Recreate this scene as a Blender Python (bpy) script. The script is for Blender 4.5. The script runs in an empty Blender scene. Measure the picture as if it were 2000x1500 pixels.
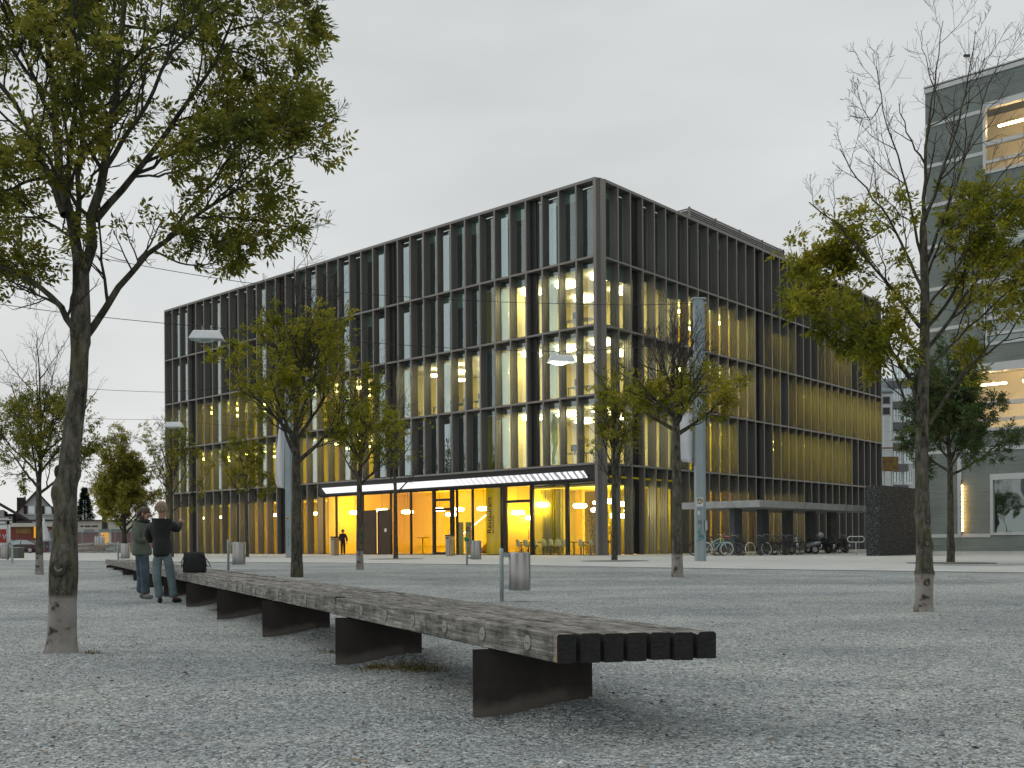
import bpy, bmesh, math, random
import numpy as np
from mathutils import Vector, Matrix
SC = bpy.context.scene
COL = SC.collection
PI = math.pi

# ---------------------------------------------------------------- camera
FOC = 1959.0
ROLL = 0.0071
ZC = 1.0
cam_d = bpy.data.cameras.new('camera')
cam_d.sensor_width = 36.0
cam_d.lens = FOC / 2000.0 * 36.0
cam_d.shift_y = 309.5 / 2000.0
cam_d.clip_start = 0.05
cam_d.clip_end = 4000
cam = bpy.data.objects.new('camera', cam_d)
COL.objects.link(cam)
cam.matrix_world = Matrix.Translation((0, 0, ZC)) @ Matrix.Rotation(PI / 2, 4, 'X') @ Matrix.Rotation(-ROLL, 4, 'Z')
SC.camera = cam
SC.render.engine = 'CYCLES'
SC.view_settings.view_transform = 'Standard'
SC.view_settings.look = 'None'
SC.view_settings.gamma = 1.0
SC.view_settings.exposure = 0.0
SC.view_settings.use_curve_mapping = False
SC.cycles.use_denoising = True
SC.cycles.max_bounces = 8
SC.cycles.diffuse_bounces = 3
SC.cycles.glossy_bounces = 4
SC.cycles.transparent_max_bounces = 24
SC.cycles.sample_clamp_indirect = 6.0
SC.cycles.caustics_reflective = False
SC.cycles.caustics_refractive = False

# ---------------------------------------------------------------- sky and sun
SUN_EL, SUN_AZ = math.radians(52), math.radians(-70)     # azimuth from +Y, negative is to the left
W = bpy.data.worlds.new('World')
SC.world = W
W.use_nodes = True
nt = W.node_tree
nt.nodes.clear()
def wn(t, **k):
    n = nt.nodes.new(t)
    for a, b in k.items():
        setattr(n, a, b)
    return n
out = wn('ShaderNodeOutputWorld'); bg = wn('ShaderNodeBackground')
bg.inputs['Strength'].default_value = 0.1
sky = wn('ShaderNodeTexSky', sky_type='NISHITA', sun_disc=False)
sky.sun_elevation = SUN_EL; sky.sun_rotation = SUN_AZ
sky.dust_density = 4.0; sky.air_density = 1.0
tc = wn('ShaderNodeTexCoord')
sep = wn('ShaderNodeSeparateXYZ')
ramp = wn('ShaderNodeValToRGB')
ramp.color_ramp.elements[0].position = 0.0
ramp.color_ramp.elements[0].color = (0.755, 0.755, 0.745, 1)
ramp.color_ramp.elements[1].position = 0.55
ramp.color_ramp.elements[1].color = (0.675, 0.705, 0.705, 1)
e = ramp.color_ramp.elements.new(0.25); e.color = (0.715, 0.735, 0.732, 1)
nt.links.new(tc.outputs['Generated'], sep.inputs[0])
nt.links.new(sep.outputs['Z'], ramp.inputs[0])
# soft stratus mottling
mp = wn('ShaderNodeMapping'); mp.inputs['Scale'].default_value = (1.6, 1.6, 5.0)
nz = wn('ShaderNodeTexNoise'); nz.inputs['Scale'].default_value = 1.7; nz.inputs['Detail'].default_value = 4
mr = wn('ShaderNodeMapRange'); mr.inputs['To Min'].default_value = 9.2; mr.inputs['To Max'].default_value = 11.05
mr.inputs['From Min'].default_value = 0.3; mr.inputs['From Max'].default_value = 0.7
nt.links.new(tc.outputs['Generated'], mp.inputs[0]); nt.links.new(mp.outputs[0], nz.inputs['Vector'])
nt.links.new(nz.outputs['Fac'], mr.inputs[0])
vm = wn('ShaderNodeVectorMath', operation='SCALE')
nt.links.new(ramp.outputs[0], vm.inputs[0]); nt.links.new(mr.outputs[0], vm.inputs['Scale'])
# the left of the view is a little brighter and warmer
mrx = wn('ShaderNodeMapRange'); mrx.inputs['From Min'].default_value = -0.7; mrx.inputs['From Max'].default_value = 0.7
mrx.inputs['To Min'].default_value = 1.04; mrx.inputs['To Max'].default_value = 0.93
nt.links.new(sep.outputs['X'], mrx.inputs[0])
vm2 = wn('ShaderNodeVectorMath', operation='SCALE')
nt.links.new(vm.outputs[0], vm2.inputs[0]); nt.links.new(mrx.outputs[0], vm2.inputs['Scale'])
mix = wn('ShaderNodeMix', data_type='RGBA')
mix.inputs['Factor'].default_value = 0.96
nt.links.new(sky.outputs[0], mix.inputs['A']); nt.links.new(vm2.outputs[0], mix.inputs['B'])
nt.links.new(mix.outputs['Result'], bg.inputs['Color']); nt.links.new(bg.outputs[0], out.inputs[0])

sun_d = bpy.data.lights.new('sun', 'SUN')
sun_d.energy = 0.8
sun_d.angle = math.radians(45)
sun_d.color = (1.0, 0.97, 0.92)
sun = bpy.data.objects.new('sun', sun_d); COL.objects.link(sun)
sd = Vector((math.sin(SUN_AZ) * math.cos(SUN_EL), math.cos(SUN_AZ) * math.cos(SUN_EL), math.sin(SUN_EL)))
sun.rotation_euler = sd.to_track_quat('Z', 'Y').to_euler()

# ---------------------------------------------------------------- places: photo pixel -> world
def G(y):                                     # the square rises gently towards the buildings
    t = min(max((y - 14.0) / 16.0, 0.0), 1.0)
    return 0.256 * t * t * (3 - 2 * t)
def P(px, py, d):
    a = (px - 1000.0) / FOC; b = (1059.5 - py) / FOC
    return Vector(((a + b * ROLL) * d, d, ZC + (b - a * ROLL) * d))
def on(px, py):                               # point of the ground seen at this pixel
    d = 20.0
    a = (px - 1000.0) / FOC; b = (1059.5 - py) / FOC
    s = -(b - a * ROLL)
    lo, hi = 1.0, 400.0
    for _ in range(50):
        m = (lo + hi) / 2
        if ZC - s * m > G(m): lo = m
        else: hi = m
    p = P(px, py, lo); p.z = G(lo)
    return p
GZ = 0.256

# ---------------------------------------------------------------- mesh helpers
def tag(o, label=None, cat=None, group=None, kind=None):
    if label: o['label'] = label
    if cat: o['category'] = cat
    if group: o['group'] = group
    if kind: o['kind'] = kind
    return o
class MB:
    def __init__(s): s.v = []; s.f = []; s.sm = []
    def add(s, v, f, smooth=False):
        b = len(s.v); s.v.extend([tuple(p) for p in v]); s.f.extend([tuple(i + b for i in q) for q in f]); s.sm.extend([smooth] * len(f)); return s
    def box(s, x0, x1, y0, y1, z0, z1, M=None):
        if x0 > x1: x0, x1 = x1, x0
        if y0 > y1: y0, y1 = y1, y0
        if z0 > z1: z0, z1 = z1, z0
        v = [(x0, y0, z0), (x1, y0, z0), (x1, y1, z0), (x0, y1, z0), (x0, y0, z1), (x1, y0, z1), (x1, y1, z1), (x0, y1, z1)]
        if M is not None: v = [M @ Vector(p) for p in v]
        return s.add(v, [(0, 3, 2, 1), (4, 5, 6, 7), (0, 1, 5, 4), (1, 2, 6, 5), (2, 3, 7, 6), (3, 0, 4, 7)])
    def tube(s, pts, r, n=8, cap=True, smooth=True):
        pts = [Vector(p) for p in pts]
        if not hasattr(r, '__len__'): r = [r] * len(pts)
        v = []; u = None
        for i, p in enumerate(pts):
            t = (pts[min(i + 1, len(pts) - 1)] - pts[max(i - 1, 0)]).normalized()
            if u is None:
                ref = Vector((0, 0, 1)) if abs(t.z) < .9 else Vector((1, 0, 0))
                u = t.cross(ref).normalized()
            else:
                u = (u - t * u.dot(t)).normalized()
            w = t.cross(u)
            for k in range(n):
                a = 2 * PI * k / n
                v.append(p + (u * math.cos(a) + w * math.sin(a)) * r[i])
        f = []
        for i in range(len(pts) - 1):
            for k in range(n):
                f.append((i * n + k, i * n + (k + 1) % n, (i + 1) * n + (k + 1) % n, (i + 1) * n + k))
        s.add(v, f, smooth)
        if cap:
            b = len(s.v) - len(v)
            s.f.append(tuple(b + k for k in range(n))[::-1]); s.f.append(tuple(b + (len(pts) - 1) * n + k for k in range(n))); s.sm += [False, False]
        return s
    def lathe(s, prof, n=20, c=(0, 0, 0), M=None, smooth=True):
        v = []
        for r, z in prof:
            for k in range(n):
                a = 2 * PI * k / n
                q = Vector((r * math.cos(a), r * math.sin(a), z))
                if M is not None: q = M @ q
                v.append(q + Vector(c))
        f = []
        for i in range(len(prof) - 1):
            for k in range(n):
                f.append((i * n + k, i * n + (k + 1) % n, (i + 1) * n + (k + 1) % n, (i + 1) * n + k))
        s.add(v, f, smooth)
        b = len(s.v) - len(v)
        s.f.append(tuple(b + k for k in range(n))[::-1]); s.f.append(tuple(b + (len(prof) - 1) * n + k for k in range(n))); s.sm += [False, False]
        return s
    def torus(s, R, r, c, M=None, n=28, m=6, a0=0, a1=2 * PI):
        v = []; full = abs(a1 - a0) > 6.28
        N = n if full else n + 1
        for i in range(N):
            a = a0 + (a1 - a0) * i / n
            for k in range(m):
                b = 2 * PI * k / m
                q = Vector(((R + r * math.cos(b)) * math.cos(a), r * math.sin(b), (R + r * math.cos(b)) * math.sin(a)))
                if M is not None: q = M @ q
                v.append(q + Vector(c))
        f = []
        for i in range(N if full else N - 1):
            for k in range(m):
                j = (i + 1) % N
                f.append((i * m + k, i * m + (k + 1) % m, j * m + (k + 1) % m, j * m + k))
        return s.add(v, f, True)
    def prism(s, poly, z0, z1, M=None):       # poly in XY extruded in Z
        n = len(poly)
        v = [(x, y, z0) for x, y in poly] + [(x, y, z1) for x, y in poly]
        if M is not None: v = [M @ Vector(p) for p in v]
        f = [tuple(range(n))[::-1], tuple(range(n, 2 * n))] + [(i, (i + 1) % n, n + (i + 1) % n, n + i) for i in range(n)]
        return s.add(v, f)
    def ball(s, c, r, n=12, m=8, M=None):
        rx, ry, rz = (r, r, r) if not hasattr(r, '__len__') else r
        v = []
        for i in range(m + 1):
            t = PI * i / m
            for k in range(n):
                a = 2 * PI * k / n
                q = Vector((rx * math.sin(t) * math.cos(a), ry * math.sin(t) * math.sin(a), rz * math.cos(t)))
                if M is not None: q = M @ q
                v.append(q + Vector(c))
        f = [(i * n + k, (i + 1) * n + k, (i + 1) * n + (k + 1) % n, i * n + (k + 1) % n) for i in range(m) for k in range(n)]
        return s.add(v, f, True)
    def mesh(s, name):
        me = bpy.data.meshes.new(name)
        me.from_pydata(s.v, [], s.f)
        if any(s.sm): me.polygons.foreach_set('use_smooth', s.sm)
        me.update(); return me
    def build(s, name, mat, parent=None, loc=None, **k):
        return obj(name, s.mesh(name), mat, parent, loc, **k)
def obj(name, me, mat=None, parent=None, loc=None, rotz=None, bevel=None):
    o = bpy.data.objects.new(name, me)
    COL.objects.link(o)
    if mat is not None and not me.materials: me.materials.append(mat)
    if parent is not None: o.parent = parent
    if loc is not None: o.location = loc
    if rotz is not None: o.rotation_euler = (0, 0, rotz)
    if bevel:
        b = o.modifiers.new('bevel', 'BEVEL'); b.width = bevel; b.segments = 2; b.limit_method = 'ANGLE'
    return o
def empty(name, loc=(0, 0, 0), rotz=0.0, parent=None):
    o = bpy.data.objects.new(name, None); COL.objects.link(o)
    o.location = loc; o.rotation_euler = (0, 0, rotz); o.empty_display_size = .2
    if parent is not None: o.parent = parent
    return o
def copy_tree(o, parent=None):
    c = o.copy(); COL.objects.link(c); c.parent = parent
    for ch in list(o.children): copy_tree(ch, c)
    return c
def np_mesh(name, V, F, mat, parent=None, smooth=False, loc=None):
    V = np.asarray(V, dtype=np.float32).reshape(-1, 3); F = np.asarray(F, dtype=np.int32)
    me = bpy.data.meshes.new(name)
    k = F.shape[1]
    me.vertices.add(len(V)); me.vertices.foreach_set('co', V.ravel())
    me.loops.add(F.size); me.loops.foreach_set('vertex_index', F.ravel())
    me.polygons.add(len(F)); me.polygons.foreach_set('loop_start', np.arange(0, F.size, k, dtype=np.int32))
    me.polygons.foreach_set('loop_total', np.full(len(F), k, dtype=np.int32))
    if smooth: me.polygons.foreach_set('use_smooth', np.ones(len(F), dtype=bool))
    me.update(calc_edges=True); me.validate()
    return obj(name, me, mat, parent, loc)

# ---------------------------------------------------------------- materials
def new_mat(name):
    m = bpy.data.materials.new(name); m.use_nodes = True
    n = m.node_tree; n.nodes.clear()
    o = n.nodes.new('ShaderNodeOutputMaterial')
    return m, n, o
def L(n, a, b): n.links.new(a, b)
def N(n, t, **k):
    x = n.nodes.new(t)
    for a, b in k.items():
        if a.startswith('i_'): x.inputs[a[2:].replace('_', ' ')].default_value = b
        else: setattr(x, a, b)
    return x
def ramp_node(n, stops):
    r = n.nodes.new('ShaderNodeValToRGB'); cr = r.color_ramp
    cr.elements[0].position = stops[0][0]; cr.elements[0].color = (*stops[0][1], 1)
    cr.elements[1].position = stops[-1][0]; cr.elements[1].color = (*stops[-1][1], 1)
    for p, c in stops[1:-1]:
        e = cr.elements.new(p); e.color = (*c, 1)
    return r
def mat(name, c1, c2=None, rough=.6, metal=0.0, scale=6.0, stretch=(1, 1, 1), bump=0.0, bscale=None, spec=.5, detail=5, lo=.35, hi=.65, emit=None, es=0.0):
    m, n, o = new_mat(name)
    b = N(n, 'ShaderNodeBsdfPrincipled'); L(n, b.outputs[0], o.inputs[0])
    b.inputs['Roughness'].default_value = rough; b.inputs['Metallic'].default_value = metal
    b.inputs['Specular IOR Level'].default_value = spec
    t = N(n, 'ShaderNodeTexCoord')
    mp = N(n, 'ShaderNodeMapping'); mp.inputs['Scale'].default_value = stretch
    L(n, t.outputs['Object'], mp.inputs[0])
    if c2 is not None:
        z = N(n, 'ShaderNodeTexNoise'); z.inputs['Scale'].default_value = scale; z.inputs['Detail'].default_value = detail; z.inputs['Roughness'].default_value = .6
        L(n, mp.outputs[0], z.inputs['Vector'])
        r = ramp_node(n, [(lo, c1), (hi, c2)]); L(n, z.outputs['Fac'], r.inputs[0]); L(n, r.outputs[0], b.inputs['Base Color'])
    else:
        b.inputs['Base Color'].default_value = (*c1, 1)
    if bump:
        z2 = N(n, 'ShaderNodeTexNoise'); z2.inputs['Scale'].default_value = bscale or scale * 4; z2.inputs['Detail'].default_value = 6
        L(n, mp.outputs[0], z2.inputs['Vector'])
        bp = N(n, 'ShaderNodeBump'); bp.inputs['Strength'].default_value = bump; bp.inputs['Distance'].default_value = .02
        L(n, z2.outputs['Fac'], bp.inputs['Height']); L(n, bp.outputs[0], b.inputs['Normal'])
    if emit:
        b.inputs['Emission Color'].default_value = (*emit, 1); b.inputs['Emission Strength'].default_value = es
    return m
def glass(name, tint, refl, rough=.01, wave=0.0, tintg=(.85, .93, .95)):
    m, n, o = new_mat(name)
    tr = N(n, 'ShaderNodeBsdfTransparent'); tr.inputs[0].default_value = (*tint, 1)
    gl = N(n, 'ShaderNodeBsdfGlossy'); gl.inputs['Roughness'].default_value = rough; gl.inputs['Color'].default_value = (*tintg, 1)
    ge = N(n, 'ShaderNodeNewGeometry'); dt = N(n, 'ShaderNodeVectorMath', operation='DOT_PRODUCT'); L(n, ge.outputs['Incoming'], dt.inputs[0]); L(n, ge.outputs['Normal'], dt.inputs[1])
    ab = N(n, 'ShaderNodeMath', operation='ABSOLUTE'); L(n, dt.outputs['Value'], ab.inputs[0])
    om = N(n, 'ShaderNodeMath', operation='SUBTRACT'); om.inputs[0].default_value = 1.0; L(n, ab.outputs[0], om.inputs[1])
    pw_ = N(n, 'ShaderNodeMath', operation='POWER'); pw_.inputs[1].default_value = 5.0; L(n, om.outputs[0], pw_.inputs[0])
    ma = N(n, 'ShaderNodeMath', operation='MULTIPLY_ADD'); ma.inputs[1].default_value = 1.0 - refl; ma.inputs[2].default_value = refl
    L(n, pw_.outputs[0], ma.inputs[0])
    mx = N(n, 'ShaderNodeMixShader'); L(n, ma.outputs[0], mx.inputs[0]); L(n, tr.outputs[0], mx.inputs[1]); L(n, gl.outputs[0], mx.inputs[2])
    L(n, mx.outputs[0], o.inputs[0])
    if wave:
        t = N(n, 'ShaderNodeTexCoord'); z = N(n, 'ShaderNodeTexNoise'); z.inputs['Scale'].default_value = .9; z.inputs['Detail'].default_value = 1
        L(n, t.outputs['Object'], z.inputs['Vector'])
        bp = N(n, 'ShaderNodeBump'); bp.inputs['Strength'].default_value = wave; bp.inputs['Distance'].default_value = .05
        L(n, z.outputs['Fac'], bp.inputs['Height']); L(n, bp.outputs[0], gl.inputs['Normal'])
    return m
def emis(name, c, s):
    m, n, o = new_mat(name)
    e = N(n, 'ShaderNodeEmission'); e.inputs[0].default_value = (*c, 1); e.inputs[1].default_value = s
    L(n, e.outputs[0], o.inputs[0]); return m
M = {}
M['fin'] = mat('bronze_metal', (.19, .178, .163), (.235, .22, .203), rough=.45, metal=.35, scale=.8, stretch=(3, 3, .4), lo=.3, hi=.7)
M['fin_dark'] = mat('black_metal', (.012, .012, .012), (.02, .02, .02), rough=.5, scale=2)
M['frame'] = mat('window_frame_metal', (.20, .23, .225), rough=.35, metal=.4)
M['dframe'] = mat('dark_frame_metal', (.018, .017, .016), rough=.35, metal=.3)
M['glass'] = glass('facade_glass', (.90, .95, .90), .16, wave=.25)
M['glass_m'] = glass('mirror_glass', (.75, .86, .84), .34, wave=.15)
M['glass_g'] = glass('shop_glass', (.97, .98, .95), .025, wave=.1)
M['conc'] = mat('concrete', (.27, .285, .285), (.40, .41, .405), rough=.85, scale=1.5, bump=.15, bscale=30)
M['conc_dark'] = mat('dark_concrete', (.07, .08, .085), (.10, .11, .115), rough=.8, scale=2, bump=.15, bscale=30)
M['cream'] = mat('cream_plaster', (.80, .70, .36), (.84, .74, .40), rough=.9, scale=.5)
M['white'] = mat('white_plaster', (.78, .76, .68), (.82, .8, .73), rough=.9, scale=.5)
M['ceil'] = mat('ceiling_plaster', (.76, .72, .58), rough=.9)
M['darkroom'] = mat('unlit_room_shade', (.035, .07, .07), (.07, .12, .12), rough=.9, scale=.3)  # shade of unlit rooms painted into their walls, floors and ceilings
M['amber'] = mat('amber_paint', (.95, .63, .005), (.97, .66, .008), rough=.6, scale=.3)
M['creamy'] = mat('yellow_cream_paint', (.86, .64, .07), (.88, .68, .10), rough=.9, scale=.3)
M['resto'] = mat('dark_olive_panel', (.20, .15, .008), (.42, .33, .012), rough=.7, scale=.5, stretch=(1, 1, .2))
M['yellow'] = mat('yellow_paint', (.66, .52, .008), (.72, .58, .012), rough=.7, scale=.3)
M['olive'] = mat('olive_curtain', (.42, .38, .02), (.62, .55, .03), rough=.9, scale=1.2, stretch=(6, 6, .1))
M['floor_in'] = mat('interior_floor', (.25, .2, .12), (.3, .24, .15), rough=.35, scale=3)
M['blind_or_backing'] = mat('roller_blind', (.16, .25, .245), (.20, .29, .285), rough=.9)
M['brown'] = mat('brown_panel', (.050, .026, .006), (.065, .035, .008), rough=.5, scale=2)
M['lamp'] = emis('lamp_glow', (1.0, .84, .50), 20.0)
M['lamp_y'] = emis('lamp_glow_yellow', (1.0, .80, .13), 22.0)
M['lamp_c'] = emis('lamp_glow_cream', (1.0, .82, .30), 21.0)
M['lamp_w'] = emis('lamp_glow_warm', (1.0, .80, .42), 26.0)
M['black'] = mat('black_plastic', (.014, .014, .015), rough=.45)
M['rubber'] = mat('rubber', (.02, .02, .02), rough=.8)
M['galv'] = mat('galvanised_steel', (.33, .38, .39), (.42, .47, .48), rough=.5, metal=.35, scale=9)
M['steel'] = mat('brushed_steel', (.27, .255, .24), (.40, .395, .385), rough=.33, metal=1.0, scale=9, stretch=(1, 1, .03), detail=3)  # vertical streaks put the sheen of brushed metal into the colour
M['polepaint'] = mat('pole_paint', (.24, .30, .32), (.29, .35, .37), rough=.55, scale=3, stretch=(1, 1, .3))
M['whitepaint'] = mat('white_paint', (.62, .65, .66), (.7, .72, .72), rough=.5, scale=4)
M['chrome'] = mat('chrome', (.32, .32, .32), rough=.2, metal=1)
# ================================================================ GROUND
def gravel_mat():
    m, n, o = new_mat('crushed_stone')
    b = N(n, 'ShaderNodeBsdfPrincipled'); L(n, b.outputs[0], o.inputs[0]); b.inputs['Roughness'].default_value = .9
    b.inputs['Specular IOR Level'].default_value = .25
    t = N(n, 'ShaderNodeTexCoord')
    v = N(n, 'ShaderNodeTexVoronoi'); v.inputs['Scale'].default_value = 70; v.inputs['Randomness'].default_value = 1
    v2 = N(n, 'ShaderNodeTexVoronoi'); v2.inputs['Scale'].default_value = 27
    L(n, t.outputs['Object'], v.inputs['Vector']); L(n, t.outputs['Object'], v2.inputs['Vector'])
    s = N(n, 'ShaderNodeSeparateColor'); L(n, v.outputs['Color'], s.inputs[0])
    s2 = N(n, 'ShaderNodeSeparateColor'); L(n, v2.outputs['Color'], s2.inputs[0])
    r = ramp_node(n, [(0, (.085, .098, .10)), (.25, (.25, .275, .277)), (.7, (.41, .442, .44)), (.93, (.51, .54, .535)), (1, (.74, .74, .71))])
    L(n, s.outputs[0], r.inputs[0])
    r2 = ramp_node(n, [(0, (.62, .62, .62)), (.5, (1, 1, 1)), (1, (1.2, 1.2, 1.2))]); L(n, s2.outputs[1], r2.inputs[0])
    mu = N(n, 'ShaderNodeMix', data_type='RGBA', blend_type='MULTIPLY'); mu.inputs['Factor'].default_value = .8
    L(n, r.outputs[0], mu.inputs['A']); L(n, r2.outputs[0], mu.inputs['B'])
    z = N(n, 'ShaderNodeTexNoise'); z.inputs['Scale'].default_value = .55; z.inputs['Detail'].default_value = 7; z.inputs['Roughness'].default_value = .65
    L(n, t.outputs['Object'], z.inputs['Vector'])
    r3 = ramp_node(n, [(.3, (.74, .77, .79)), (.5, (1, 1, 1)), (.66, (1.12, 1.10, 1.06))]); L(n, z.outputs['Fac'], r3.inputs[0])
    mu2 = N(n, 'ShaderNodeMix', data_type='RGBA', blend_type='MULTIPLY'); mu2.inputs['Factor'].default_value = 1
    L(n, mu.outputs['Result'], mu2.inputs['A']); L(n, r3.outputs[0], mu2.inputs['B'])
    z6 = N(n, 'ShaderNodeTexNoise'); z6.inputs['Scale'].default_value = .16; z6.inputs['Detail'].default_value = 5; z6.inputs['Distortion'].default_value = 1.2
    mp6 = N(n, 'ShaderNodeMapping'); mp6.inputs['Rotation'].default_value = (0, 0, .5); mp6.inputs['Scale'].default_value = (.7, 2.2, 1); L(n, t.outputs['Object'], mp6.inputs[0]); L(n, mp6.outputs[0], z6.inputs['Vector'])
    r6 = ramp_node(n, [(.36, (.80, .81, .82)), (.5, (1, 1, 1)), (.62, (1.13, 1.12, 1.10))]); L(n, z6.outputs['Fac'], r6.inputs[0])
    mu6 = N(n, 'ShaderNodeMix', data_type='RGBA', blend_type='MULTIPLY'); mu6.inputs['Factor'].default_value = 1
    L(n, mu2.outputs['Result'], mu6.inputs['A']); L(n, r6.outputs[0], mu6.inputs['B']); mu2 = mu6
    # fine bare sandy patches
    z4 = N(n, 'ShaderNodeTexNoise'); z4.inputs['Scale'].default_value = 1.6; z4.inputs['Detail'].default_value = 8
    mp = N(n, 'ShaderNodeMapping'); mp.inputs['Location'].default_value = (3.1, 7.7, 0); L(n, t.outputs['Object'], mp.inputs[0]); L(n, mp.outputs[0], z4.inputs['Vector'])
    r4 = ramp_node(n, [(.60, (0, 0, 0)), (.72, (1, 1, 1))]); L(n, z4.outputs['Fac'], r4.inputs[0])
    mf = N(n, 'ShaderNodeMath', operation='MULTIPLY'); mf.inputs[1].default_value = .7; L(n, r4.outputs[0], mf.inputs[0])
    mx = N(n, 'ShaderNodeMix', data_type='RGBA'); L(n, mf.outputs[0], mx.inputs['Factor']); L(n, mu2.outputs['Result'], mx.inputs['A']); mx.inputs['B'].default_value = (.40, .42, .405, 1)
    L(n, mx.outputs['Result'], b.inputs['Base Color'])
    bp = N(n, 'ShaderNodeBump'); bp.inputs['Strength'].default_value = .9; bp.inputs['Distance'].default_value = .012; bp.invert = True
    L(n, v.outputs['Distance'], bp.inputs['Height'])
    bp2 = N(n, 'ShaderNodeBump'); bp2.inputs['Strength'].default_value = .6; bp2.inputs['Distance'].default_value = .03; bp2.invert = True
    L(n, v2.outputs['Distance'], bp2.inputs['Height']); L(n, bp.outputs[0], bp2.inputs['Normal']); L(n, bp2.outputs[0], b.inputs['Normal'])
    return m
M['gravel'] = gravel_mat()
M['paving'] = mat('pale_concrete_paving', (.40, .41, .395), (.49, .50, .48), rough=.85, scale=.8, stretch=(1, 1.6, 1), bump=.15, bscale=60, detail=8)
M['asphalt'] = mat('street_asphalt', (.33, .33, .325), (.40, .40, .39), rough=.9, scale=.4)
# pedestal centres are needed for the heaps of gravel below the bench
BD = Vector((-.438, .899, 0)).normalized()
EV = Vector((.842, .15, 0))                      # the bench's end is cut on a slant
B0 = Vector((.2226, 5.13, 0))                    # near front corner of the bench top
PED = [Vector((-.233, 5.85, 0)) + BD * (2.87 * i) for i in range(11)]
np_r = np.random.RandomState(5)
heaps = []
for i, p in enumerate(PED):
    q = p + Vector((.71, .18, 0))
    heaps += [(q.x - .05, q.y - .12, .30, .07), (p.x + .12, p.y - .18, .28, -.035), (p.x + .95, p.y + .75, .4, .05)]
    if i % 2 == 0: heaps.append((p.x + .5, p.y - .75, .3, -.04))
for px, py, r, h in ((120, 1285, .45, .02), (1805, 1202, .6, .03)):
    p = on(px, py); heaps.append((p.x, p.y, r, h))
def H(x, y):
    t = np.clip((y - 14.0) / 16.0, 0, 1); z = 0.256 * t * t * (3 - 2 * t)
    near = np.clip((26 - y) / 14, 0, 1)
    z = z + near * (.006 * np.sin(1.9 * x + .7 * y) * np.sin(1.3 * y - .8 * x + 1) + .004 * np.sin(4.7 * x + 1.1) * np.sin(5.3 * y + .3 * x) + .003 * np.sin(11 * x + 3 * y) * np.sin(9 * y))
    for hx, hy, r, h in heaps:
        z = z + h * np.exp(-((x - hx) ** 2 + (y - hy) ** 2) / (r * r))
    return z
def axis(lo, hi, st, far, g=1.35):
    a = list(np.arange(lo, hi + 1e-6, st)); s = st
    while a[-1] < far: s *= g; a.append(a[-1] + s)
    s = st
    while a[0] > -far: s *= g; a.insert(0, a[0] - s)
    return np.array(a)
gx = axis(-8, 8, .11, 900); gy = np.concatenate([[-900, -300, -100, -40, -15, -6, -2, 0, 1], np.arange(2, 15, .11), np.arange(15, 32, .4), np.arange(32, 60, 2), [60, 80, 120, 200, 350, 600, 900]])
X, Y = np.meshgrid(gx, gy)
Z = H(X, Y)
nx, ny = len(gx), len(gy)
I = np.arange(nx * ny).reshape(ny, nx)
F = np.stack([I[:-1, :-1], I[:-1, 1:], I[1:, 1:], I[1:, :-1]], -1).reshape(-1, 4)
g = np_mesh('gravel_ground', np.stack([X, Y, Z], -1), F, M['gravel'], smooth=True)
tag(g, kind='structure')
# paving that begins at a straight steel edge
edge = [on(-900, 1089), on(-200, 1093), on(120, 1095.5), on(420, 1098), on(640, 1099.8), on(960, 1103.5), on(1300, 1109.5), on(1600, 1114), on(2000, 1119), on(2500, 1124)]
mb = MB(); vs = []
for p in edge:
    for k, w in enumerate((0, 3, 8, 20, 60, 160)):
        q = Vector((p.x + w * .35, p.y + w, 0)); vs.append((q.x, q.y, float(H(q.x, q.y)) + .006))
fs = []
for i in range(len(edge) - 1):
    for k in range(5): fs.append((i * 6 + k, (i + 1) * 6 + k, (i + 1) * 6 + k + 1, i * 6 + k + 1))
mb.add(vs, fs); tag(mb.build('paving', M['paving']), kind='structure')
mb = MB()
for a, b in zip(edge[:-1], edge[1:]):
    d = (b - a).normalized(); nrm = Vector((-d.y, d.x, 0)) * .02
    for q in (a, b): q.z = float(H(q.x, q.y))
    mb.add([a - nrm + Vector((0, 0, -.05)), a - nrm + Vector((0, 0, .014)), a + nrm + Vector((0, 0, .014)), b - nrm + Vector((0, 0, -.05)), b - nrm + Vector((0, 0, .014)), b + nrm + Vector((0, 0, .014))],
           [(0, 3, 4, 1), (1, 4, 5, 2)])
tag(mb.build('edging_strip', M['conc_dark']), kind='structure')

# ================================================================ THE OFFICE BUILDING
CX = (1172.5 - 1000) / FOC * 54.0
C = Vector((CX, 54.0, GZ))
UR = Vector((.6672, .7449, 0)); UL = Vector((-.7449, .6672, 0))
BANG = math.atan2(UR.y, UR.x)
BL = empty('office_building', C, BANG)
tag(BL, 'large dark bronze five storey block with deep fins and yellow lit rooms', 'building')
def loc2w(x, y, z): return C + UR * x + UL * y + Vector((0, 0, z))
BAYL, S0L, NL = 1.2197, .30, 37
BAYR, S0R, NR = 1.1910, .66, 32
ZL = [0, 5.0, 8.72, 12.50, 16.20, 20.42]
DG = .485                                        # depth of the glass behind the front of the fins
def fb(mb, side, s0, s1, d0, d1, z0, z1):
    return mb.box(d0, d1, s0, s1, z0, z1) if side == 'L' else mb.box(s0, s1, d0, d1, z0, z1)
def fin_mesh(side, z0, z1):
    mb = MB()
    fb(mb, side, -.052, .052, 0, .03, z0, z1)
    fb(mb, side, -.046, .046, .03, .17, z0, z1)
    fb(mb, side, -.026, .026, .17, .192, z0, z1)
    fb(mb, side, -.052, .052, .192, .30, z0, z1)
    fb(mb, side, -.030, .030, .30, .325, z0, z1)
    fb(mb, side, -.058, .058, .325, DG + .05, z0, z1)
    return mb.mesh('fin')
fm = {}
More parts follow.
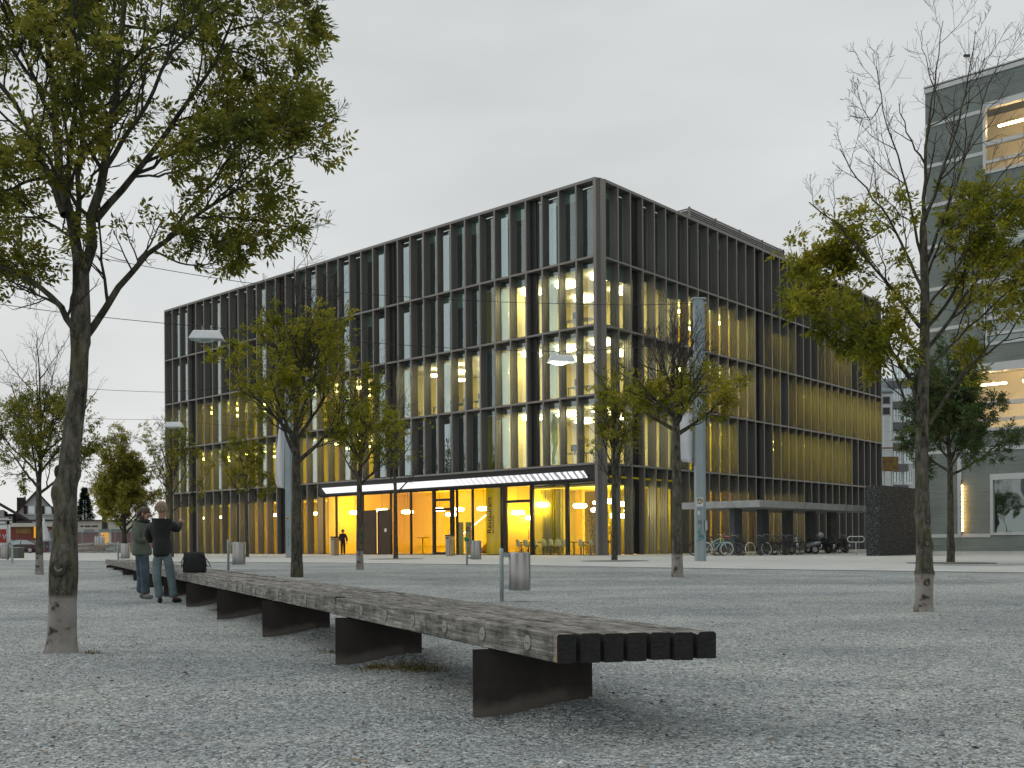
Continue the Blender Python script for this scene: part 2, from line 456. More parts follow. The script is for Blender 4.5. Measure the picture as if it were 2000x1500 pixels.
for side in 'LR':
    fm[side, 0] = fin_mesh(side, .02, ZL[5] - .11); fm[side, 1] = fin_mesh(side, ZL[1] + .002, ZL[5] - .11)
for side, n, s0, bay in (('L', NL, S0L, BAYL), ('R', NR, S0R, BAYR)):
    for i in range(1, n + 1):
        s = s0 + i * bay
        k = 1 if (side == 'L' and i < 20) else 0
        obj('fin', fm[side, k], M['fin'], BL, (0, s, 0) if side == 'L' else (s, 0, 0))
# corner: two end posts that step back into a notch
mb = MB(); mb.box(0, .52, S0L - .16, S0L + .04, .02, ZL[5]); mb.box(.05, .52, .10, S0L - .16, .02, ZL[5]); mb.build('corner_post', M['fin'], BL)
mb = MB(); mb.box(S0R - .44, S0R + .04, 0, .30, .02, ZL[5]); mb.box(.14, S0R - .44, .05, .30, .02, ZL[5]); mb.build('corner_post', M['fin'], BL)
# floor bands
def band(side, n, s0, bay, z, first=False, top=False):
    e = s0 + n * bay
    mb = MB()
    h = .11 if not top else .12
    a = s0 + .04
    fb(mb, side, a, e + .02, -.006, .04, z - h / 2, z + h / 2)
    fb(mb, side, a, e + .01, .04, DG + .04, z - h / 2 + .025, z + h / 2 - .02)
    mb.build('floor_band', M['fin'], BL)
for side, n, s0, bay in (('L', NL, S0L, BAYL), ('R', NR, S0R, BAYR)):
    for k in (1, 2, 3, 4): band(side, n, s0, bay, ZL[k])
    band(side, n, s0, bay, ZL[5] - .06, top=True)
    mb = MB(); e = s0 + n * bay; fb(mb, side, (s0 if side == 'L' else s0) - .1, e + .05, -.01, 1.0, ZL[5] + .001, ZL[5] + .03); mb.build('parapet_cap', M['frame'], BL)
LL, LR = S0L + NL * BAYL, S0R + NR * BAYR
mb = MB(); mb.box(.9, LR, .9, LL, ZL[5] - .6, ZL[5] - .1); mb.build('roof', M['conc_dark'], BL)
mb = MB(); mb.box(LR - .02, LR + .25, .3, LL, 0, ZL[5] - .12); mb.box(.3, LR, LL - .02, LL + .2, 0, ZL[5] - .12); mb.build('rear_wall', M['fin_dark'], BL)
# windows: frame > pane, with vents and projecting casements in some bays
def win_meshes(side, bay, h, kind):
    # local origin: the fin on the corner side of the bay at floor level, glass spans 0.07..bay-0.07
    fr = MB(); a, b = .060, bay - .060
    if kind == 'vent': b = bay - .52
    fb(fr, side, a, a + .022, DG - .02, DG + .04, .06, h - .06)
    fb(fr, side, b - .035, b, DG - .03, DG + .04, .06, h - .06)
    fb(fr, side, a, b, DG - .02, DG + .04, .045, .09)
    fb(fr, side, a, b, DG - .02, DG + .04, h - .09, h - .045)
    pn = MB(); fb(pn, side, a + .022, b - .035, DG, DG + .012, .09, h - .09)
    ex = None
    if kind == 'vent':
        ex = MB(); fb(ex, side, b + .002, bay - .060, DG - .13, DG + .02, .05, h - .05)
    if kind == 'case':
        ex = MB(); fb(ex, side, a + .30, b - .28, DG - .24, DG - .23, .12, h - .62)
    return fr.mesh('window'), pn.mesh('pane'), (ex.mesh('vent_panel') if ex else None)
VENTL = {4, 14, 24, 34}; CASEL = {3, 6, 10, 13, 15, 18, 21, 26, 31, 35, 36}
VENTR = {3, 15}; CASER = set()
wc = {}; brg = random.Random(6)
for side, n, s0, bay in (('L', NL, S0L, BAYL), ('R', NR, S0R, BAYR)):
    for fl in range(5):
        for i in range(n):
            if side == 'L' and fl == 0 and i < 20: continue
            num = i + 1
            kind = 'vent' if num in (VENTL if side == 'L' else VENTR) else ('case' if fl > 0 and num in (CASEL if side == 'L' else CASER) else 'full')
            key = (side, fl, kind)
            if key not in wc: wc[key] = win_meshes(side, bay, ZL[fl + 1] - ZL[fl], kind)
            a, b, c = wc[key]
            s = s0 + i * bay
            w = obj('window', a, M['frame'] if kind != 'vent' else M['frame'], BL, (0, s, ZL[fl]) if side == 'L' else (s, 0, ZL[fl]))
            obj('pane', b, M['glass'], w)
            if kind == 'vent': obj('vent_panel', c, M['fin_dark'], w)
            if kind != 'vent' and fl in (3, 4) and brg.random() < .4:
                mbq = MB(); hh_ = ZL[fl + 1] - ZL[fl]; fb(mbq, side, .075, bay - .09, DG + .03, DG + .035, hh_ - brg.uniform(.6, 1.15), hh_ - .1); o_ = obj('blind_or_backing', mbq.mesh('blind_or_backing'), M['blind_or_backing'], w)
            if kind == 'case': obj('casement', c, M['glass_m'], w)

# ---------------------------------------------------------------- rooms
# zone: x0,x1,y0,y1 in building axes, floor, wall material, lit?, lamp rows
DEP = 6.0
def room(x0, x1, y0, y1, z0, z1, wall, floor, ceil, open_sides, drop=.42):
    mb = MB(); t = .08
    if 'x0' not in open_sides: mb.box(x0, x0 + t, y0, y1, z0, z1)
    if 'x1' not in open_sides: mb.box(x1 - t, x1, y0, y1, z0, z1)
    if 'y0' not in open_sides: mb.box(x0 + t, x1 - t, y0, y0 + t, z0, z1)
    if 'y1' not in open_sides: mb.box(x0 + t, x1 - t, y1 - t, y1, z0, z1)
    mb.build('interior_wall', wall, BL)
    mb = MB(); mb.box(x0, x1, y0, y1, z0 - .28, z0 + .02); mb.build('floor_slab', floor, BL)
    mb = MB(); mb.box(x0, x1, y0, y1, z1 - drop, z1 - drop + .06); mb.build('ceiling', ceil, BL)
FNAME = {0: 'ground', 1: 'first', 2: 'second', 3: 'third', 4: 'top'}
ORD = ['zeroth', 'first', 'second', 'third', 'fourth', 'fifth', 'sixth', 'seventh', 'eighth', 'ninth', 'tenth', 'eleventh', 'twelfth', 'thirteenth', 'fourteenth', 'fifteenth', 'sixteenth',
       'seventeenth', 'eighteenth', 'nineteenth', 'twentieth'] + ['twenty-' + w for w in ('first', 'second', 'third', 'fourth', 'fifth', 'sixth', 'seventh', 'eighth', 'ninth')] + ['thirtieth'] + ['thirty-' + w for w in ('first', 'second', 'third', 'fourth', 'fifth', 'sixth', 'seventh')]
pend_mesh = {}
def pendant(x, y, z, r, hgt, cord, label, group, mt='lamp', nm='pendant_lamp'):
    e = empty(nm, loc2w(x, y, z), BANG)
    k = (round(r, 2), round(hgt, 2), round(cord, 2), mt)
    if k not in pend_mesh:
        h = hgt / 2; a = MB().lathe([(r * .6, -h), (r * .88, -h * .8), (r, -h * .3), (r, h * .3), (r * .88, h * .8), (r * .6, h)], 18).mesh('shade')
        b = MB().tube([(0, 0, h), (0, 0, h + cord)], .012, 5).mesh('cord')
        pend_mesh[k] = (a, b)
    a, b = pend_mesh[k]
    obj('shade', a, M[mt], e); obj('cord', b, M['black'], e)
    tag(e, label, 'lamp', group)
    return e
def zone(side, fl, b0, b1, wall, lit, y_in=None):
    s0, bay = (S0L, BAYL) if side == 'L' else (S0R, BAYR)
    a, b = s0 + b0 * bay, s0 + b1 * bay
    z0, z1 = ZL[fl], ZL[fl + 1]
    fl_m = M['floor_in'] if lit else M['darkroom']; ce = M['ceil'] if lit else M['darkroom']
    if side == 'L': room(DG + .06, DG + DEP, a, b, z0, z1, wall, fl_m, ce, ('x0',))
    else: room(a, b, DG + .06, DG + DEP, z0, z1, wall, fl_m, ce, ('y0',))
    if lit:
        n = 0
        s = a + 1.1
        while s < b - .4:
            for dep in (1.9, 4.4):
                num = int((s - s0) / bay) + 1
                which = 'left' if side == 'L' else 'right'
                x, y = (dep, s) if side == 'L' else (s, dep)
                row = 'near the glass' if dep < 3 else 'deep inside'
                pendant(x, y, z1 - .85, .34, .16, .35, f'round lamp {row}, {ORD[num]} window from the corner, {FNAME[fl]} floor {which} side', f'round lamps in the lit rooms of the {FNAME[fl]} floor', 'lamp_y' if wall is M['yellow'] else ('lamp_c' if wall is M['creamy'] else 'lamp'))
            s += lit
CO = 6                                          # bays of the corner room on each side
DR = M['darkroom']
def corner(fl, wall, lit):
    a, b = S0L + CO * BAYL, S0R + CO * BAYR
    z0, z1 = ZL[fl], ZL[fl + 1]
    room(DG + .06, b, DG + .06, a, z0, z1, wall, M['floor_in'] if lit else DR, M['ceil'] if lit else DR, ('x0', 'y0'))
    if lit:
        for x, y in ((2.0, 1.3), (2.0, 3.9), (2.0, 6.5), (5.4, 2.4), (5.4, 5.2)):
            if True:
                pendant(x, y, z1 - .62, .62, .12, .14, f'wide round lamp {["near the left glass", "deep inside"][x > 3]}, {ORD[int(y / BAYL) + 1]} window from the corner, {FNAME[fl]} floor corner room', f'wide round lamps of the {FNAME[fl]} floor corner room')
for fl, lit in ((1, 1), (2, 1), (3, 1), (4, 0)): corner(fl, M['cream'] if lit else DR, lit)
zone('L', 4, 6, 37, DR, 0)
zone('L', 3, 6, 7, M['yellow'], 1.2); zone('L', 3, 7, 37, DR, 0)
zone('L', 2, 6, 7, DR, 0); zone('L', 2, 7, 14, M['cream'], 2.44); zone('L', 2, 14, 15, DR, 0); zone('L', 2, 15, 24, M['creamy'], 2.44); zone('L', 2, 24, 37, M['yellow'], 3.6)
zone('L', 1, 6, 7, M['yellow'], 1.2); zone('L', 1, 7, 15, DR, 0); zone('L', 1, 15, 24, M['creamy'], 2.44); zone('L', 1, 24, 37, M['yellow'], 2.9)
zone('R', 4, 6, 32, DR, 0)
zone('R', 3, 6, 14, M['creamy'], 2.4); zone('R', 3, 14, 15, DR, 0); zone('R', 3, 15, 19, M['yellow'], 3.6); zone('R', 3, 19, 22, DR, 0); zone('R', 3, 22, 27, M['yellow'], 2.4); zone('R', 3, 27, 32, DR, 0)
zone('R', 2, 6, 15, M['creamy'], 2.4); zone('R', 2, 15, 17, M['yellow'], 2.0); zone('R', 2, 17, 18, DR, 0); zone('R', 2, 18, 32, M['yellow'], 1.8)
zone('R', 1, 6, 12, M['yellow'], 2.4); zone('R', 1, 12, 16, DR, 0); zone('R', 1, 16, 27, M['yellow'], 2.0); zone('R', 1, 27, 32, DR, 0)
# upstairs office desks with a person or two seated at them come later
# ground floor rooms
RESTO = 9.55                                     # the restaurant runs from the corner to here
def gf(): pass
EN = S0L + 20 * BAYL
mb = MB(); mb.box(DG, 12, .5, EN + 14, -.02, .012); mb.build('floor_slab', M['floor_in'], BL)
# lobby, amber
mb = MB(); mb.box(8.0, 8.15, RESTO + .2, EN + .5, .01, 4.95); mb.box(.9, 8.0, EN - .08, EN + .04, .01, 4.95); mb.box(1.5, 8.0, RESTO, RESTO + .12, .01, 4.95); mb.build('interior_wall', M['amber'], BL)
mb = MB(); mb.box(.3, 8.2, RESTO, EN, 4.4, 4.5); mb.build('ceiling', M['amber'], BL)
# restaurant
mb = MB(); mb.box(6.9, 7.0, .6, RESTO, .01, 4.95); mb.build('interior_wall', M['resto'], BL)
mb = MB(); mb.box(.3, 8.7, .35, RESTO - .01, 4.3, 4.4); mb.build('ceiling', M['yellow'], BL)
for yy, xx, w in ((2.9, 4.6, .7), (5.4, 5.4, .55), (1.2, 6.0, .9)):
    mb = MB(); mb.box(xx, xx + .25, yy, yy + w, .01, 4.3); mb.build('interior_pillar', M['amber'], BL)
# rooms left of the entrance on the ground floor and along the right side
def gzone(side, b0, b1, wall, lit, dep=5.0):
    s0, bay = (S0L, BAYL) if side == 'L' else (S0R, BAYR)
    a, b = s0 + b0 * bay, s0 + b1 * bay
    t = .08
    mb = MB()
    if side == 'L': mb.box(dep, dep + t, a, b, 0, 4.9); mb.box(DG + .1, dep, b - t, b, 0, 4.9)
    else: mb.box(a, b, dep, dep + t, 0, 4.9); mb.box(b - t, b, DG + .1, dep, 0, 4.9)
    mb.build('interior_wall', wall, BL)
    mb = MB()
    if side == 'L': mb.box(DG + .06, dep + .1, a, b, 3.9, 4.0)
    else: mb.box(a, b, DG + .06, dep + .1, 3.9, 4.0)
    mb.build('ceiling', wall, BL)
    if lit:
        s = a + 1.2
        while s < b - .3:
            num = int((s - s0) / bay) + 1
            x, y = (2.4, s) if side == 'L' else (s, 2.4)
            pendant(x, y, 3.0, .33, .2, .9, f'pill shaped lamp at the {ORD[num]} window from the corner, ground floor {"left" if side == "L" else "right"} side', 'pill shaped lamps behind the ground floor fins', 'lamp_w')
            s += lit
gzone('L', 20, 29, M['amber'], 2.4); gzone('L', 29, 37, M['yellow'], 3.6)
gzone('R', 1, 8, M['yellow'], 3.0, 6.4); gzone('R', 8, 13, M['amber'], 2.4); gzone('R', 13, 20, M['yellow'], 2.6); gzone('R', 20, 32, DR, 0)
mb = MB(); mb.box(DG + .1, 1.2, EN + 10.8, EN + 11.0, .01, 4.9); mb.build('interior_wall', M['brown'], BL)

# ---------------------------------------------------------------- entrance glazing (left side, ground floor)
mb = MB(); mb.box(.05, .16, S0L + .045, EN - .05, 4.12, 4.93); mb.build('fascia', M['dframe'], BL)
mb = MB(); mb.box(.16, .30, S0L + .045, EN - .05, 4.0, 4.6); mb.build('fascia', M['fin_dark'], BL)
mb = MB(); mb.box(.10, .34, S0L + .045, EN - .05, .012, .05); mb.build('threshold', M['dframe'], BL)
ms = [.36, 2.40, 4.92, 7.10, 7.35, 9.72, 11.05, 11.43, 13.15, 15.22, 17.15, 20.0, 22.83, 24.2]
wid = {2.40: .10, 7.10: .10, 11.43: .09}
for s in ms:
    mb = MB(); w = wid.get(s, .045); mb.box(.12, .27, s - w, s + w, .05, 4.1); mb.build('mullion', M['dframe'], BL)
def pane(s0, s1, z0=.05, z1=4.1): 
    mb = MB(); mb.box(.19, .202, s0 + .05, s1 - .05, z0, z1); return mb.build('shop_pane', M['glass_g'], BL)
for a, b in ((.36, 2.40), (2.40, 4.92), (7.35, 9.72), (9.72, 11.05), (13.15, 15.22), (15.22, 17.15), (20.0, 22.83), (22.83, 24.2)): pane(a, b)
pane(11.05, 11.43)
pane(17.15, 20.0, 3.0, 4.1)
# glazed entrance door of the lobby and of the restaurant
def glass_door(a, b, top, ztrans):
    mb = MB()
    mb.box(.10, .26, a + .045, a + .17, .05, 4.1); mb.box(.10, .26, b - .17, b - .045, .05, 4.1); mb.box(.10, .26, a + .17, b - .17, top, top + .16)
    mb.box(.10, .26, a + .17, b - .17, .05, .18)
    if ztrans: mb.box(.10, .26, a + .17, b - .17, ztrans, ztrans + .14)
    d = mb.build('door', M['dframe'], BL)
    p = MB(); p.box(.175, .19, a + .17, b - .17, .18, top); p.build('door_pane', M['glass_g'], d)
    p = MB(); p.box(.175, .19, a + .17, b - .17, top + .16, 4.1); p.build('door_pane', M['glass_g'], d)
    p = MB(); p.tube([(.06, a + .24, .9), (.06, a + .24, 1.5)], .018, 6); p.build('handle', M['chrome'], d)
glass_door(11.43, 13.15, 2.75, 3.35)
glass_door(4.92, 7.10, 3.05, 0)
# brown double door with a glowing slit
d = MB().box(.14, .22, 17.2, 18.44, .05, 2.96).build('door', M['brown'], BL); tag(d, 'dark brown door leaf beside the glowing slit')
MB().box(.125, .14, 17.55, 17.75, 1.5, 1.72).build('notice', M['white'], d)
MB().box(.14, .22, 18.62, 19.95, .05, 2.96).build('door', M['brown'], BL)
MB().box(.125, .139, 18.36, 18.44, .05, 2.96).build('door_edge', M['dframe'], BL)
MB().box(.125, .139, 18.62, 18.70, .05, 2.96).build('door_edge', M['dframe'], BL)
MB().box(.17, .2, 18.50, 18.56, .1, 2.85).build('door_light', emis('slit_glow', (1, .62, .2), 1.6), BL)
# LED band
def led():
    m, n, o = new_mat('led_band_glow')
    e = N(n, 'ShaderNodeEmission'); L(n, e.outputs[0], o.inputs[0])
    t = N(n, 'ShaderNodeTexCoord'); mp = N(n, 'ShaderNodeMapping'); mp.inputs['Rotation'].default_value = (.5, 0, 0); mp.inputs['Scale'].default_value = (1, 1.5, .6); L(n, t.outputs['Object'], mp.inputs[0])
    w = N(n, 'ShaderNodeTexWave'); w.bands_direction = 'Y'; w.inputs['Scale'].default_value = .55; w.inputs['Distortion'].default_value = 2.5; w.inputs['Detail'].default_value = 3; w.inputs['Detail Scale'].default_value = 3
    L(n, mp.outputs[0], w.inputs['Vector'])
    s = N(n, 'ShaderNodeSeparateXYZ'); L(n, t.outputs['Object'], s.inputs[0])
    mr = N(n, 'ShaderNodeMapRange'); mr.inputs['From Min'].default_value = 3; mr.inputs['From Max'].default_value = 13; mr.inputs['To Min'].default_value = .85; mr.inputs['To Max'].default_value = 0; L(n, s.outputs[1], mr.inputs[0])
    r = ramp_node(n, [(.25, (.16, .17, .18)), (.5, (.95, .95, .97))]); L(n, w.outputs['Fac'], r.inputs[0])
    mx = N(n, 'ShaderNodeMix', data_type='RGBA'); L(n, mr.outputs[0], mx.inputs['Factor']); mx.inputs['A'].default_value = (.95, .95, .97, 1); L(n, r.outputs[0], mx.inputs['B'])
    L(n, mx.outputs['Result'], e.inputs[0]); e.inputs[1].default_value = 1.15
    return m
M['led'] = led()
e = empty('light_band', C, BANG); tag(e, 'long glowing white strip sign above the restaurant windows', 'sign')
def led_panel(a, b):
    mb = MB(); zz = lambda s: 4.33
    mb.add([(-.46, a, 4.56), (-.46, b, 4.56), (-.12, b, 4.22), (-.12, a, 4.22), (-.44, a, 4.60), (-.44, b, 4.60), (-.07, b, 4.26), (-.07, a, 4.26)],
           [(0, 1, 2, 3), (4, 7, 6, 5), (0, 4, 5, 1), (3, 2, 6, 7), (0, 3, 7, 4), (1, 5, 6, 2)])
    mb.build('panel', M['led'], e)
    mb = MB(); mb.box(-.08, .05, a + .05, a + .1, 4.34, 4.4); mb.build('bracket', M['dframe'], e)
s = .75
while s < 23.6:
    led_panel(s + .012, min(s + 2.44, 23.6) - .012); s += 2.44
# rooftop plant screen
rt = empty('plant_screen', parent=BL, loc=(13.3, 2.5, ZL[5]))
for z in np.arange(.02, 2.15, .135):
    mb = MB(); mb.box(0, 13.3, -.03, .05, z, z + .075); mb.box(-.03, .05, .05, 9, z, z + .075); mb.build('slat', M['fin'], rt)
MB().box(.12, 13.2, .12, 9, -.4, 2.05).build('core', M['fin_dark'], rt)
for x in (.0, 3.3, 6.6, 9.9, 13.2): MB().box(x - .03, x + .03, -.05, .10, 0, 2.2).build('post', M['fin'], rt)
# sign text on the glass
def text3d(name, body, size, mat_, M4, parent=None, extr=.002, font_sp=1.0):
    cu = bpy.data.curves.new(name, 'FONT'); cu.body = body; cu.size = size; cu.extrude = extr; cu.offset = .012 * size; cu.space_character = font_sp
    o = bpy.data.objects.new(name, cu); COL.objects.link(o)
    dg = bpy.context.evaluated_depsgraph_get()
    me = bpy.data.meshes.new_from_object(o.evaluated_get(dg)); bpy.data.objects.remove(o)
    q = obj(name, me, mat_, parent); q.data.materials.clear(); q.data.materials.append(mat_)
    q.matrix_world = M4 if parent is None else q.matrix_world
    if parent is not None: q.matrix_local = M4
    return q
def film_mat():
    m, n, o = new_mat('olive_film'); t = N(n, 'ShaderNodeTexCoord'); mp = N(n, 'ShaderNodeMapping'); mp.inputs['Scale'].default_value = (1, 3, .3); L(n, t.outputs['Object'], mp.inputs[0])
    z = N(n, 'ShaderNodeTexNoise'); z.inputs['Scale'].default_value = 1; L(n, mp.outputs[0], z.inputs['Vector']); r = ramp_node(n, [(.35, (.60, .54, .02)), (.65, (.72, .64, .04))]); L(n, z.outputs['Fac'], r.inputs[0])
    d = N(n, 'ShaderNodeBsdfDiffuse'); tr = N(n, 'ShaderNodeBsdfTranslucent'); L(n, r.outputs[0], d.inputs[0]); L(n, r.outputs[0], tr.inputs[0])
    mx = N(n, 'ShaderNodeMixShader'); mx.inputs[0].default_value = .6; L(n, d.outputs[0], mx.inputs[1]); L(n, tr.outputs[0], mx.inputs[2]); L(n, mx.outputs[0], o.inputs[0]); return m
pl = MB().box(.21, .225, 7.42, 8.62, .05, 4.08).build('curtain_panel', film_mat(), BL)
# text runs upward: its x axis is +Z, its y axis points towards the corner (-local Y becomes left on glass)
R4 = Matrix(((0, 0, -1, .17), (0, 1, 0, 8.40), (1, 0, 0, 1.62), (0, 0, 0, 1)))
R4 = Matrix(((0, 0, -1, .175), (0, 1, 0, 8.18), (1, 0, 0, 1.27), (0, 0, 0, 1)))
M['ink'] = mat('dark_lettering', (.03, .028, .006), rough=.6)
text3d('lettering', 'Restaurant', .50, M['ink'], R4, BL)
R5 = Matrix(((0, 0, -1, .175), (0, 1, 0, 7.97), (1, 0, 0, 1.28), (0, 0, 0, 1)))
text3d('lettering', 'terminorte', .24, M['ink'], R5, BL)
# lobby contents
st = empty('stair', C, BANG); tag(st, 'amber stair flight with a glowing white handrail in the lobby', 'stair')
mb = MB(); p0, p1 = (6.5, 15.9, .2), (6.5, 10.6, 4.2)
mb.add([(6.4, 15.9, 0), (6.4, 15.4, 0), (6.4, 10.4, 4.0), (6.4, 10.4, 4.6), (6.4, 15.9, .7), (7.6, 15.9, 0), (7.6, 15.4, 0), (7.6, 10.4, 4.0), (7.6, 10.4, 4.6), (7.6, 15.9, .7)],
       [(0, 1, 2, 3, 4), (9, 8, 7, 6, 5), (0, 5, 6, 1), (1, 6, 7, 2), (2, 7, 8, 3), (3, 8, 9, 4), (4, 9, 5, 0)])
mb.build('stringer', M['amber'], st)
MB().tube([(6.3, 16.6, 1.35), (6.3, 13.8, 2.95), (6.3, 10.6, 4.2)], .05, 8).build('handrail', emis('rail_glow', (1, .93, .75), 2.2), st)
for k, (y, x, z) in enumerate(((23.5, 2.4, 2.95), (21.3, 3.0, 3.05), (20.2, 4.4, 2.95), (16.6, 5.2, 2.7), (14.2, 3.4, 2.95), (13.4, 5.0, 3.0), (18.6, 6.0, 3.1))):
    pendant(x, y, z, .42, .24, 4.4 - z - .12, f'pill shaped white lamp {["over the stainless bin at the left end", "left of the tree in the lobby", "beside the brown doors", "over the high table", "at the top of the stair rail", "above the glazed lobby door", "deep behind the brown doors"][k]}', 'pill shaped lamps in the amber lobby', 'lamp_w')
for k in range(6):
    y = 12.4 + k * 2.05
    pendant(3.2, y, 4.28, .16, .06, .06, f'small ceiling spot of the lobby, {ORD[k + 1]} from the glazed door', 'ceiling spots in the lobby', 'lamp_w', 'ceiling_spot')
tb = empty('high_table', loc2w(2.2, 16.3, .01), BANG); tag(tb, 'thin round bar table standing in the amber lobby', 'table')
MB().lathe([(.38, 1.08), (.38, 1.11)], 20).build('table_top', M['brown'], tb); MB().tube([(0, 0, .02), (0, 0, 1.08)], .03).build('leg', M['brown'], tb); MB().lathe([(.25, 0), (.25, .03)], 16).build('base', M['brown'], tb)
for k, y in enumerate((11.9, 12.6)):
    b = MB().box(2.0, 2.08, y - .22, y + .22, .02, 2.05).build('display_board', mat('green_board', (.28, .27, .02), (.33, .31, .03), rough=.6), None, C, rotz=BANG)
    tag(b, ['narrow olive display board behind the lobby door, edge of the doorway', 'wide olive display board with a dark ring mark behind the lobby door'][k], 'sign')
    if k == 0: 
        q = MB().torus(.12, .035, (1.98, 11.9, 1.6), Matrix.Rotation(PI / 2, 4, 'Z')).build('ring_mark', M['ink'], b)
lk = empty('locker_wall', C, BANG); tag(lk, 'amber lockers with thin dark joints at the back of the lobby', 'lockers')
for i in range(5):
    for j in range(4):
        MB().box(7.93, 7.995, 19.4 + i * .75, 20.12 + i * .75, .5 + j * .62, 1.1 + j * .62).build('locker_door', M['amber'], lk)
# restaurant contents
M['shell'] = mat('cream_shell', (.62, .60, .26), (.66, .64, .3), rough=.4)
def chair():
    e = empty('shell_chair'); 
    prof = [(-.02, .90), (.02, .80), (.06, .62), (.10, .50), (.20, .455), (.36, .46), (.44, .49)]
    v = []; 
    for (x, z) in prof:
        w = .13 if z > .85 else (.21 if z > .6 else .24)
        for k in range(7):
            a = -1 + k / 3.0
            v.append((x + (.16 * a * a if z > .5 else 0) * .6, w * a, z + (.10 * a * a if z < .55 else 0)))
    f = [(i * 7 + k, i * 7 + k + 1, (i + 1) * 7 + k + 1, (i + 1) * 7 + k) for i in range(len(prof) - 1) for k in range(6)]
    o = MB().add(v, f, True).build('seat', M['shell'], e)
    so = o.modifiers.new('solid', 'SOLIDIFY'); so.thickness = .015
    for a, b in ((-1, -1), (1, -1), (-1, 1), (1, 1)):
        MB().tube([(.22 + a * .08, b * .1, .45), (.22 + a * .2, b * .22, .012)], .012, 5).build('leg', M['chrome'], e)
    return e
c0 = chair()
cpos = [(1.15, 'beside the plant pot at the corner'), (1.9, 'left of the plant'), (2.95, 'just right of the thick mullion'), (3.5, 'second left of the plant side mullion'), (4.05, 'third in the bare pane group'), (4.6, 'next to the restaurant door frame'), (5.3, 'at the hinge side inside the restaurant door'), (5.95, 'in the middle of the restaurant door'), (6.6, 'at the left edge of the restaurant door'), (.6, 'last one in the corner behind the plant')]
for k, (y, l) in enumerate(cpos):
    c = c0 if k == 0 else copy_tree(c0)
    c.location = loc2w(1.0, y + .35, .012); c.rotation_euler = (0, 0, BANG + (-.3 + .12 * (k % 4)))
    tag(c, 'cream shell chair ' + l, 'chair', 'cream shell chairs in the restaurant window')
for k, y in enumerate((1.5, 3.9, 6.2)):
    t = empty('dining_table', loc2w(1.9, y, .012), BANG); tag(t, f'dark brown table behind the shell chairs, {["nearest the corner", "in the middle", "behind the restaurant door"][k]}', 'table', 'dining tables in the restaurant')
    MB().box(-.4, .4, -.95, .95, .70, .75).build('table_top', M['brown'], t)
    for a, b in ((-1, -1), (1, -1), (-1, 1), (1, 1)): MB().box(a * .33 - .03, a * .33 + .03, b * .85 - .03, b * .85 + .03, 0, .70).build('leg', M['brown'], t)
for k, (y, x, z, r) in enumerate(((1.45, 3.0, 3.05, .40), (1.0, 3.6, 2.9, .36), (1.3, 4.6, 2.55, .34), (3.55, 2.8, 2.85, .40), (3.2, 4.0, 2.62, .38), (6.3, 2.6, 3.0, .45), (3.0, 6.2, 2.3, .3), (4.2, 6.8, 2.35, .35), (8.9, 3.4, 2.6, .42), (9.1, 5.0, 2.3, .42))):
    pendant(x, y, z, r, .26, 4.3 - z - .13, f'pill shaped restaurant lamp {["upper one over the plant", "second over the plant", "lowest over the plant", "upper one in the middle pane", "lower one in the middle pane", "inside the restaurant door", "small far one in the middle pane", "far one left in the middle pane", "left of the lettering", "low one left of the lettering"][k]}', 'pill shaped lamps in the restaurant', 'lamp_w')
cu = empty('curtain', C, BANG); tag(cu, 'olive full height curtain folds behind the restaurant door', 'curtain')
v = []; f = []
nn = 90
for i in range(nn + 1):
    y = 4.9 + 2.3 * i / nn; x = 2.9 + .09 * math.sin(i * .9)
    v += [(x, y, .05), (x, y, 4.25)]
f = [(2 * i, 2 * i + 2, 2 * i + 3, 2 * i + 1) for i in range(nn)]
o = MB().add(v, f, True).build('cloth', M['olive'], cu); so = o.modifiers.new('s', 'SOLIDIFY'); so.thickness = .01
# potted plant in the corner window
pp = empty('potted_plant', loc2w(1.2, .95, .012), BANG); tag(pp, 'tall bushy green plant in a brown pot inside the corner window', 'plant')
MB().lathe([(.26, 0), (.33, .5), (.30, .5), (.28, .42)], 18).build('pot', M['brown'], pp)
rng = np.random.RandomState(3)
def leaf_quads(Pn, D, Ln, Wd, rng):
    D = D / (np.linalg.norm(D, axis=1, keepdims=True) + 1e-9)
    up = rng.normal(size=D.shape); S = np.cross(D, up); S /= (np.linalg.norm(S, axis=1, keepdims=True) + 1e-9)
    a = Pn; b = Pn + D * (Ln * .45)[:, None] + S * (Wd * .5)[:, None]; c = Pn + D * Ln[:, None]; d = Pn + D * (Ln * .45)[:, None] - S * (Wd * .5)[:, None]
    V = np.stack([a, b, c, d], 1).reshape(-1, 3); F = np.arange(len(V)).reshape(-1, 4)
    return V, F
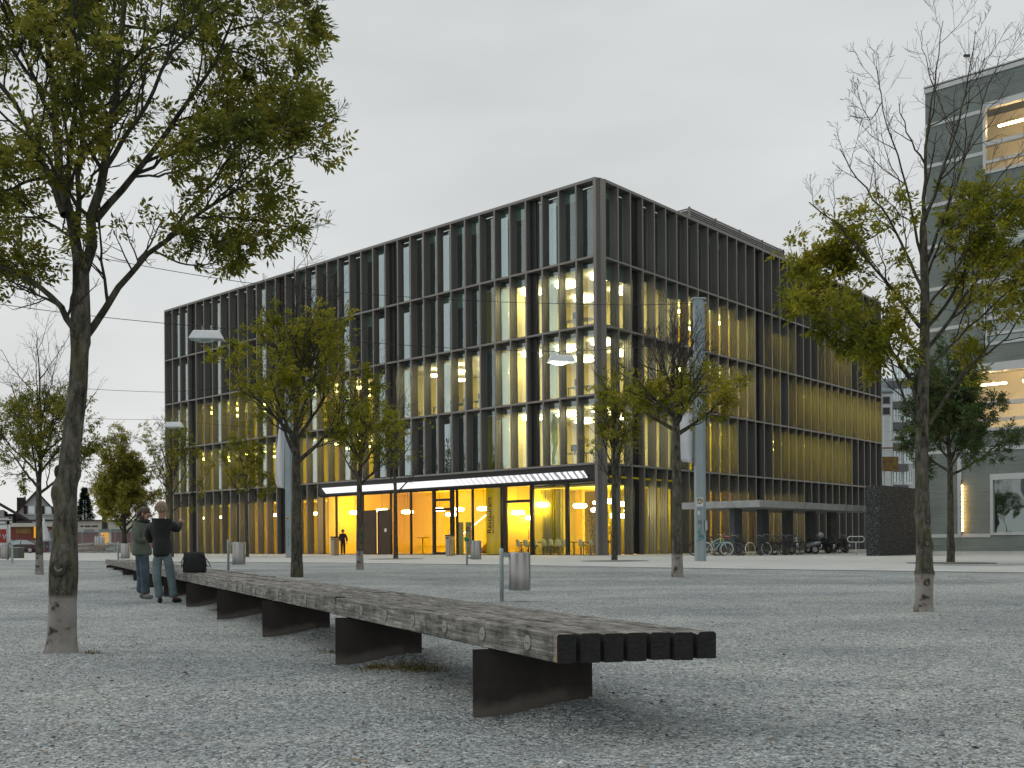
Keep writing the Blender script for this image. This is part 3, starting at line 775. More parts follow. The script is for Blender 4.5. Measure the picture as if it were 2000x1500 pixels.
def leaf_mat(name, c1, c2, c3, trans=.35):
    m, n, o = new_mat(name)
    g_ = N(n, 'ShaderNodeNewGeometry'); r = ramp_node(n, [(0, c1), (.5, c2), (1, c3)])
    t = N(n, 'ShaderNodeTexCoord'); z = N(n, 'ShaderNodeTexNoise'); z.inputs['Scale'].default_value = 1.3; z.inputs['Detail'].default_value = 2; L(n, t.outputs['Object'], z.inputs['Vector'])
    ma = N(n, 'ShaderNodeMath', operation='MULTIPLY_ADD'); ma.inputs[1].default_value = .45; L(n, g_.outputs['Random Per Island'], ma.inputs[0])
    mr = N(n, 'ShaderNodeMapRange'); mr.inputs['From Min'].default_value = .3; mr.inputs['From Max'].default_value = .7; mr.inputs['To Max'].default_value = .55; L(n, z.outputs['Fac'], mr.inputs[0]); L(n, mr.outputs[0], ma.inputs[2])
    L(n, ma.outputs[0], r.inputs[0])
    d = N(n, 'ShaderNodeBsdfDiffuse'); tr = N(n, 'ShaderNodeBsdfTranslucent'); L(n, r.outputs[0], d.inputs[0]); L(n, r.outputs[0], tr.inputs[0])
    mx = N(n, 'ShaderNodeMixShader'); mx.inputs[0].default_value = trans; L(n, d.outputs[0], mx.inputs[1]); L(n, tr.outputs[0], mx.inputs[2]); L(n, mx.outputs[0], o.inputs[0])
    return m
M['leaf_plant'] = leaf_mat('indoor_leaf', (.02, .05, .01), (.04, .09, .02), (.08, .13, .03))
n = 1500
cc = np.stack([rng.normal(0, .3, n), rng.normal(0, .36, n), rng.uniform(.55, 2.5, n)], 1)
V, F = leaf_quads(cc, rng.normal(size=(n, 3)) + [0, 0, .4], rng.uniform(.1, .25, n), rng.uniform(.02, .04, n), rng)
tag(np_mesh('foliage', V, F, M['leaf_plant'], pp), kind='stuff')
# ================================================================ TREES
def bark_mat(name, c1, c2, paint=0.0):
    m, n, o = new_mat(name)
    b = N(n, 'ShaderNodeBsdfPrincipled'); L(n, b.outputs[0], o.inputs[0]); b.inputs['Roughness'].default_value = .9; b.inputs['Specular IOR Level'].default_value = .2
    t = N(n, 'ShaderNodeTexCoord'); mp = N(n, 'ShaderNodeMapping'); mp.inputs['Scale'].default_value = (1, 1, .35); L(n, t.outputs['Object'], mp.inputs[0])
    z = N(n, 'ShaderNodeTexNoise'); z.inputs['Scale'].default_value = 14; z.inputs['Detail'].default_value = 9; z.inputs['Roughness'].default_value = .7; L(n, mp.outputs[0], z.inputs['Vector'])
    r = ramp_node(n, [(.36, c1), (.64, c2)]); L(n, z.outputs['Fac'], r.inputs[0])
    # moss and lichen patches
    z2 = N(n, 'ShaderNodeTexNoise'); z2.inputs['Scale'].default_value = 3.2; z2.inputs['Detail'].default_value = 6; L(n, t.outputs['Object'], z2.inputs['Vector'])
    r2 = ramp_node(n, [(.52, (0, 0, 0)), (.66, (1, 1, 1))]); L(n, z2.outputs['Fac'], r2.inputs[0])
    mf = N(n, 'ShaderNodeMath', operation='MULTIPLY'); mf.inputs[1].default_value = .5; L(n, r2.outputs[0], mf.inputs[0])
    mx = N(n, 'ShaderNodeMix', data_type='RGBA'); L(n, mf.outputs[0], mx.inputs['Factor']); L(n, r.outputs[0], mx.inputs['A']); mx.inputs['B'].default_value = (.085, .085, .03, 1)
    last = mx.outputs['Result']
    v = N(n, 'ShaderNodeTexVoronoi'); v.inputs['Scale'].default_value = 17; L(n, t.outputs['Object'], v.inputs['Vector'])
    r3 = ramp_node(n, [(.10, (1, 1, 1)), (.16, (0, 0, 0))]); L(n, v.outputs['Distance'], r3.inputs[0])
    mf3 = N(n, 'ShaderNodeMath', operation='MULTIPLY'); mf3.inputs[1].default_value = .45; L(n, r3.outputs[0], mf3.inputs[0])
    mx3 = N(n, 'ShaderNodeMix', data_type='RGBA'); L(n, mf3.outputs[0], mx3.inputs['Factor']); L(n, last, mx3.inputs['A']); mx3.inputs['B'].default_value = (.25, .27, .24, 1)
    last = mx3.outputs['Result']
    if paint:
        s = N(n, 'ShaderNodeSeparateXYZ'); L(n, t.outputs['Object'], s.inputs[0])
        a = N(n, 'ShaderNodeMath', operation='MULTIPLY_ADD'); a.inputs[1].default_value = .12; L(n, z2.outputs['Fac'], a.inputs[0]); L(n, s.outputs[2], a.inputs[2])
        r4 = ramp_node(n, [(0, (1, 1, 1)), (1, (0, 0, 0))])
        mr = N(n, 'ShaderNodeMapRange'); mr.inputs['From Min'].default_value = paint + .04; mr.inputs['From Max'].default_value = paint + .09; L(n, a.outputs[0], mr.inputs[0]); L(n, mr.outputs[0], r4.inputs[0])
        z5 = N(n, 'ShaderNodeTexNoise'); z5.inputs['Scale'].default_value = 6; z5.inputs['Detail'].default_value = 8; L(n, t.outputs['Object'], z5.inputs['Vector'])
        r5 = ramp_node(n, [(.36, (.05, .05, .045)), (.42, (.24, .21, .19)), (.6, (.30, .29, .27))]); L(n, z5.outputs['Fac'], r5.inputs[0])
        mx2 = N(n, 'ShaderNodeMix', data_type='RGBA'); L(n, r4.outputs[0], mx2.inputs['Factor']); L(n, last, mx2.inputs['A']); L(n, r5.outputs[0], mx2.inputs['B']); last = mx2.outputs['Result']
    L(n, last, b.inputs['Base Color'])
    bp = N(n, 'ShaderNodeBump'); bp.inputs['Strength'].default_value = .8; bp.inputs['Distance'].default_value = .015; L(n, z.outputs['Fac'], bp.inputs['Height']); L(n, bp.outputs[0], b.inputs['Normal'])
    return m
M['bark'] = bark_mat('bark', (.018, .017, .013), (.115, .108, .085))
M['bark_p'] = bark_mat('bark_limed', (.020, .018, .014), (.16, .15, .12), .52)
M['cutwood'] = mat('cut_wood', (.10, .085, .065), (.30, .27, .22), rough=.9, scale=18, bump=.3)
M['twig'] = mat('twig_bark', (.028, .024, .02), (.05, .043, .034), rough=.9, scale=8)
M['leaf'] = leaf_mat('ash_leaf', (.07, .095, .022), (.23, .235, .028), (.48, .40, .06), .5)
M['leaf_dk'] = leaf_mat('ash_leaf_green', (.055, .10, .045), (.20, .21, .035), (.44, .37, .08), .55)
M['leaf_y'] = leaf_mat('yellow_leaf', (.12, .12, .03), (.30, .28, .05), (.46, .40, .09), .5)
M['leaf_grn'] = leaf_mat('dark_green_leaf', (.03, .07, .035), (.08, .125, .045), (.22, .20, .07), .4)
def np_tubes(Pt, R, s):
    B, n, _ = Pt.shape
    T = np.gradient(Pt, axis=1); T /= (np.linalg.norm(T, axis=2, keepdims=True) + 1e-9)
    tm = T.mean(1); ref = np.where(np.abs(tm[:, 2:3]) > .85, np.array([[1., 0, 0]]), np.array([[0, 0, 1.]]))
    U = np.cross(T, ref[:, None, :]); U /= (np.linalg.norm(U, axis=2, keepdims=True) + 1e-9); Vv = np.cross(T, U)
    a = np.arange(s) * 2 * PI / s
    V = Pt[:, :, None] + R[:, :, None, None] * (np.cos(a)[None, None, :, None] * U[:, :, None] + np.sin(a)[None, None, :, None] * Vv[:, :, None])
    idx = np.arange(B * n * s).reshape(B, n, s)
    A = idx[:, :-1]; Bq = idx[:, 1:]
    F = np.stack([A, np.roll(A, -1, 2), np.roll(Bq, -1, 2), Bq], -1).reshape(-1, 4)
    return V.reshape(-1, 3), F
def bez(p0, p1, p2, n):
    t = np.linspace(0, 1, n)[None, :, None]
    return (1 - t) ** 2 * p0[:, None] + 2 * t * (1 - t) * p1[:, None] + t * t * p2[:, None]
def interp(Pt, t):                               # Pt (B,n,3), t (B,) -> point, tangent
    B, n, _ = Pt.shape
    x = np.clip(t, 0, .999) * (n - 1); i = x.astype(int); f = (x - i)[:, None]
    a = Pt[np.arange(B), i]; b = Pt[np.arange(B), np.minimum(i + 1, n - 1)]
    T = b - a; T /= (np.linalg.norm(T, axis=1, keepdims=True) + 1e-9)
    return a * (1 - f) + b * f, T
def wiggle(Pt, rng, amt):
    B, n, _ = Pt.shape
    L_ = np.linalg.norm(Pt[:, -1] - Pt[:, 0], axis=1)[:, None, None]
    w = rng.normal(size=(B, n, 3)) * amt * L_; w[:, 0] = 0
    return Pt + w
def kids(Pt, R, k, t0, t1, lf, ang, up, rng, npts, r_f=.55, rmin=.002):
    B = len(Pt); par = np.repeat(np.arange(B), k)
    t = (np.tile(np.arange(k), B) + rng.uniform(0, 1, B * k)) / k * (t1 - t0) + t0
    p, T = interp(Pt[par], t)
    ln = np.linalg.norm(np.diff(Pt, axis=1), axis=2).sum(1)[par]
    q = rng.normal(size=p.shape); q -= T * (q * T).sum(1, keepdims=True); q /= (np.linalg.norm(q, axis=1, keepdims=True) + 1e-9)
    th = np.radians(ang + rng.normal(0, 9, len(p)))[:, None]
    D = T * np.cos(th) + q * np.sin(th) + np.array([0, 0, up]); D /= np.linalg.norm(D, axis=1, keepdims=True)
    l = (ln * lf * (1.15 - .6 * t) * rng.uniform(.6, 1.25, len(p)))[:, None]
    mid = p + D * l * .5 + q * l * .06; end = p + D * l + np.array([0, 0, 1.]) * l * up * .6
    C_ = wiggle(bez(p, mid, end, npts), rng, .012)
    x = np.clip(t, 0, .999) * (R.shape[1] - 1); rp = R[par, x.astype(int)]
    r0 = np.minimum(rp * r_f, np.maximum(l[:, 0] * .022, rmin))
    RR = r0[:, None] * np.linspace(1, .35, npts)[None]
    return C_, np.maximum(RR, rmin * .6)
def compound(Pn, D, rng, n_l, la, lw, rach, wind=(.35, 0, 0)):
    """ash-like compound leaves: rachis with paired leaflets"""
    Bn = len(Pn)
    A = D * .5 + rng.normal(size=(Bn, 3)) * .55 + np.array(wind) + np.array([0, 0, -.25]); A /= np.linalg.norm(A, axis=1, keepdims=True)
    Sx = np.cross(A, rng.normal(size=(Bn, 3)) * .5 + np.array([0, 0, 1.])); Sx /= (np.linalg.norm(Sx, axis=1, keepdims=True) + 1e-9)
    Nn = np.cross(Sx, A)
    rl = rach * rng.uniform(.7, 1.2, Bn)[:, None]
    Vs = []
    k = 0
    pairs = (n_l - 1) // 2
    for j in range(pairs):
        for sg in (-1, 1):
            base = Pn + A * rl * (.35 + .6 * j / max(pairs, 1))
            d = A * .55 + Sx * sg * .85 + Nn * rng.normal(0, .25, (Bn, 1)) + np.array([0, 0, -.15]); d /= np.linalg.norm(d, axis=1, keepdims=True)
            ll = la * rng.uniform(.75, 1.2, (Bn, 1)); w = np.cross(d, Nn) * lw * .5
            Vs.append(np.stack([base, base + d * ll * .45 + w, base + d * ll, base + d * ll * .45 - w], 1))
    base = Pn + A * rl; ll = la * rng.uniform(.8, 1.25, (Bn, 1)); w = np.cross(A, Nn) * lw * .5
    Vs.append(np.stack([base, base + A * ll * .45 + w, base + A * ll, base + A * ll * .45 - w], 1))
    V = np.concatenate(Vs, 0).reshape(-1, 3)
    return V, np.arange(len(V)).reshape(-1, 4)
def trunk_mesh(pts, rad, sides, seed, knots=(), amp=.05):
    """pts (n,3), rad (n,), displaced rings; knots: (z, angle, size, height)"""
    rng = np.random.RandomState(seed)
    pts = np.asarray(pts, float); s = np.concatenate([[0], np.cumsum(np.linalg.norm(np.diff(pts, axis=0), axis=1))])
    n = max(8, int(s[-1] / .055)) if sides >= 16 else max(8, int(s[-1] / .25))
    u = np.linspace(0, s[-1], n)
    c = np.stack([np.interp(u, s, pts[:, k]) for k in range(3)], 1); r = np.interp(u, s, rad)
    for _ in range(3): c[1:-1] = (c[:-2] + c[1:-1] * 2 + c[2:]) / 4
    a = np.arange(sides) * 2 * PI / sides
    A, U = np.meshgrid(a, u)
    ph = rng.uniform(0, 6, 8)
    dsp = 1 + amp * (.5 * np.sin(2 * A + U * 1.3 + ph[0]) + .4 * np.sin(3 * A - U * 2.1 + ph[1]) + .35 * np.sin(5 * A + U * 4.2 + ph[2]) + .3 * np.sin(U * 7 + ph[3]) * np.sin(A + ph[4]) + .25 * rng.normal(size=A.shape) * (.5 if sides >= 16 else 0))
    RR = r[:, None] * dsp
    for (z, an, sz, hh) in knots:
        da = np.angle(np.exp(1j * (A - an))) * r[:, None]; dz = U - z; q = (da ** 2 + dz ** 2) / (sz * sz)
        RR += hh * np.exp(-q) - hh * .75 * np.exp(-q * 7)
    X = c[:, None, 0] + RR * np.cos(A); Yy = c[:, None, 1] + RR * np.sin(A); Zz = c[:, None, 2] + 0 * A
    V = np.stack([X, Yy, Zz], -1).reshape(-1, 3); I_ = np.arange(n * sides).reshape(n, sides)
    F = np.stack([I_[:-1], np.roll(I_[:-1], -1, 1), np.roll(I_[1:], -1, 1), I_[1:]], -1).reshape(-1, 4)
    return V, F
def tree(base, trunk, limbs, label, seed, leafm, barkm='bark', sec=7, ter=5, twg=4, leaves=2, la=.085, lw=.034, rach=.2, nl=7, leafy=lambda p: np.ones(len(p)),
         sides=10, knots=(), group='ash trees on the square', lsec=.42, twr=.003, name='ash_tree', ang=42, up=.25, kinds=None, npt=14, dmean=.75, marks=()):
    """trunk: list of (x,y,z,r) in world; limbs: list of (list of world points, r0, r1)"""
    rng = np.random.RandomState(seed)
    e = empty(name, base); tag(e, label, 'tree', group)
    b = np.array(base)
    tr = np.array([q[:3] for q in trunk]) - b; rr = np.array([q[3] for q in trunk])
    V, F = trunk_mesh(tr, rr, sides, seed, knots)
    np_mesh('trunk', V, F, M[barkm], e, smooth=True)
    LP, LRr = [], []
    for (z_, an_, s_) in marks:                   # healed cuts: collar and pale core, on the trunk's skin
        cz = np.array([np.interp(z_, tr[:, 2], tr[:, k]) for k in range(3)]); r_ = np.interp(z_, tr[:, 2], rr)
        dv = Vector((math.cos(an_), math.sin(an_), 0)); Mq = dv.to_track_quat('Y', 'Z').to_matrix().to_4x4()
        c_ = Vector(cz) + dv * (r_ + s_ * .22)
        k_ = MB().torus(s_, s_ * .42, c_ - dv * s_ * .3, Mq, 20, 8).build('knot', M['bark'], e)
        MB().lathe([(s_ * .85, -s_ * .5), (s_ * .8, -.0), (s_ * .35, s_ * .08), (s_ * .18, -.01)], 18, c_ - dv * s_ * .15, Mq @ Matrix.Rotation(-PI / 2, 4, 'X')).build('cut_wood', M['cutwood'], k_)
    for pts, r0, r1 in limbs:
        pts = np.array(pts, float) - b
        s = np.concatenate([[0], np.cumsum(np.linalg.norm(np.diff(pts, axis=0), axis=1))]); u = np.linspace(0, s[-1], npt)
        c = np.stack([np.interp(u, s, pts[:, k]) for k in range(3)], 1)
        for _ in range(2): c[1:-1] = (c[:-2] + 2 * c[1:-1] + c[2:]) / 4
        c[1:-1] += rng.normal(size=(npt - 2, 3)) * s[-1] * .004
        R = r0 + (r1 - r0) * np.linspace(0, 1, npt) ** .8
        LP.append(c); LRr.append(R)
        V, F = np_tubes(c[None], R[None], 8 if sides >= 16 else 6); np_mesh('limb', V, F, M['bark'], e, smooth=True)
    LP = np.array(LP); LRr = np.array(LRr)
    P2, R2 = kids(LP, LRr, sec, .15, 1.0, lsec, ang, up, rng, 8, .6, twr * 1.6)
    P3, R3 = kids(P2, R2, ter, .15, 1.0, .48, 45, up * .6, rng, 6, .6, twr * 1.2)
    P4, R4 = kids(P3, R3, twg, .2, 1.0, .55, 42, up * .3, rng, 4, .7, twr)
    Vs = []; Fs = []; o_ = 0
    for Pq, Rq, s in ((P2, R2, 5), (P3, R3, 4), (P4, R4, 3)):
        V, F = np_tubes(Pq, Rq, s); Vs.append(V); Fs.append(F + o_); o_ += len(V)
    tag(np_mesh('twigs', np.concatenate(Vs), np.concatenate(Fs), M['twig'], e, smooth=True), kind='stuff')
    # leaves: whole branches are denser or nearly bare
    dens = np.repeat(np.clip(rng.normal(dmean, .38, len(P3)), 0, 1.5), twg)
    src = np.repeat(np.arange(len(P4)), leaves)
    t = rng.uniform(.15, 1.0, len(src)); p, T = interp(P4[src], t)
    pr = leafy(p + b) * dens[src]
    keep = rng.uniform(size=len(src)) < pr
    p = p[keep]; T = T[keep]
    if len(p):
        V, F = compound(p, T, rng, nl, la, lw, rach)
        tag(np_mesh('foliage', V, F, M[leafm], e), kind='stuff')
    return e
def px_pts(l, d, dy=0.0):
    """photo pixels to points at distance d, drifting away by dy towards the end"""
    n = len(l); return [tuple(P(x, y, d + dy * i / (n - 1))) for i, (x, y) in enumerate(l)]
def auto_limbs(base, fork_z, top, rx, n, rng, r0, leader, lean=(0, 0)):
    L_ = []
    b = Vector(base); H_ = top - fork_z
    for k in range(n):
        a = k * 2.4 + rng.uniform(-.3, .3); t = k / max(n - 1, 1)
        z0 = fork_z + H_ * (.0 + .42 * t) * rng.uniform(.85, 1.1)
        rr = rx * (1 - .55 * t) * rng.uniform(.8, 1.08)
        z1 = min(z0 + H_ * (.14 + .20 * rng.uniform(.6, 1.2)) + H_ * .18 * t, top)
        f = (z0 - base[2]) / (top - base[2])
        p0 = Vector((b.x + lean[0] * f, b.y + lean[1] * f, z0)); d = Vector((math.cos(a), math.sin(a), 0))
        p1 = p0 + d * rr * .45 + Vector((0, 0, (z1 - z0) * .32)); p2 = p0 + d * rr + Vector((0, 0, z1 - z0))
        m1 = p0 * .36 + p1 * .48 + p2 * .16; m2 = p0 * .12 + p1 * .48 + p2 * .40
        L_.append(([tuple(p0), tuple(m1), tuple(m2), tuple(p2)], r0 * (.46 - .2 * t), .006))
    # leader
    p0 = Vector((b.x + lean[0] * .5, b.y + lean[1] * .5, fork_z + .1)); p2 = Vector((b.x + lean[0], b.y + lean[1], top))
    L_.append(([tuple(p0), tuple(p0.lerp(p2, .5) + Vector((rng.uniform(-.1, .1), 0, 0))), tuple(p2)], leader, .008))
    return L_
def simple_tree(px, py, wpx, fork_y, top_y, x0, x1, label, seed, leafm, bare_y=None, n=9, dens=1.0, lean_px=0, d=None, bare_lo=None, **k):
    b = on(px, py) if d is None else Vector((P(px, py, d).x, d, GZ))
    dd = b.y; base = tuple(b)
    fz = P(px, fork_y, dd).z; tz = P(px, top_y, dd).z
    rx = max(px - x0, x1 - px) / FOC * dd
    rng = random.Random(seed)
    r = wpx / 2 / FOC * dd
    lean = (lean_px / FOC * dd, 0)
    tr = [(b.x, b.y, b.z - .05, r * 1.15), (b.x + lean[0] * .05, b.y, b.z + .4, r * 1.02), (b.x + lean[0] * .25, b.y, (b.z + fz) / 2, r * .9), (b.x + lean[0] * .45, b.y, fz, r * .74), (b.x + lean[0] * .52, b.y, fz + (tz - fz) * .12, r * .6)]
    limbs = auto_limbs(base, fz, tz, rx * .8, n, rng, r, r * .62, lean)
    by = bare_y; zb = P(px, by, dd).z if by else 1e9
    lz = P(px, bare_lo, dd).z if bare_lo else -1e9
    cxw = b.x + lean[0] * .7
    ox = (P((x0 + x1) / 2, py, dd).x - cxw)
    def leafy(p):
        f = 1 - np.clip((p[:, 2] - zb) / (.10 * (tz - fz)) + .5, 0, 1)
        g_ = np.clip((p[:, 2] - lz) / (.1 * (tz - fz)), 0, 1)
        return f * g_ * dens
    return tree(base, tr, limbs, label, seed, leafm, leafy=leafy, **k)
# --- the big ash on the left, its limbs where they stand
b1 = on(120, 1277); d1 = b1.y
kn = [(.94, -1.55, .085, .045), (.42, -1.0, .04, .02), (1.55, PI * .98, .10, .06), (1.72, .1, .06, .035), (2.95, .05, .035, .02), (1.2, -2.6, .05, .02), (2.2, -1.2, .03, .012), (3.3, -1.6, .04, .01)]
tr1 = [tuple(P(119, 1288, d1)) + (.172,), tuple(P(120, 1268, d1)) + (.138,), tuple(P(121, 1240, d1)) + (.124,), tuple(P(122, 1180, d1)) + (.118,), tuple(P(124, 1117, d1)) + (.126,), tuple(P(128, 1060, d1)) + (.108,),
       tuple(P(130, 960, d1)) + (.094,), tuple(P(140, 860, d1)) + (.089,), tuple(P(152, 760, d1)) + (.083,), tuple(P(156, 690, d1)) + (.078,), tuple(P(157, 640, d1)) + (.092,), tuple(P(158, 560, d1)) + (.072,), tuple(P(158, 520, d1)) + (.07,), tuple(P(152, 480, d1)) + (.03,)]
l1 = [
    (px_pts([(157, 668), (140, 636), (120, 590), (70, 552), (20, 528), (-40, 505), (-120, 440)], d1, -.6), .036, .010),
    (px_pts([(157, 672), (178, 636), (205, 590), (262, 530), (320, 468), (385, 425), (450, 372), (520, 330), (580, 300)], d1, .7), .038, .008),
    (px_pts([(158, 540), (146, 480), (128, 400), (118, 330), (112, 230), (98, 120), (88, 20), (80, -90), (70, -220)], d1, .3), .058, .012),
    (px_pts([(160, 540), (178, 480), (190, 400), (204, 330), (216, 250), (228, 150), (240, 50), (246, -60), (255, -230)], d1, -.4), .056, .012),
    (px_pts([(158, 520), (152, 460), (150, 400), (160, 300), (165, 200), (150, 80), (160, -60)], d1, 1.0), .034, .010),
    (px_pts([(126, 420), (112, 370), (92, 330), (60, 270), (40, 215), (0, 165), (-60, 60)], d1, .8), .040, .009),
    (px_pts([(186, 430), (205, 398), (230, 382), (270, 340), (315, 270), (360, 215), (410, 140), (450, 60), (480, -40)], d1, .4), .036, .008),
    (px_pts([(340, 450), (372, 400), (405, 370), (450, 310), (480, 250), (530, 190), (600, 130)], d1 + .4, .9), .018, .006),
    (px_pts([(205, 330), (250, 250), (300, 190), (330, 100), (420, 20), (520, -40)], d1, -1.0), .024, .007),
    (px_pts([(228, 150), (300, 70), (380, 20), (470, -30), (560, -60)], d1, .5), .020, .006),
    (px_pts([(385, 425), (430, 420), (490, 430), (550, 440), (600, 450)], d1 + .4, -.6), .013, .005),
    (px_pts([(300, 490), (350, 515), (400, 520), (440, 505), (470, 510)], d1 + .3, -.4), .011, .004),
    (px_pts([(120, 340), (60, 350), (0, 380), (-70, 350)], d1, -.8), .020, .006),
    (px_pts([(110, 200), (50, 140), (0, 60), (-70, -20)], d1, -.6), .022, .007),
    (px_pts([(98, 120), (170, 60), (200, -20), (240, -120)], d1, .9), .020, .007),
    (px_pts([(480, 330), (530, 280), (600, 250), (650, 240)], d1 + .5, .5), .011, .004),
    (px_pts([(450, 60), (520, 40), (580, 60), (630, 50)], d1 + .3, -.4), .011, .004),
    (px_pts([(125, 600), (70, 575), (20, 545), (-60, 540)], d1 - .2, .5), .012, .004),
    (px_pts([(150, 470), (110, 440), (60, 420), (0, 430), (-50, 450)], d1, .7), .016, .005),
    (px_pts([(128, 400), (150, 330), (165, 260), (150, 180), (130, 90)], d1, -.9), .018, .006),
    (px_pts([(60, 270), (30, 300), (-20, 290), (-80, 260)], d1 + .5, -.7), .014, .005),
    (px_pts([(216, 250), (190, 180), (160, 120), (120, 40), (100, -40)], d1 - .3, .8), .016, .006),
    (px_pts([(330, 240), (390, 260), (450, 250), (520, 260), (590, 240)], d1 + .3, -.6), .014, .005),
    (px_pts([(265, 345), (330, 340), (400, 310), (460, 280)], d1, -.8), .013, .005),
    (px_pts([(240, 50), (330, 60), (420, 90), (500, 110), (570, 150)], d1, .8), .016, .005),
]
edge1 = [(-50, 640), (0, 650), (100, 655), (200, 652), (300, 660), (400, 690), (500, 620), (560, 540)]
def leafy1(p):
    px = 1000 + p[:, 0] / p[:, 1] * FOC
    py = 1059.5 - (p[:, 2] - ZC) / p[:, 1] * FOC
    lim = np.interp(py, [-400, -100, 0, 100, 200, 300, 400, 500, 560], [560, 640, 645, 640, 650, 690, 650, 560, 330])
    f = np.clip((lim - px) / 40, 0, 1) * np.clip((575 - py) / 30, 0, 1)
    f *= np.where((px > 170) & (px < 330) & (py > 470), .15, 1)
    return f
tree(tuple(b1), tr1, l1, 'large leafy ash with a pale limed foot and a round cut knot', 11, 'leaf_dk', 'bark_p', sec=9, ter=6, twg=4, leaves=3, la=.074, lw=.030, rach=.16,
     leafy=leafy1, sides=40, knots=kn, lsec=.34, twr=.003, dmean=.31, marks=((.80, -1.52, .062), (1.68, PI * .97, .05), (1.80, .05, .035)))
# --- tall half bare ash on the right
b2 = on(1805, 1198); d2 = b2.y
kn2 = [(.28, -1.4, .035, .02), (.62, PI, .05, .03), (.60, 0, .05, .035), (.78, -1.4, .03, .02), (.98, -.6, .05, .03), (1.2, -1.5, .05, .03), (1.42, PI * .95, .05, .03), (1.4, .1, .04, .02), (2.1, -2.9, .045, .02), (2.15, .1, .03, .02)]
tr2 = [tuple(P(1804, 1208, d2)) + (.165,), tuple(P(1804, 1190, d2)) + (.125,), tuple(P(1805, 1170, d2)) + (.112,), tuple(P(1806, 1120, d2)) + (.115,), tuple(P(1804, 1060, d2)) + (.100,), tuple(P(1801, 980, d2)) + (.095,), tuple(P(1800, 900, d2)) + (.085,),
       tuple(P(1802, 800, d2)) + (.078,), tuple(P(1804, 740, d2)) + (.072,), tuple(P(1806, 650, d2)) + (.062,), tuple(P(1806, 560, d2)) + (.054,), tuple(P(1803, 450, d2)) + (.047,), tuple(P(1802, 420, d2)) + (.02,)]
l2 = [
    (px_pts([(1795, 800), (1783, 750), (1776, 716), (1745, 705), (1722, 665), (1690, 640), (1640, 602), (1590, 575), (1530, 545)], d2, .8), .040, .008),
    (px_pts([(1797, 690), (1765, 655), (1740, 640), (1700, 628), (1640, 632), (1560, 600)], d2, -.7), .022, .006),
    (px_pts([(1798, 640), (1770, 600), (1735, 560), (1690, 500), (1650, 450), (1610, 420), (1580, 395)], d2, -.5), .028, .007),
    (px_pts([(1800, 560), (1780, 510), (1745, 440), (1700, 380), (1660, 330), (1640, 290)], d2, .5), .024, .006),
    (px_pts([(1800, 500), (1778, 400), (1762, 330), (1735, 260), (1722, 200), (1712, 130)], d2, -.4), .022, .004),
    (px_pts([(1802, 450), (1806, 340), (1815, 240), (1828, 150), (1842, 40)], d2, .3), .034, .004),
    (px_pts([(1803, 440), (1840, 340), (1870, 250), (1890, 170), (1905, 60)], d2, -.5), .028, .004),
    (px_pts([(1806, 520), (1850, 400), (1895, 290), (1920, 200), (1955, 100)], d2, .6), .026, .004),
    (px_pts([(1810, 640), (1845, 600), (1880, 540), (1905, 470), (1950, 400), (2010, 340)], d2, .4), .028, .007),
    (px_pts([(1812, 680), (1850, 640), (1890, 560), (1940, 520), (2010, 460), (2080, 420)], d2, -.8), .030, .007),
    (px_pts([(1814, 830), (1850, 775), (1890, 710), (1940, 690), (1980, 640), (2020, 570)], d2, .5), .028, .007),
    (px_pts([(1795, 840), (1775, 790), (1750, 745), (1740, 690), (1700, 660), (1650, 690)], d2, -.6), .022, .006),
    (px_pts([(1812, 600), (1860, 540), (1920, 440), (1990, 380), (2060, 340)], d2, -.9), .020, .006),
    (px_pts([(1812, 720), (1870, 660), (1940, 600), (2010, 520), (2070, 480)], d2, .9), .020, .006),
    (px_pts([(1806, 560), (1830, 480), (1870, 420), (1930, 380), (1990, 300)], d2, .2), .018, .005),
    (px_pts([(1722, 200), (1700, 240), (1680, 200), (1672, 160)], d2, -.2), .008, .003),
    (px_pts([(1745, 440), (1690, 470), (1640, 490), (1570, 520)], d2, .3), .012, .004),
]
def leafy2(p):
    py = 1059.5 - (p[:, 2] - ZC) / p[:, 1] * FOC
    px = 1000 + p[:, 0] / p[:, 1] * FOC
    return np.clip((py - 350 + (px - 1800) * .12) / 110, 0.0, 1) * .9
tree(tuple(b2), tr2, l2, 'tall ash with bare top twigs, knotty trunk and limed foot before the grey concrete house', 23, 'leaf', 'bark_p', sec=8, ter=5, twg=4, leaves=3, la=.085, lw=.036, rach=.17,
     leafy=leafy2, sides=32, knots=kn2, lsec=.34, twr=.003, marks=((.95, -1.45, .04), (.42, -1.7, .03), (1.25, -1.2, .03)))
# --- the other trees of the square
simple_tree(580, 1127, 22, 905, 500, 372, 725, 'mid sized ash behind the bench with olive crown before the left facade', 31, 'leaf', bare_y=625, n=12, dens=.55, sec=8, ter=5, twg=4, leaves=3, la=.10, lw=.042, rach=.2, sides=16, marks=((.9, -1.3, .035), (1.6, -1.7, .035), (1.25, -.9, .03)), knots=[(.9, -1.2, .05, .025), (1.3, -2, .04, .02), (1.7, -1.3, .05, .03)], twr=.005, barkm='bark')
simple_tree(1323, 1127, 21, 850, 610, 1165, 1490, 'spreading ash with bare upper twigs left of the grey mast', 41, 'leaf', bare_y=735, n=12, dens=.55, sec=7, ter=5, twg=4, leaves=3, la=.10, lw=.042, rach=.2, sides=16, knots=[(.25, -1.4, .06, .03)], twr=.005, barkm='bark_p')
simple_tree(703, 1113, 14, 950, 700, 615, 815, 'slim ash in the gravel in front of the lobby', 51, 'leaf', bare_y=790, n=10, dens=.55, sec=6, ter=5, twg=3, leaves=3, la=.10, lw=.042, rach=.2, sides=12, twr=.005, barkm='bark_p')
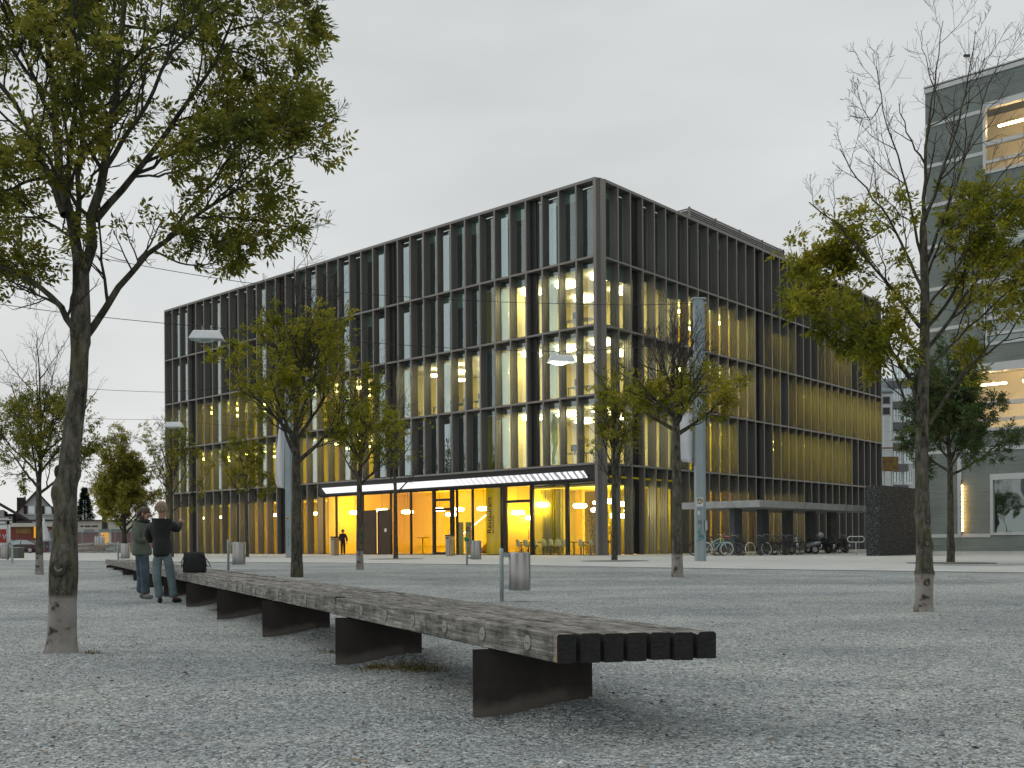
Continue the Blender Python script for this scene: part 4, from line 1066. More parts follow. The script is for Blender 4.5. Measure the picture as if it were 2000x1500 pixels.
simple_tree(773, 1091, 9, 965, 720, 735, 850, 'thin nearly bare young ash in the paving before the lobby', 61, 'leaf', bare_y=800, bare_lo=900, n=8, sec=5, ter=4, twg=3, leaves=2, dens=.7, la=.11, lw=.045, rach=.2, sides=10, twr=.006)
simple_tree(1200, 1094, 11, 960, 690, 1140, 1262, 'young ash at the building corner with thin bare lower boughs', 71, 'leaf', bare_y=725, bare_lo=890, n=12, dens=.5, sec=6, ter=5, twg=3, leaves=3, la=.11, lw=.045, rach=.2, sides=10, twr=.006)
simple_tree(482, 1088, 8, 985, 850, 415, 545, 'small low crowned ash rising behind the second bin', 81, 'leaf', n=9, dens=.8, sec=6, ter=4, twg=3, leaves=3, la=.12, lw=.05, rach=.22, sides=10, twr=.007)
simple_tree(77, 1122, 14, 965, 660, -40, 215, 'rounded ash with bare twiggy top beside the parked car', 91, 'leaf_dk', bare_y=770, n=12, sec=7, ter=5, twg=3, leaves=3, la=.09, lw=.038, rach=.2, sides=12, twr=.005, barkm='bark_p', dens=1.2)
simple_tree(335, 1088, 9, 1000, 790, 262, 420, 'young ash at the far left corner of the building behind the couple', 101, 'leaf_dk', bare_y=830, n=9, sec=6, ter=4, twg=3, leaves=3, la=.12, lw=.05, rach=.2, sides=10, twr=.007, dens=.8)
simple_tree(1857, 1098, 14, 930, 700, 1745, 2000, 'dense dark green ash before the concrete house', 111, 'leaf_grn', n=12, dens=.75, sec=8, ter=5, twg=4, leaves=4, la=.10, lw=.045, rach=.2, sides=12, twr=.005, knots=[(.5, 0, .08, .05)])
# far trees on the left
simple_tree(243, 1080, 12, 1045, 862, 182, 318, 'broad yellow leaved tree beyond the street left of the couple', 121, 'leaf_y', d=95, n=16, sec=8, ter=5, twg=4, leaves=3, dens=.8, la=.24, lw=.13, rach=.4, nl=5, sides=10, twr=.015, group='trees beyond the street', name='broadleaf_tree')
simple_tree(205, 1080, 14, 1010, 905, 160, 262, 'bare grey brown tree beyond the street beside the yellow one', 131, 'leaf_y', d=115, n=9, sec=6, ter=5, twg=3, leaves=1, la=.24, lw=.13, rach=.4, nl=5, dens=.3, sides=8, twr=.02, group='trees beyond the street', name='broadleaf_tree')
# conifer
e = empty('spruce', (P(166, 1075, 130).x, 130, GZ)); tag(e, 'dark pointed spruce behind the flat roofed shed', 'tree', 'trees beyond the street')
MB().tube([(0, 0, 0), (0, 0, 8)], [.2, .03], 8).build('trunk', M['bark'], e)
rng = np.random.RandomState(8)
n = 9000; zz = rng.uniform(1, 8.3, n) ; aa = rng.uniform(0, 6.28, n); rr = (8.5 - zz) * .27 * rng.uniform(.3, 1.05, n) * (1 + .15 * np.sin(zz * 7))
V, F = leaf_quads(np.stack([rr * np.cos(aa), rr * np.sin(aa), zz], 1), np.stack([np.cos(aa), np.sin(aa), -.5 + 0 * aa], 1) + rng.normal(size=(n, 3)) * .3, rng.uniform(.25, .5, n), rng.uniform(.04, .09, n), rng)
M['needle'] = leaf_mat('spruce_needle', (.01, .02, .012), (.02, .035, .02), (.035, .05, .028), .1)
tag(np_mesh('foliage', V, F, M['needle'], e), kind='stuff')
# tree pits in the paving
for px, py, l in ((773, 1092, 'round gravel tree pit around the thin young ash by the lobby'), (1200, 1096, 'round gravel tree pit around the ash at the building corner'), (1857, 1100, 'round mossy tree pit around the dark green ash')):
    p = on(px, py); p.z = float(H(p.x, p.y))
    o = MB().lathe([(1.3, .0), (1.32, .012), (1.25, .012), (.05, .016)], 36).build('tree_pit', mat('pit_soil', (.03, .035, .03), (.22, .22, .20), rough=.95, scale=30, detail=2, lo=.45, hi=.6), None, p)
    tag(o, l, 'tree pit', 'round tree pits in the paving')
# ================================================================ THE LONG BENCH
def wood_mat(name, c1, c2, c3):
    m, n, o = new_mat(name)
    b = N(n, 'ShaderNodeBsdfPrincipled'); L(n, b.outputs[0], o.inputs[0]); b.inputs['Roughness'].default_value = .85; b.inputs['Specular IOR Level'].default_value = .25
    t = N(n, 'ShaderNodeTexCoord'); oi = N(n, 'ShaderNodeObjectInfo')
    ad = N(n, 'ShaderNodeVectorMath', operation='ADD'); cb = N(n, 'ShaderNodeCombineXYZ'); ml = N(n, 'ShaderNodeMath', operation='MULTIPLY'); ml.inputs[1].default_value = 40
    L(n, oi.outputs['Random'], ml.inputs[0]); L(n, ml.outputs[0], cb.inputs[1]); L(n, t.outputs['Object'], ad.inputs[0]); L(n, cb.outputs[0], ad.inputs[1])
    mp = N(n, 'ShaderNodeMapping'); mp.inputs['Scale'].default_value = (1.2, 26, 26); L(n, ad.outputs[0], mp.inputs[0])
    z = N(n, 'ShaderNodeTexNoise'); z.inputs['Scale'].default_value = 2.2; z.inputs['Detail'].default_value = 9; z.inputs['Roughness'].default_value = .7; L(n, mp.outputs[0], z.inputs['Vector'])
    r = ramp_node(n, [(.30, c1), (.5, c2), (.68, c3)]); L(n, z.outputs['Fac'], r.inputs[0])
    z2 = N(n, 'ShaderNodeTexNoise'); z2.inputs['Scale'].default_value = 5; z2.inputs['Detail'].default_value = 8; z2.inputs['Roughness'].default_value = .75; L(n, ad.outputs[0], z2.inputs['Vector'])
    r2 = ramp_node(n, [(.36, (.38, .38, .38)), (.5, (.95, .95, .95)), (.66, (1.45, 1.42, 1.35))]); L(n, z2.outputs['Fac'], r2.inputs[0])
    mu = N(n, 'ShaderNodeMix', data_type='RGBA', blend_type='MULTIPLY'); mu.inputs['Factor'].default_value = 1; L(n, r.outputs[0], mu.inputs['A']); L(n, r2.outputs[0], mu.inputs['B'])
    sx = N(n, 'ShaderNodeSeparateXYZ'); L(n, t.outputs['Object'], sx.inputs[0])
    z3 = N(n, 'ShaderNodeTexNoise'); z3.inputs['Scale'].default_value = 22; z3.inputs['Detail'].default_value = 4; L(n, t.outputs['Object'], z3.inputs['Vector'])
    a3 = N(n, 'ShaderNodeMath', operation='MULTIPLY_ADD'); a3.inputs[1].default_value = -.22; L(n, z3.outputs['Fac'], a3.inputs[0]); L(n, sx.outputs[0], a3.inputs[2])
    m3 = N(n, 'ShaderNodeMapRange'); m3.inputs['From Min'].default_value = -.085; m3.inputs['From Max'].default_value = -.125; L(n, a3.outputs[0], m3.inputs[0])
    gy = N(n, 'ShaderNodeMath', operation='GREATER_THAN'); gy.inputs[1].default_value = -.10; L(n, sx.outputs[1], gy.inputs[0]); m4 = N(n, 'ShaderNodeMath', operation='MULTIPLY'); L(n, m3.outputs[0], m4.inputs[0]); L(n, gy.outputs[0], m4.inputs[1])
    mw = N(n, 'ShaderNodeMix', data_type='RGBA'); L(n, m4.outputs[0], mw.inputs['Factor']); L(n, mu.outputs['Result'], mw.inputs['A']); mw.inputs['B'].default_value = (.34, .26, .18, 1)
    L(n, mw.outputs['Result'], b.inputs['Base Color'])
    bp = N(n, 'ShaderNodeBump'); bp.inputs['Strength'].default_value = .9; bp.inputs['Distance'].default_value = .008; L(n, z.outputs['Fac'], bp.inputs['Height'])
    bp2 = N(n, 'ShaderNodeBump'); bp2.inputs['Strength'].default_value = .5; bp2.inputs['Distance'].default_value = .008; L(n, z2.outputs['Fac'], bp2.inputs['Height']); L(n, bp.outputs[0], bp2.inputs['Normal']); L(n, bp2.outputs[0], b.inputs['Normal'])
    return m
M['wood'] = wood_mat('weathered_oak', (.06, .057, .052), (.19, .182, .168), (.44, .425, .395))
M['wood_end_gap'] = mat('end_grain_and_gap_shade', (.006, .006, .006), (.016, .015, .014), rough=.8, scale=25, bump=.6, bscale=60)
M['rust'] = mat('rusty_dark_steel', (.012, .010, .009), (.062, .045, .034), rough=.7, scale=2.2, detail=8, metal=.2, bump=.1)
def rust_mat():
    m, n, o = new_mat('dusty_rusted_plate'); b = N(n, 'ShaderNodeBsdfPrincipled'); L(n, b.outputs[0], o.inputs[0]); b.inputs['Roughness'].default_value = .75
    t = N(n, 'ShaderNodeTexCoord'); z = N(n, 'ShaderNodeTexNoise'); z.inputs['Scale'].default_value = 4; z.inputs['Detail'].default_value = 9; z.inputs['Roughness'].default_value = .7; L(n, t.outputs['Object'], z.inputs['Vector'])
    r = ramp_node(n, [(.3, (.010, .009, .008)), (.55, (.026, .02, .017)), (.75, (.07, .048, .034))]); L(n, z.outputs['Fac'], r.inputs[0])
    z2 = N(n, 'ShaderNodeTexNoise'); z2.inputs['Scale'].default_value = 3.2; z2.inputs['Detail'].default_value = 8; L(n, t.outputs['Object'], z2.inputs['Vector'])
    s = N(n, 'ShaderNodeSeparateXYZ'); L(n, t.outputs['Object'], s.inputs[0]); a = N(n, 'ShaderNodeMath', operation='MULTIPLY_ADD'); a.inputs[1].default_value = -.30; L(n, z2.outputs['Fac'], a.inputs[0]); L(n, s.outputs[2], a.inputs[2])
    mr = N(n, 'ShaderNodeMapRange'); mr.inputs['From Min'].default_value = -.05; mr.inputs['From Max'].default_value = -.12; mr.inputs['To Max'].default_value = .8; L(n, a.outputs[0], mr.inputs[0])
    mx = N(n, 'ShaderNodeMix', data_type='RGBA'); L(n, mr.outputs[0], mx.inputs['Factor']); L(n, r.outputs[0], mx.inputs['A']); mx.inputs['B'].default_value = (.12, .105, .09, 1); L(n, mx.outputs['Result'], b.inputs['Base Color'])
    bp = N(n, 'ShaderNodeBump'); bp.inputs['Strength'].default_value = .4; bp.inputs['Distance'].default_value = .01; L(n, z.outputs['Fac'], bp.inputs['Height']); L(n, bp.outputs[0], b.inputs['Normal']); return m
M['rust'] = rust_mat()
M['cap'] = mat('weathered_wood_plug', (.24, .24, .225), (.30, .30, .28), rough=.7, scale=14, stretch=(1, 1, 1))
BA = math.atan2(BD.y, BD.x)
bench = empty('bench', B0, BA); tag(bench, 'very long weathered timber bench of dark beams on rusty steel plates', 'bench')
pr = Vector((-BD.y, BD.x, 0)); ex, ey = EV.dot(BD), EV.dot(pr)
rg = random.Random(4)
ZB, ZT = .379, .537
BLEN = 31.4
def beam(i, s0, s1):
    u0 = i * .147; u1 = u0 + .118
    zt = ZT + rg.uniform(-.011, .004) - (.004 if i else 0); zb = ZB + rg.uniform(-.003, .006)
    if s0 == 0: s0 += rg.uniform(-.012, .016)
    pts = [(s0 + u0 * ex, u0 * ey), (s0 + u1 * ex, u1 * ey), (s1 + u1 * ex, u1 * ey), (s1 + u0 * ex, u0 * ey)]
    # subdivided along its length with slightly worn, uneven arrises
    n = max(2, int((s1 - s0) / .06)) if s0 < 8 else max(2, int((s1 - s0) / .4))
    rings = []; v = []
    c = .005
    for k in range(n + 1):
        t = k / n
        a = Vector(pts[0]).lerp(Vector(pts[3]), t); b = Vector(pts[1]).lerp(Vector(pts[2]), t)
        w = (b - a).normalized()
        j = lambda m: rg.uniform(-m, m)
        e_ = c * rg.uniform(.5, 1.7) + (.006 if k in (0, n) and i in (0, 6) else 0)
        e2 = c * rg.uniform(.5, 1.7) + (.006 if k in (0, n) and i in (0, 6) else 0)
        q = [(a, zb + c, 0), (a, zb, c), (b, zb, -c), (b, zb + c, 0), (b, zt - e2, 0), (b, zt + j(.0015), -e2), (a, zt + j(.0015), e_), (a, zt - e_, 0)]
        for p_, z_, off in q:
            x = p_ + w * off
            v.append((x.x + j(.001), x.y + j(.0008), z_ + j(.0008)))
    f = []
    for k in range(n):
        for m in range(8): f.append((k * 8 + m, (k + 1) * 8 + m, (k + 1) * 8 + (m + 1) % 8, k * 8 + (m + 1) % 8))
    mb = MB(); mb.add(v, f); mb.add([], [])
    mb.f.append(tuple(range(8))[::-1][::-1]); mb.f.append(tuple(n * 8 + m for m in range(8))[::-1]); mb.sm += [False, False]
    me = mb.mesh('beam'); me.materials.append(M['wood']); me.materials.append(M['wood_end_gap'])
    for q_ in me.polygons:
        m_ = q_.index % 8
        if q_.index < n * 8 and (m_ in (2, 3, 0, 1) or (m_ == 7 and i > 0)): q_.material_index = 1  # gap sides and undersides coloured dark too, painting the shade between beams
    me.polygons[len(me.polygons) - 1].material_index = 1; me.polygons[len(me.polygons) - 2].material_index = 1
    o = obj('beam', me, None, bench)
    o.location.z = 0
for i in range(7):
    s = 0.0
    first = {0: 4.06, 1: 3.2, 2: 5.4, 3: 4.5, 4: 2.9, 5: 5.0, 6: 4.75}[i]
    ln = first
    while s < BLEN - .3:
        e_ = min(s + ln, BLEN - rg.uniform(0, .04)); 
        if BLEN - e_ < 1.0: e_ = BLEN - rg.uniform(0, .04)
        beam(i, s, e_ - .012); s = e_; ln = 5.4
capm = MB().lathe([(.040, 0), (.040, .004), (.036, .006)], 20, M=Matrix.Rotation(PI / 2, 4, 'X')).mesh('bolt_cap')
capm2 = MB().lathe([(.005, 0), (.005, .0075)], 8, M=Matrix.Rotation(PI / 2, 4, 'X')).mesh('rivet')
s = .32
k = 0
while s < 16:
    if not (s > 3.85 and s < 4.5):
        # outward side of the front beam is the local +y side
        o = obj('bolt_cap', capm, M['cap'], bench, (s, -.0005 if ey > 0 else .0015, (ZB + ZT) / 2)); o.rotation_euler = (PI if ey < 0 else 0, 0, 0)
        for q in (-.013, .013):
            r_ = obj('rivet', capm2, M['fin_dark'], o, (q, 0, 0))
    s += .592; k += 1
pv = Vector((.71, .18, 0)); pu = pv.normalized()
pw = pv.length
for i, p in enumerate(PED):
    e_ = empty('pedestal', parent=bench)
    MI = Matrix.Translation(p) @ Matrix.Rotation(math.atan2(pv.y, pv.x), 4, 'Z')
    ml = (Matrix.Translation(B0) @ Matrix.Rotation(BA, 4, 'Z')).inverted() @ MI
    e_.matrix_local = ml
    mb = MB(); n_ = 12                               # plate bulging a little, its foot sunk in the gravel
    MB().box(0, pw, 0, .012, -.12, ZB - .002).build('plate', M['rust'], e_)
    MB().box(.16, .172, .012, .30, -.12, ZB - .003).build('web', M['rust'], e_)
    MB().box(pw - .172, pw - .16, .012, .30, -.12, ZB - .003).build('web', M['rust'], e_)
# moss and dry grass tufts below the bench
M['tuft'] = leaf_mat('dry_grass', (.05, .05, .01), (.12, .09, .02), (.22, .16, .05), .2)
rng = np.random.RandomState(77)
vs, fs, o_ = [], [], 0
for px, py, n, sp in ((775, 1305, 260, .16), (800, 1308, 200, .12), (732, 1303, 120, .05), (835, 1312, 160, .08), (430, 1190, 160, .10), (645, 1275, 80, .06), (178, 1280, 60, .05), (262, 1150, 60, .06)):
    p = on(px, py); c = np.stack([p.x + rng.normal(0, sp, n), p.y + rng.normal(0, sp * .8, n), np.zeros(n)], 1); c[:, 2] = H(c[:, 0], c[:, 1])
    V, F = leaf_quads(c, rng.normal(size=(n, 3)) * .7 + [0, 0, .9], rng.uniform(.02, .06, n), rng.uniform(.004, .009, n), rng); vs.append(V); fs.append(F + o_); o_ += len(V)
tag(np_mesh('dry_grass', np.concatenate(vs), np.concatenate(fs), M['tuft']), kind='stuff')
# loose stones on the surface near the camera, and litter
n = 26000
yy = 2.3 + 16 * rng.uniform(0, 1, n) ** 1.9; xx = rng.uniform(-.62, .62, n) * (yy + 1.0)
zz = H(xx, yy)
sz = rng.uniform(.0035, .009, n) * (1 + (rng.uniform(0, 1, n) > .985) * 1.2)
base = np.array([[1, 0, 0], [0, 1, 0], [-1, 0, 0], [0, -1, 0], [0, 0, 1], [0, 0, -1]], float)
tri = np.array([[0, 1, 4], [1, 2, 4], [2, 3, 4], [3, 0, 4], [1, 0, 5], [2, 1, 5], [3, 2, 5], [0, 3, 5]])
an = rng.uniform(0, 6.28, n); jit = rng.uniform(.6, 1.3, (n, 6, 3)); V = base[None] * jit * sz[:, None, None]
V[:, :, 2] *= .65
ca, sa = np.cos(an)[:, None], np.sin(an)[:, None]
Vx = V[:, :, 0] * ca - V[:, :, 1] * sa + xx[:, None]; Vy = V[:, :, 0] * sa + V[:, :, 1] * ca + yy[:, None]; Vz = V[:, :, 2] + zz[:, None] + sz[:, None] * .25
V = np.stack([Vx, Vy, Vz], -1).reshape(-1, 3); F = (tri[None] + (np.arange(n) * 6)[:, None, None]).reshape(-1, 3)
def island_mat(name, stops, rough=.9):
    m, n_, o = new_mat(name); g_ = N(n_, 'ShaderNodeNewGeometry'); r = ramp_node(n_, stops); L(n_, g_.outputs['Random Per Island'], r.inputs[0])
    b = N(n_, 'ShaderNodeBsdfPrincipled'); b.inputs['Roughness'].default_value = rough; L(n_, r.outputs[0], b.inputs['Base Color']); L(n_, b.outputs[0], o.inputs[0]); return m
M['stone'] = island_mat('loose_stone', [(0, (.08, .09, .095)), (.4, (.28, .31, .31)), (.8, (.50, .53, .52)), (1, (.7, .7, .66))])
tag(np_mesh('gravel', V, F, M['stone']), kind='stuff')
n = 210
yy = 2.6 + 14 * rng.uniform(0, 1, n) ** 1.6; xx = rng.uniform(-.6, .6, n) * yy
mb = MB()
for x, y in zip(xx, yy):
    z = float(H(x, y)) + .006; a = rng.uniform(0, 6.28); d = Vector((math.cos(a), math.sin(a), 0)) * .013
    mb.tube([Vector((x, y, z)) - d, Vector((x, y, z)) + d], .004, 5)
M['butt'] = island_mat('cigarette_filter', [(0, (.45, .30, .20)), (.5, (.52, .40, .32)), (1, (.62, .60, .56))])
tag(mb.build('cigarette_litter', M['butt']), kind='stuff')
n = 480
yy = 2.6 + 16 * rng.uniform(0, 1, n) ** 1.4; xx = rng.uniform(-.62, .62, n) * yy
c = np.stack([xx, yy, H(xx, yy) + .008], 1)
V, F = leaf_quads(c, rng.normal(size=(n, 3)) * [1, 1, .12], rng.uniform(.02, .05, n), rng.uniform(.008, .018, n), rng)
M['deadleaf'] = island_mat('fallen_leaf', [(0, (.05, .035, .025)), (.5, (.16, .12, .07)), (.85, (.28, .22, .12)), (1, (.34, .32, .10))])
tag(np_mesh('fallen_leaves', V, F, M['deadleaf']), kind='stuff')

# ================================================================ PEOPLE
def skin(name, joints, edges, mt, parent, base, sub=2):
    me = bpy.data.meshes.new(name)
    me.from_pydata([Vector(p) - Vector(base) for p, r in joints], edges, [])
    o = obj(name, me, None, parent)
    s = o.modifiers.new('skin', 'SKIN'); s.use_smooth_shade = True; s.branch_smoothing = .6
    for i, (p, r) in enumerate(joints):
        r = r if hasattr(r, '__len__') else (r, r)
        me.skin_vertices[0].data[i].radius = r; me.skin_vertices[0].data[i].use_root = (i == 0)
    u = o.modifiers.new('sub', 'SUBSURF'); u.levels = sub; u.render_levels = sub
    dg = bpy.context.evaluated_depsgraph_get(); m2 = bpy.data.meshes.new_from_object(o.evaluated_get(dg))
    o.modifiers.clear(); o.data = m2; m2.name = name
    m2.materials.clear(); m2.materials.append(mt)
    m2.polygons.foreach_set('use_smooth', [True] * len(m2.polygons))
    return o
M['skinm'] = mat('skin', (.42, .25, .18), rough=.6)
M['denim'] = mat('blue_denim', (.085, .125, .14), (.17, .225, .24), rough=.9, scale=7, bump=.5, bscale=9, lo=.3, hi=.7)
M['denim2'] = mat('dark_denim', (.035, .055, .075), (.075, .11, .135), rough=.9, scale=6, bump=.5, bscale=9)
M['jacket_b'] = mat('black_jacket', (.006, .006, .007), (.012, .012, .013), rough=.8, scale=6, bump=.4, bscale=8)
M['jacket_g'] = mat('sage_jacket', (.085, .105, .08), (.12, .14, .11), rough=.85, scale=6, bump=.5, bscale=8)
M['hair_b'] = mat('brown_hair', (.045, .028, .018), (.10, .065, .04), rough=.6, scale=30, stretch=(1, 1, .2))
M['hair_l'] = mat('fair_hair', (.22, .16, .10), (.34, .26, .17), rough=.6, scale=30, stretch=(1, 1, .2))
M['shoe'] = mat('dark_shoe', (.012, .012, .012), rough=.5)
M['sneaker'] = mat('grey_sneaker', (.03, .03, .03), (.3, .3, .3), rough=.6, scale=12)
def person(base, F_, hips, knees, ankles, toes, chest, neck, head, shoulders, elbows, hands, jm, tm, hm, sm, label, scarf=None, long_hair=False, bulk=1.0, flare=1.0):
    """all joints world points; F_: facing unit vector"""
    e = empty('person', base); tag(e, label, 'person')
    hl, hr = hips; pelvis = (Vector(hl) + Vector(hr)) / 2 + Vector((0, 0, .06))
    V_ = Vector
    # continuous body
    J = [(pelvis, (.09, .07)), (V_(hl), .07), (V_(knees[0]), .05), (V_(ankles[0]), .038), (V_(toes[0]), .03), (V_(hr), .07), (V_(knees[1]), .05), (V_(ankles[1]), .038), (V_(toes[1]), .03),
         (V_(chest), (.10, .07)), (V_(neck), .055), (V_(head) - V_((0, 0, .07)), .07), (V_(head), (.078, .088)), (V_(head) + V_((0, 0, .07)), .065),
         (V_(shoulders[0]), .045), (V_(elbows[0]), .036), (V_(hands[0]), .028), (V_(shoulders[1]), .045), (V_(elbows[1]), .036), (V_(hands[1]), .028)]
    E = [(0, 1), (1, 2), (2, 3), (3, 4), (0, 5), (5, 6), (6, 7), (7, 8), (0, 9), (9, 10), (10, 11), (11, 12), (12, 13), (9, 14), (14, 15), (15, 16), (9, 17), (17, 18), (18, 19)]
    bo = skin('body', J, E, M['skinm'], e, base)
    R_ = Matrix.Rotation(math.atan2(F_.y, F_.x), 3, 'Z')
    hd = V_(head) - V_(base)
    MBh = MB()
    MBh.ball(hd + R_ @ V_((.088, 0, -.02)), (.018, .014, .026), 8, 6); MBh.ball(hd + R_ @ V_((0, .082, -.01)), (.016, .01, .03), 8, 6); MBh.ball(hd + R_ @ V_((0, -.082, -.01)), (.016, .01, .03), 8, 6)
    MBh.build('face', M['skinm'], e)
    q = MB(); 
    for s_ in (-1, 1): q.ball(hd + R_ @ V_((.076, s_ * .032, .012)), (.01, .014, .009), 8, 6)
    q.ball(hd + R_ @ V_((.078, 0, -.058)), (.008, .024, .006), 8, 6); q.build('eyes', M['hair_b'], e)
    # hands with five fingers
    for s_, h, el in ((0, hands[0], elbows[0]), (1, hands[1], elbows[1])):
        h = V_(h) - V_(base); d = (h - (V_(el) - V_(base))).normalized(); sd_ = d.cross(V_((0, 0, 1))); sd_ = sd_.normalized() if sd_.length > .1 else V_((1, 0, 0)); up_ = sd_.cross(d)
        mb = MB(); mb.ball(h + d * .045, (.038, .038, .038), 10, 8)
        for k, (off, ln) in enumerate(((-.030, .055), (-.010, .068), (.010, .064), (.030, .05))):
            a = h + d * .06 + sd_ * off; b = a + d * ln * .55 - up_ * .008; c = b + d * ln * .4 - up_ * .025; mb.tube([a, b, c], [.0095, .009, .007], 6)
        a = h + d * .02 + sd_ * .035; mb.tube([a, a + d * .025 + sd_ * .022, a + d * .055 + sd_ * .025 - up_ * .01], [.012, .011, .008], 6)
        mb.build('hand', M['skinm'], e)
    # trousers
    Jt = [(pelvis + V_((0, 0, .10)), (.135 * bulk, .11)), (pelvis - V_((0, 0, .04)), (.155 * bulk, .125)), (V_(hl), .10 * bulk), (V_(knees[0]), .075 * bulk), ((V_(knees[0]) + V_(ankles[0])) / 2, .07 * bulk), (V_(ankles[0]) + V_((0, 0, -.02)), .075 * flare),
          (V_(hr), .10 * bulk), (V_(knees[1]), .075 * bulk), ((V_(knees[1]) + V_(ankles[1])) / 2, .07 * bulk), (V_(ankles[1]) + V_((0, 0, -.02)), .075 * flare)]
    skin('trousers', Jt, [(0, 1), (1, 2), (2, 3), (3, 4), (4, 5), (1, 6), (6, 7), (7, 8), (8, 9)], tm, e, base)
    # jacket
    ch = V_(chest); pv_ = pelvis + V_((0, 0, -.02))
    Jj = [(ch, (.23 * bulk, .17)), ((ch + pv_) / 2, (.205 * bulk, .155)), (pv_, (.215 * bulk, .16)), ((V_(neck) * .5 + ch * .5), (.125, .115)),
          (V_(shoulders[0]) - V_((0, 0, .02)), .092), (V_(elbows[0]), .075), (V_(hands[0]) * .88 + V_(elbows[0]) * .12, .056), (V_(shoulders[1]) - V_((0, 0, .02)), .092), (V_(elbows[1]), .075), (V_(hands[1]) * .88 + V_(elbows[1]) * .12, .056)]
    Jj.append((V_(neck) + V_((0, 0, .015)), .085)); Jj.append((pv_ - V_((0, 0, .05)), (.21 * bulk, .155)))
    skin('jacket', Jj, [(0, 1), (1, 2), (0, 3), (3, 4), (4, 5), (5, 6), (3, 7), (7, 8), (8, 9), (3, 10), (2, 11)], jm, e, base)
    # hair
    mb = MB(); rr = random.Random(3)
    mb.ball(hd + R_ @ V_((-.022, 0, .028)), (.098, .092, .105), 16, 12)
    if long_hair:
        mb.ball(hd + R_ @ V_((-.035, 0, -.05)), (.078, .088, .11), 14, 10)
    for k in range(70):
        a = rr.uniform(0, 6.28); el_ = rr.uniform(-.3, 1.3)
        n_ = V_((math.cos(a) * math.cos(el_), math.sin(a) * math.cos(el_), math.sin(el_)))
        if n_.x > .35 and n_.z < .6: continue
        p_ = V_((-.022 + n_.x * .09, n_.y * .085, .028 + n_.z * .1)); mb.tube([hd + R_ @ p_, hd + R_ @ (p_ + n_ * .02 + V_((0, 0, -.02))), hd + R_ @ (p_ + n_ * .02 + V_((-.01, 0, -.055)))], [.012, .012, .004], 5)
    mb.build('hair', hm, e)
    for a_, t_ in ((ankles[0], toes[0]), (ankles[1], toes[1])):
        a_, t_ = V_(a_) - V_(base), V_(t_) - V_(base); d = (t_ - a_); d.z = 0; d.normalize()
        mb = MB(); gz = 0.0
        skin('shoe', [(V_(base) + V_((a_.x, a_.y, .045)) - d * .04, .045), (V_(base) + V_((a_.x, a_.y, .045)) + d * .05, .046), (V_(base) + V_((a_.x, a_.y, .035)) + d * .16, (.048, .03))], [(0, 1), (1, 2)], sm, e, base)
    if scarf: 
        mb = MB(); nk = V_(neck) - V_(base); mb.torus(.075, .045, nk + V_((0, 0, .01)), Matrix.Rotation(PI / 2, 4, 'X'), 16, 8); mb.build('scarf', scarf, e)
    return e
dp = on(325, 1178).y
def pp_(x, y, o=0): return tuple(P(x, y, dp + o))
bp_ = on(325, 1178)
person(tuple(bp_), Vector((.25, .97, 0)), (pp_(306, 1087), pp_(329, 1087)), (pp_(306, 1128, -.05), pp_(334, 1126, .05)), (pp_(312, 1166, .03), pp_(340, 1166, .08)), (pp_(313, 1174, .2), pp_(352, 1172, .2)),
       pp_(315, 1036), pp_(316, 1010), pp_(317, 994), (pp_(297, 1022), pp_(334, 1022)), (pp_(289, 1045, .1), pp_(346, 1034, .15)), (pp_(296, 1060, .3), pp_(352, 1020, .4)),
       M['jacket_b'], M['denim'], M['hair_l'], M['shoe'], 'fair haired person in black jacket and jeans seen from behind at the bench', flare=1.15)
dq = on(282, 1169).y
def pq(x, y, o=0): return tuple(P(x, y, dq + o))
bq = on(282, 1169)
person(tuple(bq), Vector((.95, -.25, 0)), (pq(274, 1085, .05), pq(281, 1086, -.06)), (pq(276, 1125, .08), pq(283, 1126, -.08)), (pq(275, 1158, .08), pq(284, 1160, -.08)), (pq(284, 1165, .06), pq(296, 1166, -.12)),
       pq(275, 1042), pq(280, 1020), pq(284, 1003), (pq(270, 1030, .16), pq(270, 1030, -.16)), (pq(268, 1054, .2), pq(266, 1054, -.2)), (pq(292, 1058, .1), pq(290, 1056, -.12)),
       M['jacket_g'], M['denim2'], M['hair_b'], M['sneaker'], 'brown haired person in sage green jacket and loose jeans facing the other', scarf=M['jacket_b'], long_hair=True, bulk=1.08, flare=1.3)
# black tote bag on the bench
db = P(372, 1109, 16.0); tt = None
sb = 0
for k in range(400):                                   # where the bench's front edge passes this pixel
    q = B0 + BD * (k * .05)
    if 1000 + q.x / q.y * FOC < 366: sb = k * .05; break
bg_p = B0 + BD * sb + EV * .14; 
e = empty('tote_bag', (bg_p.x, bg_p.y, ZT), .15); tag(e, 'black tote bag with loose handles standing on the bench', 'bag')
mb = MB(); vs = []; e.scale = (.9, 1, 1.0)
for z, w, d, sk in ((0, .20, .07, 0), (.03, .215, .085, 0), (.18, .21, .08, .004), (.30, .19, .055, -.008), (.335, .18, .035, -.01)):
    for k in range(16):
        a = 2 * PI * k / 16; cx_, sx_ = math.cos(a), math.sin(a)
        vs.append((w * math.copysign(abs(cx_) ** .5, cx_) + sk, d * math.copysign(abs(sx_) ** .7, sx_), z * (1 + .03 * math.sin(3 * a))))
fs = [(i * 16 + k, i * 16 + (k + 1) % 16, (i + 1) * 16 + (k + 1) % 16, (i + 1) * 16 + k) for i in range(4) for k in range(16)] + [tuple(range(16))[::-1], tuple(range(64, 80))]
mb.add(vs, fs, True).build('body', M['jacket_b'], e)
MB().tube([(.10, -.05, .32), (.17, -.07, .28), (.26, -.08, .18), (.30, -.08, .09), (.25, -.085, .10), (.14, -.09, .22)], .009, 6).build('handle', M['jacket_b'], e)
